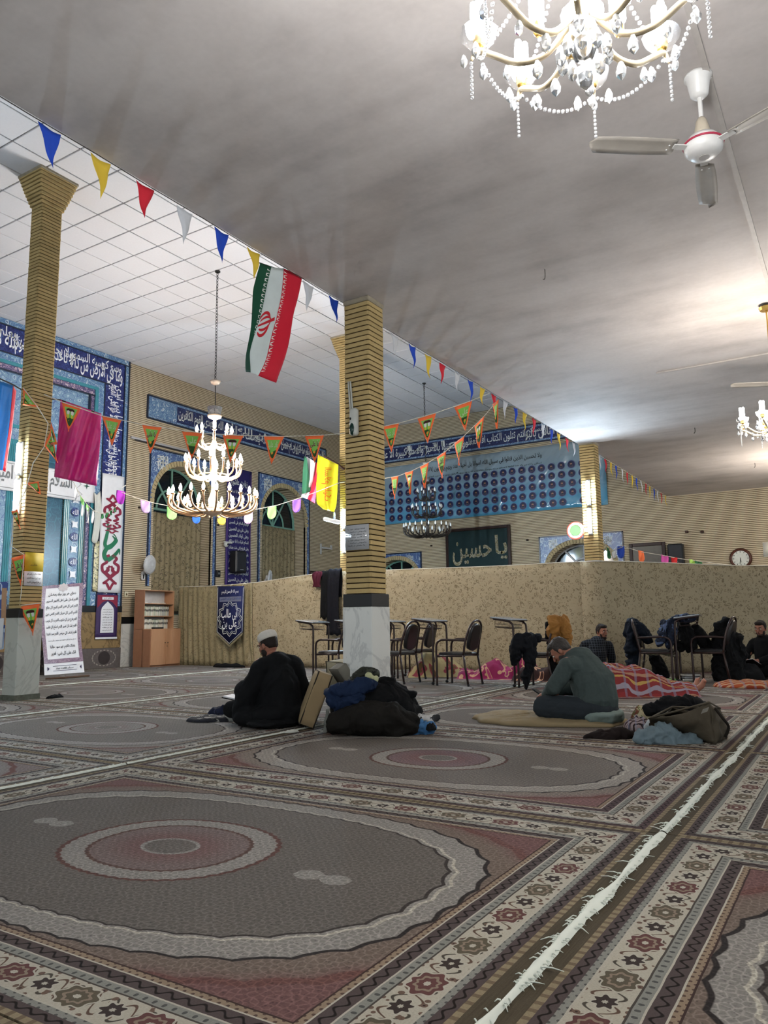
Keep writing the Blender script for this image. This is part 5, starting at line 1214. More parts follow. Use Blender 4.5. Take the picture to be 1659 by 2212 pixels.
fr2 = thing('framed_print', (19.38, YQ-.03, 2.2), 'small dark framed picture just above the partition', 'picture frame'); MB().box((0, 0, .2), (.76, .04, .4), None, .01).build('frame', FRM, fr2); MB().box((0, -.022, .2), (.62, .01, .28)).build('picture', plain('grey_print', '6c625a', .4), fr2); MB().ell((.1, -.03, .2), (.12, .01, .07)).build('print_shape', plain('dark_red_print', '4a2420', .5), fr2)
for (x, z, lb) in ((14.98, 3.6, 'small dark box on the brick pier left of the script cloth'), (12.3, 3.75, 'small dark box high beside the mihrab')):
    q = thing('wall_socket_box', (x, YQ-.02, z), lb, 'wall box'); MB().box((0, 0, .03), (.06, .04, .05), None, .006).build('box', plain('dark_wall_box', '2b1d17'), q)
sw = thing('wall_switch', (12.0, YQ-.02, 1.62), 'cream wall switch right of the mihrab', 'switch'); MB().box((0, 0, .06), (.1, .025, .13), None, .006).build('plate', plain('cream_plastic', 'c9c3a8', .5), sw); MB().box((0, -.016, .06), (.03, .012, .05)).build('rocker', plain('brown_rocker', '6b5a40', .5), sw)
# ================================================================ curtains
def brocade(name, c, c2, leaf, scale):
    m = Mat(name, .65, .35); p = m.tc('UV'); x, y, z = m.xyz(p)
    n = m.noise(p, scale*.6, 2, col=True); vv = m.nd('ShaderNodeVectorMath'); vv.operation = 'MULTIPLY_ADD'; m.ln(n, vv.inputs[0]); vv.inputs[1].default_value = (.14,)*3; m.ln(p, vv.inputs[2]); q = V(m, vv.outputs[0])
    e = m.vor(q, scale, 'DISTANCE_TO_EDGE'); d = m.vor(q, scale*1.0, 'F1'); br = m.noise(p, scale*1.3, 1)
    col = m.mix(m.noise(p, 3, 3), c, c2)
    d2 = m.vor(q, scale*1.7, 'F1'); col = m.mix((1-m.sm(.04, .10, (d-.34).abs()))*(br > .45)*.85, col, leaf); col = m.mix((1-m.sm(.04, .10, (d2-.30).abs()))*(br < .47)*.6, col, leaf); col = m.mix((d < .11)*.8, col, leaf)
    m.base(col); m.bump(m.noise(p, 30, 2), .004); return m.mat
BROC1 = brocade('gold_brocade', '948869', '827657', '64583f', 17); BROC2 = brocade('tan_leaf_brocade', 'a4977c', '94876b', '67593f', 13); BROC3 = brocade('grey_gold_curtain', '8e8265', '776b50', '4a422f', 9)
def uvmesh(o, fn):
    me = o.data; uv = me.uv_layers.new(name='UVMap'); 
    for lp in me.loops: uv.data[lp.index].uv = fn(lp.vertex_index)
    return o
def curtain(nm, path, label, mat, pitch, amp, flare=.0, rope=True, seed=0, bottom=0.012, drag=0.0):
    """path: (x, y, top height) along the rope; cloth with vertical folds down to the floor"""
    root = thing(nm, (path[0][0], path[0][1], 0), label, 'curtain')
    P = bez(path, 12); L = [0]
    for i in range(1, len(P)): L.append(L[-1]+(Vector((P[i].x, P[i].y))-Vector((P[i-1].x, P[i-1].y))).length)
    tot = L[-1]; n = max(8, int(tot/pitch*6)); nv = 14
    def at(s):
        for i in range(1, len(L)):
            if s <= L[i] or i == len(L)-1:
                t = (s-L[i-1])/max(L[i]-L[i-1], 1e-6); return P[i-1].lerp(P[i], t), (P[i]-P[i-1])
    vs = []; uvs = []
    for j in range(nv+1):
        v = j/nv
        for i in range(n+1):
            s = tot*i/n; p, t = at(s); t = Vector((t.x, t.y, 0)).normalized(); nn = Vector((t.y, -t.x, 0))
            ph = s/pitch*2*PI+1.2*noise.noise((s*.7, seed, 0)); a = amp*(.35+.65*v)*(.6+.6*noise.noise((s*1.1, v*1.3, seed)))
            z = p.z*(1-v)+bottom*v-.02*(1-v)*abs(math.sin(s*3.1))*0
            q = Vector((p.x, p.y, z))+nn*(a*math.sin(ph+.5*v)+flare*v*v+.02*noise.noise((s*2, v*3, seed+5)))+t*drag*v*v
            vs.append(q-Vector((path[0][0], path[0][1], 0))); uvs.append((s, z))
    mb = MB(); mb.add(vs, [(j*(n+1)+i, j*(n+1)+i+1, (j+1)*(n+1)+i+1, (j+1)*(n+1)+i) for j in range(nv) for i in range(n)])
    o = mb.build('cloth', mat, root, smooth=True); uvmesh(o, lambda k: uvs[k]); md = o.modifiers.new('t', 'SOLIDIFY'); md.thickness = .003
    if rope: MB().tube([q-Vector((path[0][0], path[0][1], 0))+Vector((0, 0, .006)) for q in P], .008, 6).build('rope', STR, root)
    return root
curtain('partition_curtain', [(13.08, 14.05, 1.86), (12.97, 13.2, 1.84), (12.97, 12.5, 1.84), (13.07, 11.70, 1.87)], 'pleated gold brocade curtain hanging beside the bookcase', BROC1, .19, .05, -.06, drag=.05)
curtain('partition_curtain', [(13.10, 11.98, 1.87), (13.14, 11.6, 1.88), (13.2, 10.8, 1.95), (13.27, 10.0, 2.01), (13.30, 9.3, 2.02), (13.30, 7.6, 2.0), (13.28, 6.0, 1.97), (13.20, 4.6, 1.96), (13.17, 3.98, 1.95)], 'long tan leaf-patterned curtain partition running from the pennant to the lit column', BROC2, .62, .022, -.02, seed=4)
curtain('partition_curtain', [(13.13, 4.15, 1.952), (13.19, 3.74, 1.945), (14.0, 2.95, 1.925), (15.1, 1.9, 1.885), (16.3, .6, 1.88), (17.0, -.3, 1.88)], 'tan leaf-patterned curtain partition from the lit column to the right edge', BROC2, .75, .02, -.02, seed=9)
curtain('window_curtain', [(12.77, YQ+.36, 3.82), (13.5, YQ+.4, 3.80), (14.70, YQ+.38, 3.80)], 'grey-gold patterned curtain in the arched window beside the mihrab', BROC3, .17, .05, rope=False, bottom=1.3)
curtain('window_curtain', [(16.80, YQ+.36, 3.90), (17.8, YQ+.4, 3.88), (18.80, YQ+.38, 3.86)], 'grey-gold patterned curtain in the arched window near the corner', BROC3, .17, .05, rope=False, bottom=1.3)
# tied-back dark side of the first curtain
tbk = MB().grid(lambda u, v: Vector((13.02+.10*u+.03*math.sin(u*9+v*3), 13.98+.12*math.sin(v*3)*u-.3*v*(1-v)*u, 1.84-1.78*v)), 8, 18)
o = tbk.build('side_drape', BROC3, smooth=True, solid=.004); tag(o, 'dark gathered drape between the bookcase and the brocade curtain', 'curtain'); uvmesh(o, lambda k: (o.data.vertices[k].co.x*2, o.data.vertices[k].co.z))
# navy pennant with name on the partition
PN = thing('name_pennant', (12.86, 12.15, .5), 'navy velvet pennant with white calligraphy and gold fringe on the curtain', 'banner')
ux = Vector((0, -1, 0)); PO = Vector((12.855, 12.56, 0))
SP = lambda a, b, k=0.0: PO+ux*a+Vector((-k, 0, b))
mb = MB(); outl = [(0, 1.82), (.82, 1.80), (.80, .78), (.40, .50), (0, .78)]; mb.poly([SP(a, b) for a, b in outl]); o = gpart(PN, mb, 'velvet', plain('navy_velvet', '131a45', .8), thick=.006)
mb = MB()
for i in range(90):
    t = i/90; a, b = (0+t*2*.40, .78-t*2*.28) if t < .5 else (.40+(t-.5)*2*.40, .50+(t-.5)*2*.28); ribbon2(mb, [(a, b), (a+.005*math.sin(i*7), b-.055)], .006, lambda x, y: SP(x, y, .003))
gpart(PN, mb, 'gold_fringe', plain('gold_fringe', '8d8468', .8))['kind'] = 'stuff'
mb = MB(); star = [(math.cos(2*PI*q/48)*(1+.10*math.cos(12*2*PI*q/48)), math.sin(2*PI*q/48)*(1+.10*math.cos(12*2*PI*q/48))) for q in range(49)]
for r, wd in ((.345, .014), (.30, .008)): ribbon2(mb, [(.40+x*r, 1.08+y*r*1.05) for x, y in star], wd, lambda x, y: SP(x, y, .008))
ribbon2(mb, [(.02, 1.79), (.02, .79), (.40, .525), (.78, .79), (.80, 1.77)], .012, lambda x, y: SP(x, y, .008)); gpart(PN, mb, 'silver_outline', IVORY)
mb = MB(); write(mb, 'علی بن', lambda x, y: SP(x, y, .01), .18, .84, .44, .22); write(mb, 'ابی طالب', lambda x, y: SP(x, y, .01), .15, 1.04, .48, .26); write(mb, 'بسم الله الرحمن الرحیم', lambda x, y: SP(x, y, .01), .14, 1.62, .52, .11); gpart(PN, mb, 'lettering', WHITELET)
mb = MB(); mb.poly([SP(a, b, .008) for a, b in ((.08, 1.46), (.74, 1.46), (.74, 1.57), (.08, 1.57))]); gpart(PN, mb, 'script_band', plain('grey_script_band', '6d7084', .6)); mb = MB(); write(mb, 'السلام علیک یا امیر المومنین', lambda x, y: SP(x, y, .012), .10, 1.48, .62, .08); gpart(PN, mb, 'band_lettering', T_NAVY)
for a_ in (.06, .40, .76): gpart(PN, MB().tube([SP(a_, 1.80), (12.9, 12.56-a_, 1.86), (12.985, 12.56-a_, 1.852)], .004, 5), 'loop', STR)
# ================================================================ bookcase with books
WOOD = Mat('beech_laminate', .5, .3); _p = WOOD.tc('Object'); _x, _y, _z = WOOD.xyz(_p); WOOD.base(WOOD.mix(WOOD.noise(WOOD.vec(_x*14, _y*14, _z*1.2), 4, 3), 'b98e6c', 'a77d5d')); WOOD = WOOD.mat
WOOD2 = plain('darker_side_laminate', '93694f', .5, .3, var=.1); WBACK = plain('white_back_board', 'b9b6b2', .6)
bc = thing('bookcase', (12.5, 14.1, 0), 'beech bookcase with open shelves of books over two cupboard doors', 'bookcase', rz=.10)
def wpart(c, d, nm, mat, par=bc, bev=.003): return MB().box(c, d, None, bev).build(nm, mat, par)
for s in (-1, 1): wpart((s*.49, .12, .885), (.02, .30, 1.77), 'side_panel', WOOD2 if s < 0 else WOOD)
wpart((-.49, -.12, .425), (.02, .25, .85), 'cupboard_side', WOOD2); wpart((.49, -.12, .425), (.02, .25, .85), 'cupboard_side', WOOD)
for z in (1.76, 1.45, 1.16): wpart((0, .12, z), (.96, .29, .018), 'shelf' if z < 1.7 else 'top_panel', WOOD)
wpart((0, .0, .86), (1.0, .5, .02), 'counter', WOOD); wpart((0, .265, 1.31), (.96, .008, .90), 'back_board', WBACK); wpart((0, .0, .03), (.96, .46, .05), 'plinth', WOOD2)
for s in (-1, 1):
    d = wpart((s*.245, -.255, .45), (.484, .018, .80), 'door', WOOD)
    MB().ell((s*.245-s*.20, -.275, .55), (.014, .014, .014), None, 10).build('knob', plain('dark_knob', '2b1c14', .4), d, smooth=True)
MB().ell((.03, -.268, .47), (.01, .008, .01), None, 8).build('lock', plain('dark_knob', '2b1c14'), bc)
BKM = [plain('book_cream', 'c3bfae', .6), plain('book_grey', 'a5a79f', .6), plain('book_white', 'cbcac2', .6), plain('book_pale_green', 'aab29d', .6)]
SPN = plain('dark_spine_label', '3a3a3c', .5)
bcm = bc.matrix_basis.copy(); from mathutils import Euler
Mb = Matrix.Translation(bc.location) @ Euler((0, 0, .10)).to_matrix().to_4x4()
bme = {}
ORD = ['first', 'second', 'third', 'fourth', 'fifth', 'sixth', 'seventh', 'eighth', 'ninth', 'tenth', 'eleventh', 'twelfth', 'thirteenth', 'fourteenth', 'fifteenth', 'sixteenth', 'seventeenth', 'eighteenth', 'nineteenth', 'twentieth', 'twenty-first', 'twenty-second', 'twenty-third', 'twenty-fourth', 'twenty-fifth', 'twenty-sixth', 'twenty-seventh', 'twenty-eighth', 'twenty-ninth', 'thirtieth', 'thirty-first', 'thirty-second', 'thirty-third']
for sh, z in (('middle', 1.17), ('lower', .87)):
    x = -.46; i = 0
    while x < .37:
        wd = random.choice((.026, .030, .034)); h = random.uniform(.20, .225); mt = random.choice(BKM)
        k = (round(wd, 3), mt.name)
        if k not in bme:
            bme[k] = (MB().box((0, 0, .1075), (wd-.002, .15, .215), None, .003).mesh('book', mt), MB().box((0, -.0765, .13), (wd*.7, .002, .05)).mesh('spine_label', SPN))
        o = link('book', bme[k][0]); o.matrix_basis = Mb @ Matrix.Translation((x+wd/2, .12, z)); o.scale = (1, 1, h/.215); i += 1
        tag(o, ORD[i-1]+' book from the left in the row on the '+sh+' bookcase shelf', 'book', 'pale books on the '+sh+' bookcase shelf')
        q = link('spine_label', bme[k][1], o); x += wd
for (x, L, lb) in ((-.38, .12, 'left'), (-.02, .10, 'middle'), (.22, .10, 'right')):
    o = MB().box((0, 0, .012), (L, .14, .022), None, .003).build('book', BKM[2]); o.matrix_basis = Mb @ Matrix.Translation((x, .10, 1.46)) @ Euler((0, 0, .3)).to_matrix().to_4x4(); tag(o, 'flat book lying at the '+lb+' of the top bookcase shelf', 'book', 'flat books on the top shelf')
o = MB().box((0, 0, .02), (.30, .1, .035), None, .006).build('black_case', INK); o.matrix_basis = Mb @ Matrix.Translation((-.20, -.17, .871)); tag(o, 'flat black case lying on the bookcase counter', 'case')
# ================================================================ on the columns
nt = thing('notice', (5.84, 3.95, 1.61), 'grey laminated notice hung on the marble-based column', 'notice')
Fn = flat((5.848, 0, 0), (0, -1, 0), (0, 0, 1), .002); mb = MB(); gpart(nt, MB().box((5.85, 3.95, 1.73), (.006, .265, .235)), 'sheet', Mat('laminated_sheet', .12, .6).base('a9abad').mat)
mb = MB()
for i in range(7): write(mb, ['لطفا موبایل خود را', 'خاموش نمایید', 'با تشکر از شما', 'هنگام نماز'][i % 4], Fn, -4.05+.02*(i % 2), 1.80-i*.026, .19, .014)
gpart(nt, mb, 'lettering', INK)
dv = thing('white_dispenser', (5.83, 3.96, 2.69), 'white plastic device with two conduits high on the marble-based column', 'device')
PW = plain('ivory_plastic', 'b9bab3', .4, .4); gpart(dv, MB().box((5.825, 3.955, 2.83), (.07, .085, .27), None, .02), 'body', PW); gpart(dv, MB().ell((5.80, 3.96, 2.76), (.025, .03, .06)), 'green_window', plain('dark_green_glass', '14332c', .2), True); gpart(dv, MB().ell((5.795, 3.975, 2.86), (.01, .012, .015)), 'button', INK, True)
for k in (-.012, .012): gpart(dv, MB().tube([(5.85, 4.0+k, 2.92), (5.85, 4.025+k, 3.25)], .009, 6), 'conduit', PW)
n2 = thing('notice', (6.08, 9.27, 1.48), 'yellow and white paper notice on the tall left column', 'notice')
F9 = flat((0, 9.2765, 0), (1, 0, 0), (0, 0, 1), .002)
gpart(n2, MB().box((6.085, 9.28, 1.795), (.265, .006, .25)), 'yellow_half', plain('yellow_paper', 'c7ad2e', .6)); gpart(n2, MB().box((6.085, 9.28, 1.575), (.265, .006, .19)), 'white_half', PAPER)
mb = MB(); [write(mb, s, F9, 5.99, 1.62-i*.055, .2, .032) for i, s in enumerate(('لحظات صفای دل نفس بخیر', 'خود را روی صحنه نگهدارید', 'و فراموش کنید'))]; write(mb, 'یادآوری', F9, 6.03, 1.74, .1, .03); gpart(n2, mb, 'lettering', INK)
# coloured picture poster and dark clothes at the left border
cp = thing('picture_poster', (5.2, 10.5, .9), 'colourful picture poster cut off by the left border', 'poster')
dP = 11.3
gpart(cp, dpatch([(-90, 1262), (-90, 1420)], [(18, 1256), (8, 1402)], dP, lambda u, v: .02*math.sin(u*5), 8, 8), 'sheet', tile_mat('colour_picture_print', '3a4f8c', 'b9cbe0', 'b59a7c', '6b4a7c', 1.6)); gpart(cp, dpatch([(4, 1270), (2, 1350)], [(15, 1270), (12, 1350)], dP-.02, lambda u, v: 0, 3, 6), 'tower_print', plain('tan_print', 'b08a6a', .6))
gpart(cp, dpatch([(-40, 1340), (-40, 1400)], [(9, 1335), (4, 1400)], dP-.03, lambda u, v: 0, 3, 6), 'white_stripes', PAPER)
# ================================================================ prayer chairs with a writing top
TUBEM = plain('dark_brown_tube', '2b1a17', .35, .5, .2); VINYL = plain('black_vinyl_pad', '1b1819', .35, .5); TOPM = plain('glossy_grey_top', '8e969c', .12, .6, var=.1)
def prayer_chair(loc, rz, label, desk=True):
    root = thing('prayer_chair', (*loc, .012), label, 'chair', 'chairs with a writing top along the partition', rz=rz)
    for s in (-1, 1):
        y = s*.245
        MB().tube(bez([(.22, y, 0), (.22, y, .30), (.22, y, .58), (.16, y, .655), (.05, y, .665), (-.25, y, .655)], 5), .0165, 8).build('front_leg', TUBEM, root, smooth=True)
        MB().tube([(-.29, y, 0), (-.25, y, .25), (-.22, y, .44)], .0165, 8).build('rear_leg', TUBEM, root, smooth=True)
        MB().tube([(.22, y, .43), (-.24, y, .43)], .014, 8).build('seat_rail', TUBEM, root, smooth=True)
        for x in (.22, -.29): MB().lathe([(.018, 0), (.018, .03), (.014, .035)], 8, Matrix.Translation((x, y, -.002))).build('foot_cap', INK, root)
    MB().tube(bez([(-.22, .245, .44), (-.26, .24, .66), (-.31, .21, .83), (-.335, .12, .92), (-.34, 0, .945), (-.335, -.12, .92), (-.31, -.21, .83), (-.26, -.24, .66), (-.22, -.245, .44)], 5), .0165, 8).build('back_tube', TUBEM, root, smooth=True)
    MB().tube([(.22, -.245, .42), (.22, .245, .42)], .014, 8).build('stretcher', TUBEM, root)
    def pad(u, v):
        t = v; wd = .165*math.sqrt(max(0, 1-(2*t-1)**4))+.004; z = .50+.40*t; x = -.235-.10*t; return Vector((x, (u-.5)*2*wd, z))
    mb = MB().grid(pad, 8, 12); o = mb.build('back_pad', VINYL, root, smooth=True); md = o.modifiers.new('t', 'SOLIDIFY'); md.thickness = .05; md.offset = 0
    MB().box((-.01, 0, .455), (.44, .44, .05), None, .02).build('seat_pad', VINYL, root)
    if desk:
        for s in (-1, 1):
            y = s*.225
            MB().tube(bez([(.29, y, .05), (.29, y, .4), (.29, y, .82), (.32, y, .90), (.40, y, .935), (.60, y, .965)], 5), .016, 8).build('desk_support', TUBEM, root, smooth=True)
            w_ = MB().lathe([(.001, -.012), (.022, -.012), (.025, 0), (.022, .012), (.001, .012)], 12, Matrix.Translation((.30, y, .026)) @ Matrix.Rotation(PI/2, 4, 'X')); w_.build('caster', INK, root, smooth=True)
        MB().box((.46, 0, .966), (.36, .50, .02), Matrix.Rotation(-.12, 3, 'Y'), .006).build('writing_top', TOPM, root); MB().box((.46, 0, .955), (.37, .51, .012), Matrix.Rotation(-.12, 3, 'Y')).build('top_rim', TUBEM, root)
        mb = MB()
        for i in range(11):
            t = -.2+.04*i; mb.tube([(.34, t, .925), (.36, t, .82), (.58, t, .84), (.60, t, .95)], .0022, 4)
        for z in (.83, .87): mb.tube([(.35, -.2, z), (.59, -.2, z+.02), (.59, .2, z+.02), (.35, .2, z)], .0025, 4, close=True)
        mb.build('wire_basket', TUBEM, root)['kind'] = 'stuff'
    return root
Q = PI/2
prayer_chair((10.41, 5.23), Q, 'empty dark prayer chair with grey writing top right of the marble-based column')
prayer_chair((10.40, 6.30), Q, 'dark prayer chair partly hidden by the marble base on its right side')
prayer_chair((11.45, 6.55), Q+.1, 'dark prayer chair in the second row behind the marble base')
prayer_chair((10.50, 3.97), Q-.05, 'prayer chair hung with black trousers and an ochre shirt')
prayer_chair((10.44, 7.50), Q+.03, 'prayer chair with shiny pale writing top left of the marble-based column')
prayer_chair((11.75, 7.65), Q, 'prayer chair behind the one left of the marble-based column')
prayer_chair((12.20, 2.72), -Q+.1, 'prayer chair hung with a dark jacket and facing right')
prayer_chair((12.40, 1.98), Q-.1, 'prayer chair under a long black coat at the far right', desk=False)
# ================================================================ cloth shapes
def heap(nm, c, rx, ry, h, rz, mat, label, cat, seed, folds=7, na=56, nr=16, flat_=.5, parent=None, lean=(0, 0), z0=.012, rg=.10):
    mb = MB(); vs = [Vector((lean[0]*1.0, lean[1]*1.0, h*(1+.15*noise.noise((seed, 2, 1)))))]; fs = []
    for j in range(1, nr+1):
        r = j/nr
        for k in range(na):
            a = 2*PI*k/na; ca, sa = math.cos(a), math.sin(a)
            R = 1+.22*noise.noise((ca*1.3+seed, sa*1.3, seed))+.07*noise.noise((ca*4, sa*4, seed*2))
            x, y = ca*r*R*rx, sa*r*R*ry
            n1 = noise.noise((x*3.0/max(rx, ry)+seed, y*3.0/max(rx, ry), seed*1.7)); rid = 1-abs(noise.noise((x*folds/max(rx, ry)*.6+seed*3, y*folds/max(rx, ry)*.6+n1*1.2, 5)))*2
            z = h*((1-r**2.4)**flat_)*(1+.45*n1)+h*rg*rid*(1-r**6)+h*.05*noise.noise((x*16/max(rx, ry)+seed, y*16/max(rx, ry), 9))*(1-r**4)
            vs.append(Vector((x+lean[0]*(1-r), y+lean[1]*(1-r), max(z, .004) if j < nr else .0)))
    fs += [(0, 1+k, 1+(k+1) % na) for k in range(na)]
    for j in range(nr-1): fs += [(1+j*na+k, 1+(j+1)*na+k, 1+(j+1)*na+(k+1) % na, 1+j*na+(k+1) % na) for k in range(na)]
    fs.append(tuple(1+(nr-1)*na+k for k in range(na))[::-1])
    mb.add(vs, fs); o = link(nm, mb.mesh(nm, mat, True), parent); o.location = (*c[:2], c[2] if len(c) > 2 else z0); o.rotation_euler.z = rz
    if label: tag(o, label, cat)
    return o
def fabric(name, c, c2=None, sc=6, rough=.85, bump=.012):
    m = Mat(name, rough, .2); p = m.tc('Object'); n = m.noise(p, sc, 4); m.base(m.mix(n, c, c2 or c)); m.bump(m.noise(p, sc*1.5, 3), bump, .7); return m.mat
def striped(name, cols, freq, axis=0):
    m = Mat(name, .85, .2); p = m.tc('Object'); X = m.xyz(p); wv = m.noise(p, 3, 2)*.05; t = ((X[axis]+wv)*freq).frac(); col = None
    c = m.mix(t < .0, cols[0][1], cols[0][1])
    for th, cc in cols: c = m.mix(t > th, c, cc)
    u = ((X[1-axis]+wv)*freq*.8).frac(); c = m.mix((u > .8)*.45, c, '7a7f95'); m.base(c); m.bump(m.noise(p, 9, 3), .012, .6); return m.mat
def floral(name, ground, blot, line, sc=3.0):
    m = Mat(name, .8, .25); p = m.tc('Object'); n = m.noise(p, sc, 2, dist=1.5); d = m.vor(p, sc*2.2, 'F1')
    c = m.mix(m.sm(.48, .56, n), ground, blot); c = m.mix((n-.52).abs() < .018, c, line); c = m.mix(d < .16, c, line); m.base(c); m.bump(m.noise(p, 8, 3), .015, .6); return m.mat
BLK = fabric('black_fabric', '08090b', '0d0e10', rough=.9); NAVYF = fabric('navy_blue_shirt_cloth', '14243f', '0f1c33'); DKBRN = fabric('dark_brown_cloth', '1d1412', '150e0d')
# ---- the pile against the marble column
heap('black_wallet', (5.66, 3.10, .06), .05, .04, .05, .2, BLK, 'small black pouch on the light blue cloth', 'pouch', 7.2, 3)
heap('white_tissue', (5.30, 4.27), .07, .025, .02, -.6, fabric('white_tissue', 'c6c6bd', 'b0b0a6'), 'white paper tissue on the carpet by the cushion', 'tissue', 1.2, 3)
# ---- cushions between the cloaked man and the column
CUSH = plain('beige_cushion_cloth', '8d7a5c', .85, .2, var=.1); CUSH2 = plain('grey_cushion_cloth', '6f6c62', .9, .2, var=.2)
def cushion(c, d, R3, label, m1, m2):
    root = thing('cushion', c, label, 'cushion'); 
    bm = bmesh.new(); bmesh.ops.create_cube(bm, size=1.0); bmesh.ops.subdivide_edges(bm, edges=bm.edges, cuts=7, use_grid_fill=True)
    vs = []
    for v in bm.verts:
        x, y, z = v.co*2; k = 1+.14*(1-max(abs(y), abs(z))**2)*1.0; q = Vector((x*(.72+.28*k) if abs(x) > .99 else x, y*(1-.05*z*z), z*(1-.05*y*y)))
        vs.append(R3 @ Vector((q.x*d[0]/2*(1+.25*(1-max(abs(y), abs(z))**3)), q.y*d[1]/2, q.z*d[2]/2)))
    mb = MB(); mb.add(vs, [[q.index for q in f.verts] for f in bm.faces]); bm.free(); mb.build('cover', m1, root, smooth=True)
    ed = [(-d[0]/2, a*d[1]/2*.97, b*d[2]/2*.97) for a, b in ((-1, -1), (1, -1), (1, 1), (-1, 1))]
    for s in (-1, 1):
        mb = MB(); mb.tube([R3 @ Vector((s*d[0]/2*.98, q[1], q[2])) for q in ed], .006, 5, close=True); mb.build('piping', m2, root)
    return root
DKP = plain('dark_stitching', '1c1612', .8)
cushion((5.70, 4.33, .265), (.13, .40, .50), frame3((.66, -.75, -.38), (.26, -.29, 1)), 'beige upright cushion with dark stitching behind the cloaked man', CUSH, DKP)
cushion((5.90, 4.16, .47), (.09, .26, .18), frame3((.75, -.5, .6), (-.5, .4, 1)), 'small grey cushion on top of the beige cushion', CUSH2, CUSH2)
cushion((6.25, 4.37, .30), (.12, .40, .56), frame3((1, -.3, .15), (-.12, 0, 1)), 'cream cushion leaning on the far side of the marble column', plain('cream_cushion_cloth', 'a59c82', .85), DKP)
# ---- round the cloaked man
heap('checked_scarf', (5.62, 5.45), .34, .15, .05, 2.1, floral('black_white_check_cloth', '24252c', '8d8d88', '15161a', 8), 'black and white checked scarf spread on the carpet left of the cloaked man', 'scarf', 3.7, 9, flat_=.4)
heap('dark_blue_cloth', (5.82, 5.56, .03), .17, .09, .09, 2.0, floral('dark_blue_print_cloth', '141a30', '2b3048', '0d1020', 7), 'dark blue cloth bunched on the checked scarf', 'cloth', 5.9, 6)
bk = thing('open_book', (5.77, 5.27, .20), 'open book resting on the knee of the cloaked man', 'book', rz=.3)
for s in (-1, 1):
    MB().box((0, s*.085, .018), (.23, .17, .008), Matrix.Rotation(s*.18, 3, 'X')).build('cover', DKBRN, bk); MB().box((0, s*.082, .028), (.21, .16, .016), Matrix.Rotation(s*.18, 3, 'X'), .003).build('pages', PAPER, bk)
heap('white_bundle', (6.10, 5.33, .10), .12, .10, .17, .0, fabric('white_turban_cloth', 'c4c6c4', 'b2b4b2'), 'round white cloth bundle beyond the knee of the cloaked man', 'cloth', 2.9, 4, z0=.012)
# ---- round the man in the grey pullover
heap('beige_blanket', (7.05, 2.62), .50, .72, .045, .1, fabric('beige_towel_cloth', '8f8064', '7a6b50', 5), 'beige blanket spread under the man in the grey pullover', 'blanket', 1.9, 12, flat_=.25, nr=26, na=84, rg=.55)
heap('striped_towel', (6.62, 1.66, .02), .10, .12, .10, .3, striped('pink_stripe_towel', [(0, '8d7f80'), (.35, '2a2022'), (.5, '8d7f80'), (.75, '3a2c2e')], 22), 'folded pink and dark striped towel beside the white bundle', 'towel', 2.8, 3, flat_=.35)
heap('floral_cloth', (7.05, 1.72, .02), .12, .12, .14, .4, floral('small_flower_cloth', 'aaa083', '6a3f30', '51622f', 10), 'cream flowered cloth between the grey pullover man and the bag', 'cloth', 5.5, 5)
# ---- sleepers and blankets along the partition
def sleeper(c, L, W_, rz, prof, mat, seed, nm, label, cat, edge=.12):
    """blanket over a lying body; prof(t) = height along the length"""
    mb = MB(); nu, nv = 46, 26
    def f(u, v):
        s = 2*v-1; h = prof(u); e = 1 if 0.02 < u < .98 else 0
        k = max(0, 1-abs(s/.72)**2.6)**.55; wob = .10*noise.noise((u*5+seed, s*2, seed))
        z = h*k*(1+.25*noise.noise((u*7+seed, s*3, 2)))+.025*max(0, 1-abs(noise.noise((u*9+s*2+seed, s*4, 7)))*3)*(1-abs(s)**4)*e
        return Vector(((u-.5)*L*(1+.03*math.sin(s*5+seed)), s*W_/2*(1+wob+edge*noise.noise((u*6, seed, 3))), max(z, .006) if (e and abs(s) < .98) else .0))
    mb.grid(f, nu, nv); o = mb.build(nm, mat, None, smooth=True, origin=(0, 0, 0)); o.location = (*c, .014); o.rotation_euler.z = rz; tag(o, label, cat); return o
g = lambda x, m, s: math.exp(-((x-m)/s)**2)
sleeper((9.75, 2.62), 1.75, .72, -1.02, lambda t: .20*g(t, .12, .10)+.30*g(t, .36, .2)+.22*g(t, .62, .16)+.10*g(t, .88, .2)+.03, striped('red_plaid_blanket', [(0, '6f2a2c'), (.12, '8c8490'), (.26, '7a2f30'), (.44, 'a8894c'), (.52, '6b2427'), (.66, '95705a'), (.8, '7b2c2e')], 8.5, 1), 3, 'plaid_blanket', 'red and gold striped blanket over a sleeper with bare feet', 'blanket')
sleeper((11.95, 6.35), 1.1, .75, -1.0, lambda t: .38*g(t, .3, .22)+.25*g(t, .65, .25), floral('cream_floral_blanket', 'a5946a', '5e4527', '8a3a44', 1.5), 5, 'floral_blanket', 'cream and brown flowered blanket heaped behind the empty chair', 'blanket')
sleeper((11.9, 5.22), 1.35, .8, -1.35, lambda t: .12*g(t, .08, .1)+.27*g(t, .45, .2)+.46*g(t, .84, .13), floral('magenta_blanket', '7a1645', '93305c', 'b08a6a', 1.7), 8, 'magenta_blanket', 'magenta patterned blanket over a sleeper between the chairs', 'blanket')
sleeper((11.75, 4.25), 1.15, .75, -1.4, lambda t: .22*g(t, .2, .2)+.33*g(t, .65, .22), floral('brown_dotted_blanket', '2c1512', '3d1f18', 'b7896a', 2.4), 11, 'dotted_blanket', 'dark brown blanket with pale motifs behind the chair with hung clothes', 'blanket')
heap('red_checked_scarf', (9.35, 3.22), .13, .15, .13, .2, floral('red_white_check', 'a3585f', '8c3a44', 'b98a8a', 12), 'pink and red checked scarf at the head of the sleeper', 'scarf', 2.4, 6)
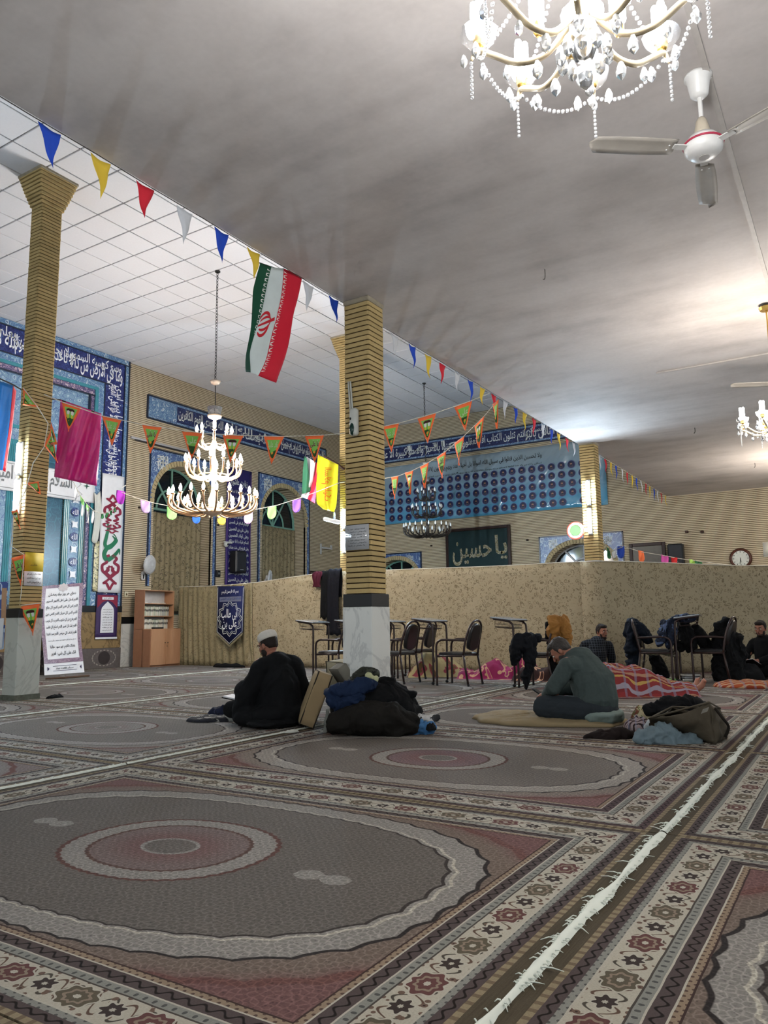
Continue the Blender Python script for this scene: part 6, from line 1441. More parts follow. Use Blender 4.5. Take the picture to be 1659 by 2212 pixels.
heap('orange_towel', (11.6, 1.42), .30, .42, .08, .3, striped('orange_stripe_towel', [(0, '9a4a2a'), (.3, 'b08a68'), (.5, '8a3a22'), (.8, 'b39270')], 9, 0), 'orange and cream towel on the carpet at the right edge', 'towel', 4.9, 6, flat_=.4)
heap('black_bundle', (12.95, 1.62), .30, .28, .20, .0, BLK, 'low black bundle on the floor beside the long black coat', 'clothes', 5.7, 5)
for k, (z, cl, lb) in enumerate(((.0, 'b5b5b0', 'lowest'), (.035, '8a8d90', 'middle'), (.07, 'c2c2bd', 'topmost'))):
    q = thing('book', (12.45, 2.32, .014+z), lb+' book of the small stack under the chairs', 'book', 'books stacked under the chairs', rz=.3+.2*k); MB().box((0, 0, .016), (.17, .23, .028), None, .003).build('block', plain('page_block_%d' % k, cl, .7), q); MB().box((0, 0, .0315), (.175, .235, .003)).build('cover', INK, q)
q = thing('green_folder', (12.1, 2.62, .014), 'bright green folder on the floor under the chairs', 'folder', rz=.2); MB().box((0, 0, .02), (.22, .32, .03), None, .004).build('cover', plain('bright_green_plastic', '4f9a3a', .5), q); MB().box((0, 0, .038), (.20, .29, .006)).build('label', plain('pale_green_label', '8fbf78', .5), q)
# ---- clothes hung on chairs and the partition
def drape(nm, prof, half, o3, rz, mat, label, cat, seed, rag=.06, amp=.02, n=18):
    """sheet hung over an edge: prof = (x, z) profile, half = half width, frame at o3 turned by rz"""
    P = bez([(a, b, 0) for a, b in prof], 6); m_ = len(P)-1; mb = MB()
    def f(u, v):
        i = v*m_; k = min(int(i), m_-1); p = P[k].lerp(P[k+1], i-k); e = (2*abs(v-.5))**3; s = (u-.5)*2
        hw = half*(1+.25*noise.noise((v*3, seed, 1))+.12*math.sin(v*9+seed))
        return Vector((p.x+amp*noise.noise((s*3+seed, v*4, 2))*2*(.3+e), s*hw, p.y+rag*e*noise.noise((s*2.2+seed, v, 8))+.01*math.sin(s*8+seed)))
    mb.grid(f, n, 26); o = mb.build(nm, mat, None, smooth=True, origin=(0, 0, 0)); o.location = o3; o.rotation_euler.z = rz; md = o.modifiers.new('t', 'SOLIDIFY'); md.thickness = .008; tag(o, label, cat); return o
drape('black_coat', [(-.05, 1.05), (-.06, 1.5), (-.05, 1.95), (.0, 2.06), (.05, 1.95), (.055, 1.6)], .13, (13.24, 9.72, 0), 0, BLK, 'black coat hung over the partition rope left of the marble-based column', 'clothes', 7.9, .06)
drape('long_dark_robe', [(-.06, .70), (-.07, 1.2), (-.06, 1.75), (.0, 2.09), (.05, 1.9), (.055, 1.5)], .17, (13.22, 9.50, 0), 0, fabric('very_dark_robe', '0b0c12', '101018'), 'long dark robe hung over the partition beside the marble-based column', 'clothes', 2.7, .05)
drape('maroon_cloth', [(-.05, 1.72), (-.06, 1.85), (-.04, 1.99), (.0, 2.05), (.04, 1.95)], .11, (13.2, 9.93, 0), 0, fabric('maroon_cloth', '4a1526', '38101c'), 'maroon cloth hung on the partition rope', 'cloth', 3.9, .06)
heap('black_tray', (12.72, 12.05), .14, .42, .07, .05, BLK, 'flat black bundle at the foot of the brocade curtain', 'bag', 6.0, 3, flat_=.3)
heap('black_slipper', (6.42, 9.16), .14, .05, .04, .1, BLK, 'black slipper at the foot of the tall left column', 'slipper', 3.0, 2)
# ================================================================ people
def blob(nm, prims, mat, parent, voxel=.012, smooth=6, folds=0.0, fsc=7.0, seed=0, crease=.8):
    """one continuous surface grown over overlapping tapered limbs and masses"""
    mb = MB()
    for p in prims:
        if p[0] == 'c': mb.capsule(p[1], p[2], 12)
        elif p[0] == 'e': mb.ell(p[1], p[2], p[3] if len(p) > 3 else None, 16)
        elif p[0] == 'b': mb.box(p[1], p[2], p[3] if len(p) > 3 else None)
    me = mb.mesh('tmp', mat); o = bpy.data.objects.new('tmp', me); COL.objects.link(o)
    r = o.modifiers.new('r', 'REMESH'); r.mode = 'VOXEL'; r.voxel_size = voxel
    if smooth: s = o.modifiers.new('s', 'SMOOTH'); s.factor = .5; s.iterations = smooth
    out = bpy.data.meshes.new_from_object(o.evaluated_get(bpy.context.evaluated_depsgraph_get())); out.name = nm
    bpy.data.objects.remove(o); bpy.data.meshes.remove(me)
    if folds:
        nr = [v.normal.copy() for v in out.vertices]
        for v, n in zip(out.vertices, nr):
            q = v.co*fsc; wq = noise.noise((q.x*.6+seed, q.y*.6, q.z*.6)); sz = .5 if crease < 1 else .8
            k = noise.ridged_multi_fractal((q.x*.55+seed+wq*.8, q.y*.55-wq*.6, q.z*.55*sz+wq*.5), .9, 2.1, 4, 1.0, 2.0)
            v.co += n*folds*((k-1.05)*crease+wq*.7)
            if v.co.z < .002: v.co.z = .002
    out.materials.clear(); out.materials.append(mat); out.polygons.foreach_set('use_smooth', [True]*len(out.polygons)); out.update()
    return link(nm, out, parent)
SKIN = Mat('warm_skin', .55, .3); SKIN.base(SKIN.mix(SKIN.noise(SKIN.tc('Object'), 18, 3), '9a6a54', '86584a')); SKIN.b.inputs['Subsurface Weight'].default_value = .05; SKIN = SKIN.mat
HAIR = fabric('dark_brown_hair', '17110e', '241a15', 40, .6, .01); HAIRG = fabric('greying_hair', '2a2624', '3f3a37', 45, .6, .01); EYEW = plain('eye_white', 'c9c6c0', .2, var=.02); EYED = plain('dark_iris', '1c120d', .1); LIPS = plain('lip_skin', '7a4640', .5)
def head_prims(M):
    R3 = M.to_3x3(); T = lambda *a: M @ Vector(a)
    return [('e', T(-.005, 0, .012), (.096, .076, .108), R3), ('e', T(.030, 0, -.055), (.062, .056, .066), R3), ('e', T(.062, 0, -.095), (.026, .03, .022), R3),
            ('c', [T(.088, 0, .018), T(.112, 0, -.022)], [.010, .014]), ('e', T(.078, 0, .03), (.022, .052, .014), R3),
            ('e', T(.055, .042, -.02), (.03, .024, .024), R3), ('e', T(.055, -.042, -.02), (.03, .024, .024), R3),
            ('e', T(-.008, .082, -.012), (.018, .010, .031), R3), ('e', T(-.008, -.082, -.012), (.018, .010, .031), R3), ('e', T(.083, 0, -.06), (.014, .026, .012), R3)]
def face(root, M, hair, beard, hat=None, fringe=0.0):
    R3 = M.to_3x3(); T = lambda *a: M @ Vector(a)
    for s in (-1, 1):
        e = MB().ell(T(.083, s*.033, .008), (.010, .014, .009), R3, 10).build('eye', EYEW, root, smooth=True); MB().ell(T(.091, s*.033, .008), (.004, .006, .006), R3, 8).build('iris', EYED, e, smooth=True)
        MB().capsule([T(.094, s*.014, .030), T(.094, s*.034, .036), T(.084, s*.052, .030)], [.005, .006, .004], 6).build('eyebrow', hair, root, smooth=True)
    MB().capsule([T(.096, -.020, -.066), T(.100, 0, -.064), T(.096, .020, -.066)], [.004, .006, .004], 6).build('lips', LIPS, root, smooth=True)
    blob('hair', [('e', T(-.022, 0, .032), (.092, .083, .100), R3), ('e', T(-.045, 0, -.01), (.058, .072, .055), R3), ('e', T(.035, 0, .088), (.055, .066, .035), R3), ('e', T(-.002, .074, .005), (.020, .014, .045), R3), ('e', T(-.002, -.074, .005), (.020, .014, .045), R3)], hair, root, .008, 3, .002, 60)
    if beard: blob('beard', [('e', T(.055, 0, -.098), (.042, .050, .036), R3), ('e', T(.03, .050, -.06), (.034, .016, .045), R3), ('e', T(.03, -.050, -.06), (.034, .016, .045), R3), ('c', [T(.098, -.026, -.052), T(.103, 0, -.046), T(.098, .026, -.052)], [.006, .008, .006])], hair, root, .007, 2, .003, 60)
def hand_prims(wr, fwd, up, side, curl=.5, s=1.0):
    """palm, four unequal bent fingers and a thumb; side = +1 when the thumb lies toward up x fwd"""
    f = Vector(fwd).normalized(); u = (Vector(up)-f*Vector(up).dot(f)).normalized(); w_ = u.cross(f)*side; wr = Vector(wr); out = []
    out.append(('c', [wr, wr+f*.045*s, wr+f*.075*s], [.024*s, .027*s, .025*s])); out.append(('c', [wr+f*.07*s+w_*.026*s, wr+f*.07*s-w_*.028*s], [.014*s, .013*s]))
    for k, (off, L) in enumerate(((.028, .070), (.010, .080), (-.010, .074), (-.028, .058))):
        b = wr+f*.078*s+w_*off*s; p = [b]; d = f.copy(); seg = [L*.45, L*.32, L*.25]
        for i, q in enumerate(seg):
            a = curl*(.5+.45*i); d2 = (f*math.cos(a*(i+1)*.8)-u*math.sin(a*(i+1)*.8)); p.append(p[-1]+d2*q*s)
        out.append(('c', p, [.0095*s, .009*s, .0085*s, .0075*s]))
    t = wr+f*.025*s+w_*.022*s; out.append(('c', [t, t+(w_*.7+f*.6-u*.25).normalized()*.036*s, t+(w_*.5+f*.9-u*.5).normalized()*.068*s], [.012*s, .0105*s, .009*s])); return out
def HM(c, yaw=0.0, pitch=0.0, roll=0.0): return Matrix.Translation(c) @ Matrix.Rotation(yaw, 4, 'Z') @ Matrix.Rotation(pitch, 4, 'Y') @ Matrix.Rotation(roll, 4, 'X')
# ---- man in a black cloak and white cap, back to the viewer
p1 = thing('person', (5.675, 4.735, .014), 'person in a black cloak and white cap reading cross-legged on the carpet', 'person', rz=math.radians(66))
H1 = HM((.15, .04, .725), .38, .40)
blob('body', head_prims(H1) + [('c', [(.075, 0, .56), (.12, .02, .64), (.15, .035, .69)], [.065, .056, .055]), ('e', (0, 0, .15), (.16, .18, .13)), ('c', [(0, 0, .15), (.02, 0, .35), (.05, 0, .54)], [.145, .14, .13]),
     ('c', [(.05, .17, .55), (.16, .24, .34), (.36, .14, .24)], [.06, .05, .036]), ('c', [(.05, -.17, .55), (.16, -.24, .34), (.36, -.14, .24)], [.06, .05, .036]),
     ('c', [(0, .10, .11), (.36, .30, .12), (.22, -.02, .05)], [.085, .065, .045]), ('c', [(0, -.10, .11), (.36, -.30, .12), (.24, .02, .05)], [.085, .065, .045])]
     + hand_prims((.37, .13, .24), (.8, -.5, -.1), (0, 0, 1), -1, .5) + hand_prims((.37, -.13, .24), (.8, .5, -.1), (0, 0, 1), 1, .5), SKIN, p1, .0075, 3)
CLOAK = fabric('black_cloak_cloth', '07080a', '0c0d10', 5, .9, .01)
blob('cloak', [('c', [(.02, .17, .53), (.06, 0, .575), (.02, -.17, .53)], [.085, .075, .085]), ('c', [(-.02, 0, .16), (-.01, 0, .36), (.03, 0, .52)], [.215, .19, .14]), ('c', [(.03, .19, .50), (.07, .27, .30), (.12, .30, .14)], [.085, .10, .10]), ('c', [(.03, -.19, .50), (.07, -.27, .30), (.10, -.29, .14)], [.085, .10, .10]),
     ('c', [(.12, .29, .32), (.30, .22, .26)], [.09, .075]), ('c', [(.12, -.29, .32), (.30, -.22, .26)], [.09, .075]), ('e', (-.05, 0, .10), (.24, .33, .11)), ('e', (.06, .26, .08), (.16, .16, .085)), ('e', (.05, -.27, .08), (.17, .13, .085)), ('e', (-.14, .10, .035), (.20, .28, .035))], CLOAK, p1, .012, 8, .020, 7, 3)
blob('trousers', [('c', [(.02, .12, .12), (.37, .32, .125), (.25, .02, .07)], [.11, .085, .065]), ('c', [(.02, -.12, .12), (.37, -.30, .125), (.27, .02, .07)], [.11, .085, .065])], BLK, p1, .012, 6, .006, 8, 5)
face(p1, H1, HAIR, True)
R3 = H1.to_3x3(); cap = MB(); n = 28
prof = [(.094, .040), (.0965, .060), (.096, .088), (.088, .108), (.066, .124), (.034, .132), (.001, .134)]
cap.lathe(prof, n, H1 @ Matrix.Translation((-.018, 0, .004)) @ Matrix.Diagonal((1.06, .93, 1, 1))); o = cap.build('cap', plain('white_knit_cap', 'c4bfb6', .9, .1, var=.12, sc=60), p1, smooth=True)
MB().tube([H1 @ Vector((.085, .05, .012)), H1 @ Vector((.0, .085, .018))], .0022, 5).build('glasses_temple', INK, p1)
# ---- man in a grey pullover bent over a phone
p2 = thing('person', (7.02, 2.14, .03), 'person in a grey-green pullover sitting cross-legged over a phone', 'person', rz=math.radians(80))
H2 = HM((.315, .02, .625), .25, .80)
ARM2 = [('c', [(.17, .175, .52), (.27, .25, .30), (.44, .11, .215)], [.058, .046, .034]), ('c', [(.17, -.175, .52), (.28, -.25, .30), (.44, -.08, .22)], [.058, .046, .034])]
LEG2 = [('c', [(0, .10, .12), (.40, .27, .15), (.28, -.04, .06)], [.095, .07, .048]), ('c', [(0, -.10, .12), (.40, -.27, .15), (.30, .04, .06)], [.095, .07, .048])]
blob('body', head_prims(H2) + [('c', [(.17, 0, .53), (.23, .01, .585), (.27, .015, .61)], [.07, .058, .056]), ('e', (0, 0, .14), (.15, .17, .12)), ('c', [(0, 0, .14), (.04, 0, .34), (.15, 0, .51)], [.145, .15, .13])] + ARM2 + LEG2
     + hand_prims((.45, .10, .215), (.75, -.35, -.1), (.2, 0, 1), -1, .75) + hand_prims((.45, -.07, .22), (.75, .4, -.1), (.2, 0, 1), 1, .6), SKIN, p2, .0075, 3)
PULL = fabric('grey_green_pullover', '414b49', '384140', 30, .95, .004)
blob('pullover', [('e', (-.01, 0, .20), (.19, .215, .13)), ('c', [(-.01, 0, .18), (.02, 0, .34), (.13, 0, .50)], [.195, .205, .165]), ('c', [(.13, .15, .50), (.17, 0, .535), (.13, -.15, .50)], [.088, .085, .088]),
     ('c', [(.16, .19, .50), (.27, .265, .30), (.42, .13, .225)], [.083, .070, .050]), ('c', [(.16, -.19, .50), (.28, -.265, .30), (.42, -.10, .23)], [.083, .070, .050])], PULL, p2, .011, 6, .012, 9, 6)
blob('trousers', [('c', [(0, .11, .11), (.40, .28, .13), (.28, -.02, .075)], [.135, .10, .075]), ('c', [(0, -.11, .11), (.40, -.28, .13), (.30, .02, .075)], [.135, .10, .075]), ('e', (-.02, 0, .11), (.19, .22, .10))], fabric('dark_grey_trouser_cloth', '2a3035', '22272b', 8), p2, .012, 7, .007, 8, 2)
blob('shirt_tail', [('e', (-.07, .0, .075), (.17, .232, .055)), ('c', [(.10, .19, .09), (-.05, .20, .06), (-.17, .08, .045), (-.17, -.1, .045)], [.02, .045, .05, .05])], fabric('pale_blue_shirt_cloth', '75837f', '66746f', 10), p2, .010, 6, .006, 12, 4)
blob('collar', [('c', [(.13, .06, .585), (.14, 0, .605), (.13, -.06, .585)], [.022, .024, .022]), ('c', [(.15, .07, .575), (.21, .062, .565)], [.014, .012]), ('c', [(.15, -.07, .575), (.21, -.062, .565)], [.014, .012])], fabric('cream_collar_cloth', '9c9782', '8d8874'), p2, .007, 3)
for s in (-1, 1): blob('sock', [('c', [(.30, s*.05, .06), (.22, s*.14, .04), (.14, s*.20, .035)], [.05, .045, .035])], BLK, p2, .01, 4)
face(p2, H2, HAIRG, True)
ph = thing('mobile_phone', (7.0, 2.14, .25), 'black mobile phone held by the person in the grey pullover', 'phone', rz=math.radians(80)); Rp = Matrix.Rotation(-.5, 3, 'Y')
ph.location = Matrix.Translation((7.02, 2.14, .03)) @ Matrix.Rotation(math.radians(80), 4, 'Z') @ Vector((.555, .035, .225)); MB().box((0, 0, 0), (.145, .07, .009), Rp, .003).build('case', INK, ph); MB().box((-.003, 0, .0055), (.13, .062, .001), Rp).build('screen', plain('dark_phone_screen', '1b2026', .08, .6), ph)
# ---- man in a dark checked shirt by the partition
p3 = thing('person', (12.55, 3.82, .014), 'person in a dark checked shirt sitting by the partition and looking round', 'person', rz=math.radians(30))
H3 = HM((.06, -.17, .735), math.radians(-150), .12)
m = Mat('dark_checked_cloth', .85, .2); x, y, z = m.xyz(m.tc('Object')); gx = ((y*26.0).frac() > .82); gz = ((z*26.0).frac() > .82); m.base(m.mix(m.mx(gx, gz)*.8, '0f1116', '3d4148')); CHK = m.mat
blob('body', head_prims(H3) + [('c', [(.04, -.10, .56), (.05, -.14, .64), (.055, -.16, .69)], [.062, .054, .054]), ('e', (0, 0, .15), (.15, .17, .13)), ('c', [(0, 0, .15), (.02, -.03, .36), (.04, -.08, .54)], [.14, .14, .12]), ('c', [(.04, .09, .55), (.12, .18, .32), (.28, .08, .22)], [.056, .046, .034]), ('c', [(.04, -.24, .53), (.10, -.30, .30), (.16, -.32, .10)], [.056, .046, .034]),
     ('c', [(0, .1, .11), (.38, .26, .14), (.25, -.02, .05)], [.085, .066, .045]), ('c', [(0, -.1, .11), (.38, -.24, .14), (.27, .02, .05)], [.085, .066, .045])] + hand_prims((.29, .07, .22), (.8, -.4, -.2), (0, 0, 1), -1, .5) + hand_prims((.165, -.325, .09), (.7, 0, -.6), (.5, 0, 1), 1, .3), SKIN, p3, .009, 3)
blob('shirt', [('e', (-.01, 0, .18), (.18, .20, .12)), ('c', [(-.01, 0, .18), (.0, -.03, .38), (.03, -.08, .52)], [.18, .185, .15]), ('c', [(.03, .09, .53), (.04, -.08, .555), (.03, -.24, .51)], [.082, .075, .082]), ('c', [(.04, .12, .52), (.12, .20, .32), (.26, .10, .23)], [.08, .068, .05]), ('c', [(.04, -.26, .51), (.10, -.32, .30), (.15, -.33, .14)], [.08, .068, .052])], CHK, p3, .012, 6, .006, 9, 8)
blob('trousers', [('c', [(0, .11, .11), (.38, .27, .13), (.25, 0, .075)], [.125, .095, .07]), ('c', [(0, -.11, .11), (.38, -.25, .13), (.27, .02, .075)], [.125, .095, .07]), ('e', (-.02, 0, .10), (.18, .2, .095))], BLK, p3, .013, 6, .006, 8, 5)
face(p3, H3, HAIR, True)
# ---- man at the right border, reading
p4 = thing('person', (13.55, 1.36, .014), 'person in black reading at the right border of the picture', 'person', rz=math.radians(150))
H4 = HM((.10, 0, .765), .20, .25)
blob('body', head_prims(H4) + [('c', [(.05, 0, .57), (.07, 0, .66), (.09, 0, .71)], [.062, .054, .054]), ('e', (0, 0, .15), (.15, .17, .13)), ('c', [(0, 0, .15), (.01, 0, .36), (.04, 0, .55)], [.14, .14, .12]), ('c', [(.04, .17, .55), (.14, .24, .34), (.36, .10, .27)], [.056, .046, .034]), ('c', [(.04, -.17, .55), (.14, -.24, .34), (.36, -.10, .27)], [.056, .046, .034]),
     ('c', [(0, .1, .11), (.36, .3, .13), (.25, -.02, .05)], [.085, .066, .045]), ('c', [(0, -.1, .11), (.36, -.3, .13), (.27, .02, .05)], [.085, .066, .045])] + hand_prims((.37, .095, .27), (.8, -.3, .1), (0, 0, 1), -1, .6) + hand_prims((.37, -.095, .27), (.8, .3, .1), (0, 0, 1), 1, .6), SKIN, p4, .009, 3)
blob('shirt', [('e', (-.01, 0, .18), (.18, .20, .12)), ('c', [(-.01, 0, .18), (.0, 0, .38), (.03, 0, .53)], [.18, .185, .15]), ('c', [(.03, .17, .53), (.05, 0, .57), (.03, -.17, .53)], [.082, .075, .082]), ('c', [(.04, .19, .52), (.14, .26, .34), (.33, .12, .275)], [.08, .068, .05]), ('c', [(.04, -.19, .52), (.14, -.26, .34), (.33, -.12, .275)], [.08, .068, .05])], BLK, p4, .012, 6, .006, 9, 8)
blob('trousers', [('c', [(0, .11, .11), (.37, .3, .13), (.25, 0, .075)], [.125, .095, .07]), ('c', [(0, -.11, .11), (.37, -.3, .13), (.27, .02, .075)], [.125, .095, .07]), ('e', (-.02, 0, .10), (.18, .2, .095))], BLK, p4, .013, 6, .006, 8, 5)
face(p4, H4, HAIR, True)
rb = thing('open_book', (0, 0, 0), 'open dark book in the hands of the person at the right border', 'book', rz=math.radians(150)); rb.location = Matrix.Translation((13.55, 1.36, .014)) @ Matrix.Rotation(math.radians(150), 4, 'Z') @ Vector((.47, 0, .24))
for s in (-1, 1): MB().box((0, s*.085, .0), (.21, .17, .01), Matrix.Rotation(s*.2, 3, 'X') @ Matrix.Rotation(-.5, 3, 'Y')).build('cover', DKBRN, rb); MB().box((0, s*.083, .01), (.19, .155, .012), Matrix.Rotation(s*.2, 3, 'X') @ Matrix.Rotation(-.5, 3, 'Y'), .002).build('pages', PAPER, rb)
# ---- feet of the sleeper
ft = thing('person', (10.22, 1.84, .014), 'bare feet of the person asleep under the striped blanket', 'person', rz=-1.02)
pr = []
for s, hz in ((-1, .0), (1, .03)):
    pr += [('c', [(-.75, s*.08, .10), (-.42, s*.075, .07), (-.12, s*.06, .055)], [.075, .06, .04]), ('e', (-.05, s*.06, .045), (.045, .038, .045)), ('c', [(-.04, s*.06, .05), (.03, s*.085, .11), (.055, s*.10, .165)], [.038, .036, .030])]
    for k in range(5):
        w_ = (-.030+.015*k)*1.0; L = .185-.008*k if s > 0 else .185-.008*(4-k)
        pr.append(('c', [(.055, s*.10+w_, .165), (.068, s*.10+w_*1.15, L+.012)], [.011 if k else .013, .009]))
blob('body', pr, SKIN, ft, .0065, 2)
# ================================================================ clothes hung on the chairs
def garment(nm, parts, dep, mat, label, seed, voxel=.016, folds=.014, fsc=7, crease=1.3):
    """parts: chains of (pixel x, pixel y, radius) laid out at the chair's distance"""
    pr = [('c', [atd(x, y, dep+dz) for x, y, r in ch], [r for x, y, r in ch]) for dz, ch in parts]
    o = blob(nm, pr, mat, None, min(voxel, .010), 2, folds*2.2, fsc*1.3, seed, crease)
    zs = min(v.co.z for v in o.data.vertices); c = sum((v.co for v in o.data.vertices), Vector())/len(o.data.vertices); c.z = max(zs, .012)
    for v in o.data.vertices: v.co -= c
    o.location = c; return tag(o, label, 'clothes')
garment('ochre_shirt', [(0, [(1190, 1338, .05), (1219, 1336, .055)]), (-.05, [(1196, 1345, .08), (1194, 1388, .06)]), (-.03, [(1216, 1345, .085), (1224, 1378, .06), (1228, 1408, .035)]), (.0, [(1205, 1350, .07), (1206, 1400, .05), (1210, 1432, .04)])], 10.62, fabric('ochre_cloth', '966b36', '7d5628', 7), 'ochre shirt hung over the back of a prayer chair', 3.2, .014)
garment('dark_garment', [(0, [(1198, 1390, .08), (1203, 1440, .09), (1200, 1462, .07)]), (.1, [(1186, 1350, .04), (1181, 1378, .04)])], 10.72, BLK, 'dark garment hanging under the ochre shirt', 8.1)
garment('black_trousers', [(0, [(1120, 1384, .085), (1114, 1412, .075), (1112, 1432, .05)]), (-.02, [(1142, 1382, .095), (1143, 1430, .08), (1136, 1476, .065)]), (0, [(1118, 1380, .05), (1160, 1378, .045)])], 10.45, fabric('dark_navy_trouser_cloth', '0e1117', '0a0c11'), 'black trousers hung over the arm of a prayer chair', 6.1)
garment('dark_jacket', [(0, [(1364, 1347, .07), (1362, 1372, .10), (1362, 1403, .08)]), (.05, [(1372, 1350, .08), (1392, 1368, .09), (1402, 1386, .05)]), (.1, [(1368, 1400, .09), (1366, 1430, .10), (1372, 1456, .09)])], 11.75, fabric('dark_blue_jacket_cloth', '0e131c', '151d2a'), 'dark jacket hung over the chair back behind the striped blanket', 2.3)
garment('black_shawl', [(0, [(1415, 1422, .08), (1425, 1445, .10), (1432, 1458, .09)])], 11.9, BLK, 'black shawl hanging under the chair seat', 4.3)
garment('plaid_jacket', [(0, [(1437, 1343, .05), (1470, 1337, .05), (1496, 1334, .045)]), (-.02, [(1436, 1346, .06), (1428, 1366, .06), (1426, 1390, .05)]), (0, [(1452, 1348, .07), (1450, 1370, .08), (1446, 1392, .06)])], 11.42, floral('blue_plaid_cloth', '1a2233', '4a5a78', '10141f', 6), 'blue plaid jacket spread over a writing top', 5.6)
garment('black_garment', [(0, [(1478, 1352, .09), (1486, 1375, .12), (1490, 1398, .08)]), (.06, [(1502, 1360, .07), (1518, 1384, .10), (1528, 1402, .06)]), (.1, [(1455, 1380, .06), (1470, 1398, .08)])], 11.5, BLK, 'black garment lying over the chair seat at the far right', 9.9)
garment('long_black_coat', [(0, [(1570, 1342, .075), (1566, 1370, .15), (1570, 1420, .19), (1574, 1462, .20)]), (0, [(1550, 1356, .05), (1538, 1372, .05)]), (.02, [(1588, 1380, .10), (1596, 1420, .09), (1592, 1462, .10)])], 11.3, BLK, 'long black coat draped over the chair back at the far right', 1.4, .02, .02, 6)
garment('plastic_bag', [(0, [(1400, 1410, .03), (1425, 1408, .045), (1455, 1414, .03)])], 11.7, fabric('grey_plastic', '8a867a', '6f6b60', 9, .3), 'grey plastic bag lying on the chair seat', 4.1, .012, .01, 14)
# ================================================================ heaps on the floor
garment('black_coat_pile', [(.12, [(735, 1535, .10), (790, 1510, .17), (850, 1515, .17), (880, 1535, .12)]), (.1, [(800, 1488, .08), (850, 1484, .09), (880, 1502, .07)]), (.05, [(880, 1530, .10), (898, 1545, .05)])], 6.55, BLK, 'large heap of black coats against the marble column base', 3.1, .016, .016, 6)
garment('black_bag', [(0, [(725, 1560, .09), (780, 1552, .14), (850, 1554, .14), (885, 1562, .10)]), (-.05, [(760, 1572, .06), (860, 1572, .07)])], 6.35, fabric('faded_black_bag', '17140f', '0e0c0b'), 'soft faded black bag in front of the coat heap', 6.4, .016, .012, 5)
garment('navy_shirt', [(0, [(716, 1500, .055), (755, 1490, .075), (798, 1478, .055)]), (-.03, [(714, 1515, .06), (740, 1520, .065), (775, 1505, .05)])], 6.45, NAVYF, 'navy shirt crumpled over the left of the coat heap', 8.2, .012, .014, 9)
garment('camouflage_cap', [(0, [(764, 1470, .04), (785, 1455, .06), (808, 1456, .045)]), (-.03, [(758, 1474, .03), (778, 1472, .04)])], 6.6, floral('camouflage_cloth', '24261f', '3a3d33', '17181a', 9), 'dark camouflage cap on top of the coat heap', 2.2, .010, .008, 14)
garment('cream_cloth', [(0, [(797, 1462, .035), (810, 1468, .03)])], 6.5, fabric('cream_cloth', 'b0b28c', '9b9c78'), 'small cream cloth beside the camouflage cap', 4.5, .008, .006, 16)
garment('grey_strap', [(0, [(708, 1536, .018), (705, 1560, .016), (702, 1580, .014)])], 6.3, fabric('grey_webbing', '6a6b66', '54554f'), 'grey strap end hanging at the left of the coat heap', 1.5, .008, .003, 16)
garment('blue_cloth', [(0, [(882, 1562, .05), (905, 1570, .065), (928, 1574, .05)]), (-.02, [(888, 1580, .035), (925, 1582, .035)])], 6.4, fabric('light_blue_cloth', '45739e', '345c86', 8), 'light blue cloth bundle at the right foot of the coat heap', 5.2, .010, .014, 11)
garment('spotted_scarf', [(0, [(905, 1553, .035), (925, 1556, .035), (946, 1550, .02)]), (0, [(932, 1560, .025), (936, 1575, .02)])], 6.55, floral('black_spotted_white', 'b9b7b4', '2a2a2c', '2a2a2c', 9), 'white scarf with black spots behind the light blue cloth', 9.1, .008, .008, 16)
garment('tan_blanket_end', [(0, [(1270, 1578, .045), (1310, 1572, .055), (1350, 1570, .055), (1385, 1566, .04)])], 7.05, fabric('beige_fold_cloth', '8a7857', '6b5b40', 6), 'bunched end of a tan blanket beside the grey pullover man', 7.7, .010, .014, 10)
garment('brown_cloth', [(0, [(1272, 1596, .03), (1300, 1590, .055), (1340, 1588, .065), (1365, 1594, .045)])], 6.0, DKBRN, 'dark brown garment lying in front of the tan blanket', 4.4, .010, .010, 10)
garment('blue_grey_shirt', [(0, [(1385, 1592, .05), (1425, 1590, .075), (1470, 1598, .06), (1510, 1604, .03)]), (-.04, [(1400, 1604, .035), (1450, 1606, .04), (1480, 1608, .03)])], 5.75, fabric('blue_grey_shirt_cloth', '6d7d83', '515f66', 7), 'blue-grey shirt crumpled on the carpet in front of the bag', 3.3, .010, .016, 10)
garment('white_cloth_bundle', [(0, [(1412, 1570, .05), (1440, 1570, .07), (1462, 1580, .05)])], 6.05, fabric('white_bundle_cloth', 'b4bbbd', '9aa2a4', 6), 'white cloth bundle on the blue-grey shirt', 6.6, .010, .012, 10)
garment('black_clothes', [(0, [(1405, 1533, .04), (1440, 1530, .07), (1480, 1528, .08), (1505, 1524, .06)]), (-.03, [(1440, 1545, .08), (1475, 1548, .09)])], 6.45, BLK, 'black clothes spilling out of the olive canvas bag', 8.8, .012, .014, 9)
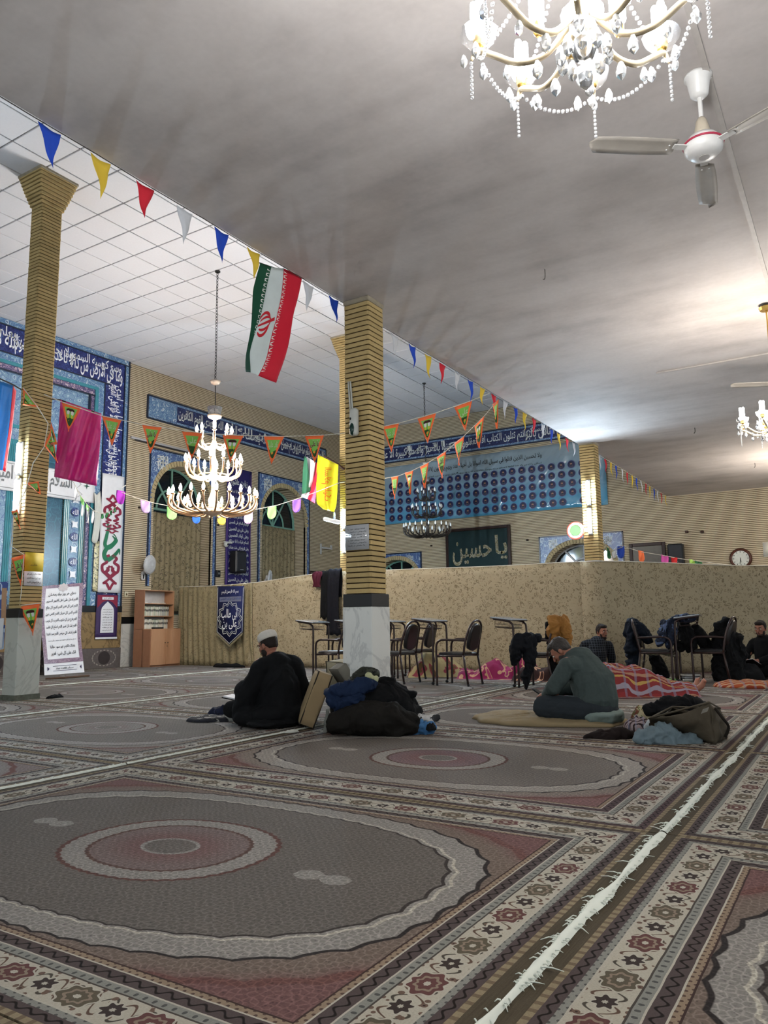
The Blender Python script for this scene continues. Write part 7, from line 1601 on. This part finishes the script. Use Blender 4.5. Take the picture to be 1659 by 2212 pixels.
garment('black_pouch', [(0, [(1400, 1530, .035), (1418, 1540, .05), (1425, 1552, .05)])], 6.75, BLK, 'pointed black garment standing left of the canvas bag', 1.1, .010, .008, 10)
garment('dark_grey_bundle', [(0, [(1210, 1452, .11), (1222, 1456, .13), (1235, 1460, .11)])], 11.1, fabric('dark_grey_bundle_cloth', '191b19', '2b2e2b', 14), 'dark grey bundle behind the man in the grey pullover', 7.4, .016, .014, 9)
# open canvas bag: four sagging walls and a floor
bag = thing('canvas_bag', onz(1490, 1598, .012), 'open olive canvas bag full of black clothes', 'bag')
CANV = fabric('olive_canvas', '50483b', '403a30', 9)
BF = [onz(1408, 1583, .014), onz(1545, 1607, .014), onz(1570, 1592, .014), onz(1440, 1566, .014)]
d0 = (BF[1]-CAM).dot(FW); TFr = [atd(1402, 1552, d0+.12), atd(1532, 1517, d0+.05), atd(1556, 1530, d0+.24), atd(1452, 1527, d0+.42)]
def wall(i, j, s_):
    def f(u, v):
        p = BF[i].lerp(BF[j], u).lerp(TFr[i].lerp(TFr[j], u), v); c = (BF[0]+BF[2])/2+Vector((0, 0, .1)); o_ = (p-c); o_.z = 0
        k = math.sin(PI*v)*.05+.03*noise.noise(p*6+Vector((s_, 0, 0)))+.018*(1-abs(noise.noise(p*11))*3)
        e = math.sin(PI*u)**.4 if 0 < u < 1 else 0
        return p+o_.normalized()*k*e+Vector((0, 0, -.03*math.sin(PI*u)*v))
    return f
mb = MB()
for i in range(4): mb.grid(wall(i, (i+1) % 4, i*3), 16, 12)
mb.poly(BF)
o = gpart(bag, mb, 'bag_body', CANV, True, .006)
gpart(bag, MB().tube(bez([atd(1545, 1530, d0+.05), atd(1560, 1550, d0), atd(1574, 1570, d0+.02), atd(1566, 1592, d0+.03)], 6), .011, 6), 'strap', fabric('dark_webbing', '241f19', '1a1612'))
gpart(bag, MB().tube([TFr[0], TFr[1], TFr[2], TFr[3]], .008, 6, close=True), 'rim', CANV)
gpart(bag, MB().grid(lambda u, v: atd(1518+14*u-4*v, 1532+10*v-5*u, d0-.035), 4, 3), 'patch', plain('grey_patch', '77736a', .7))
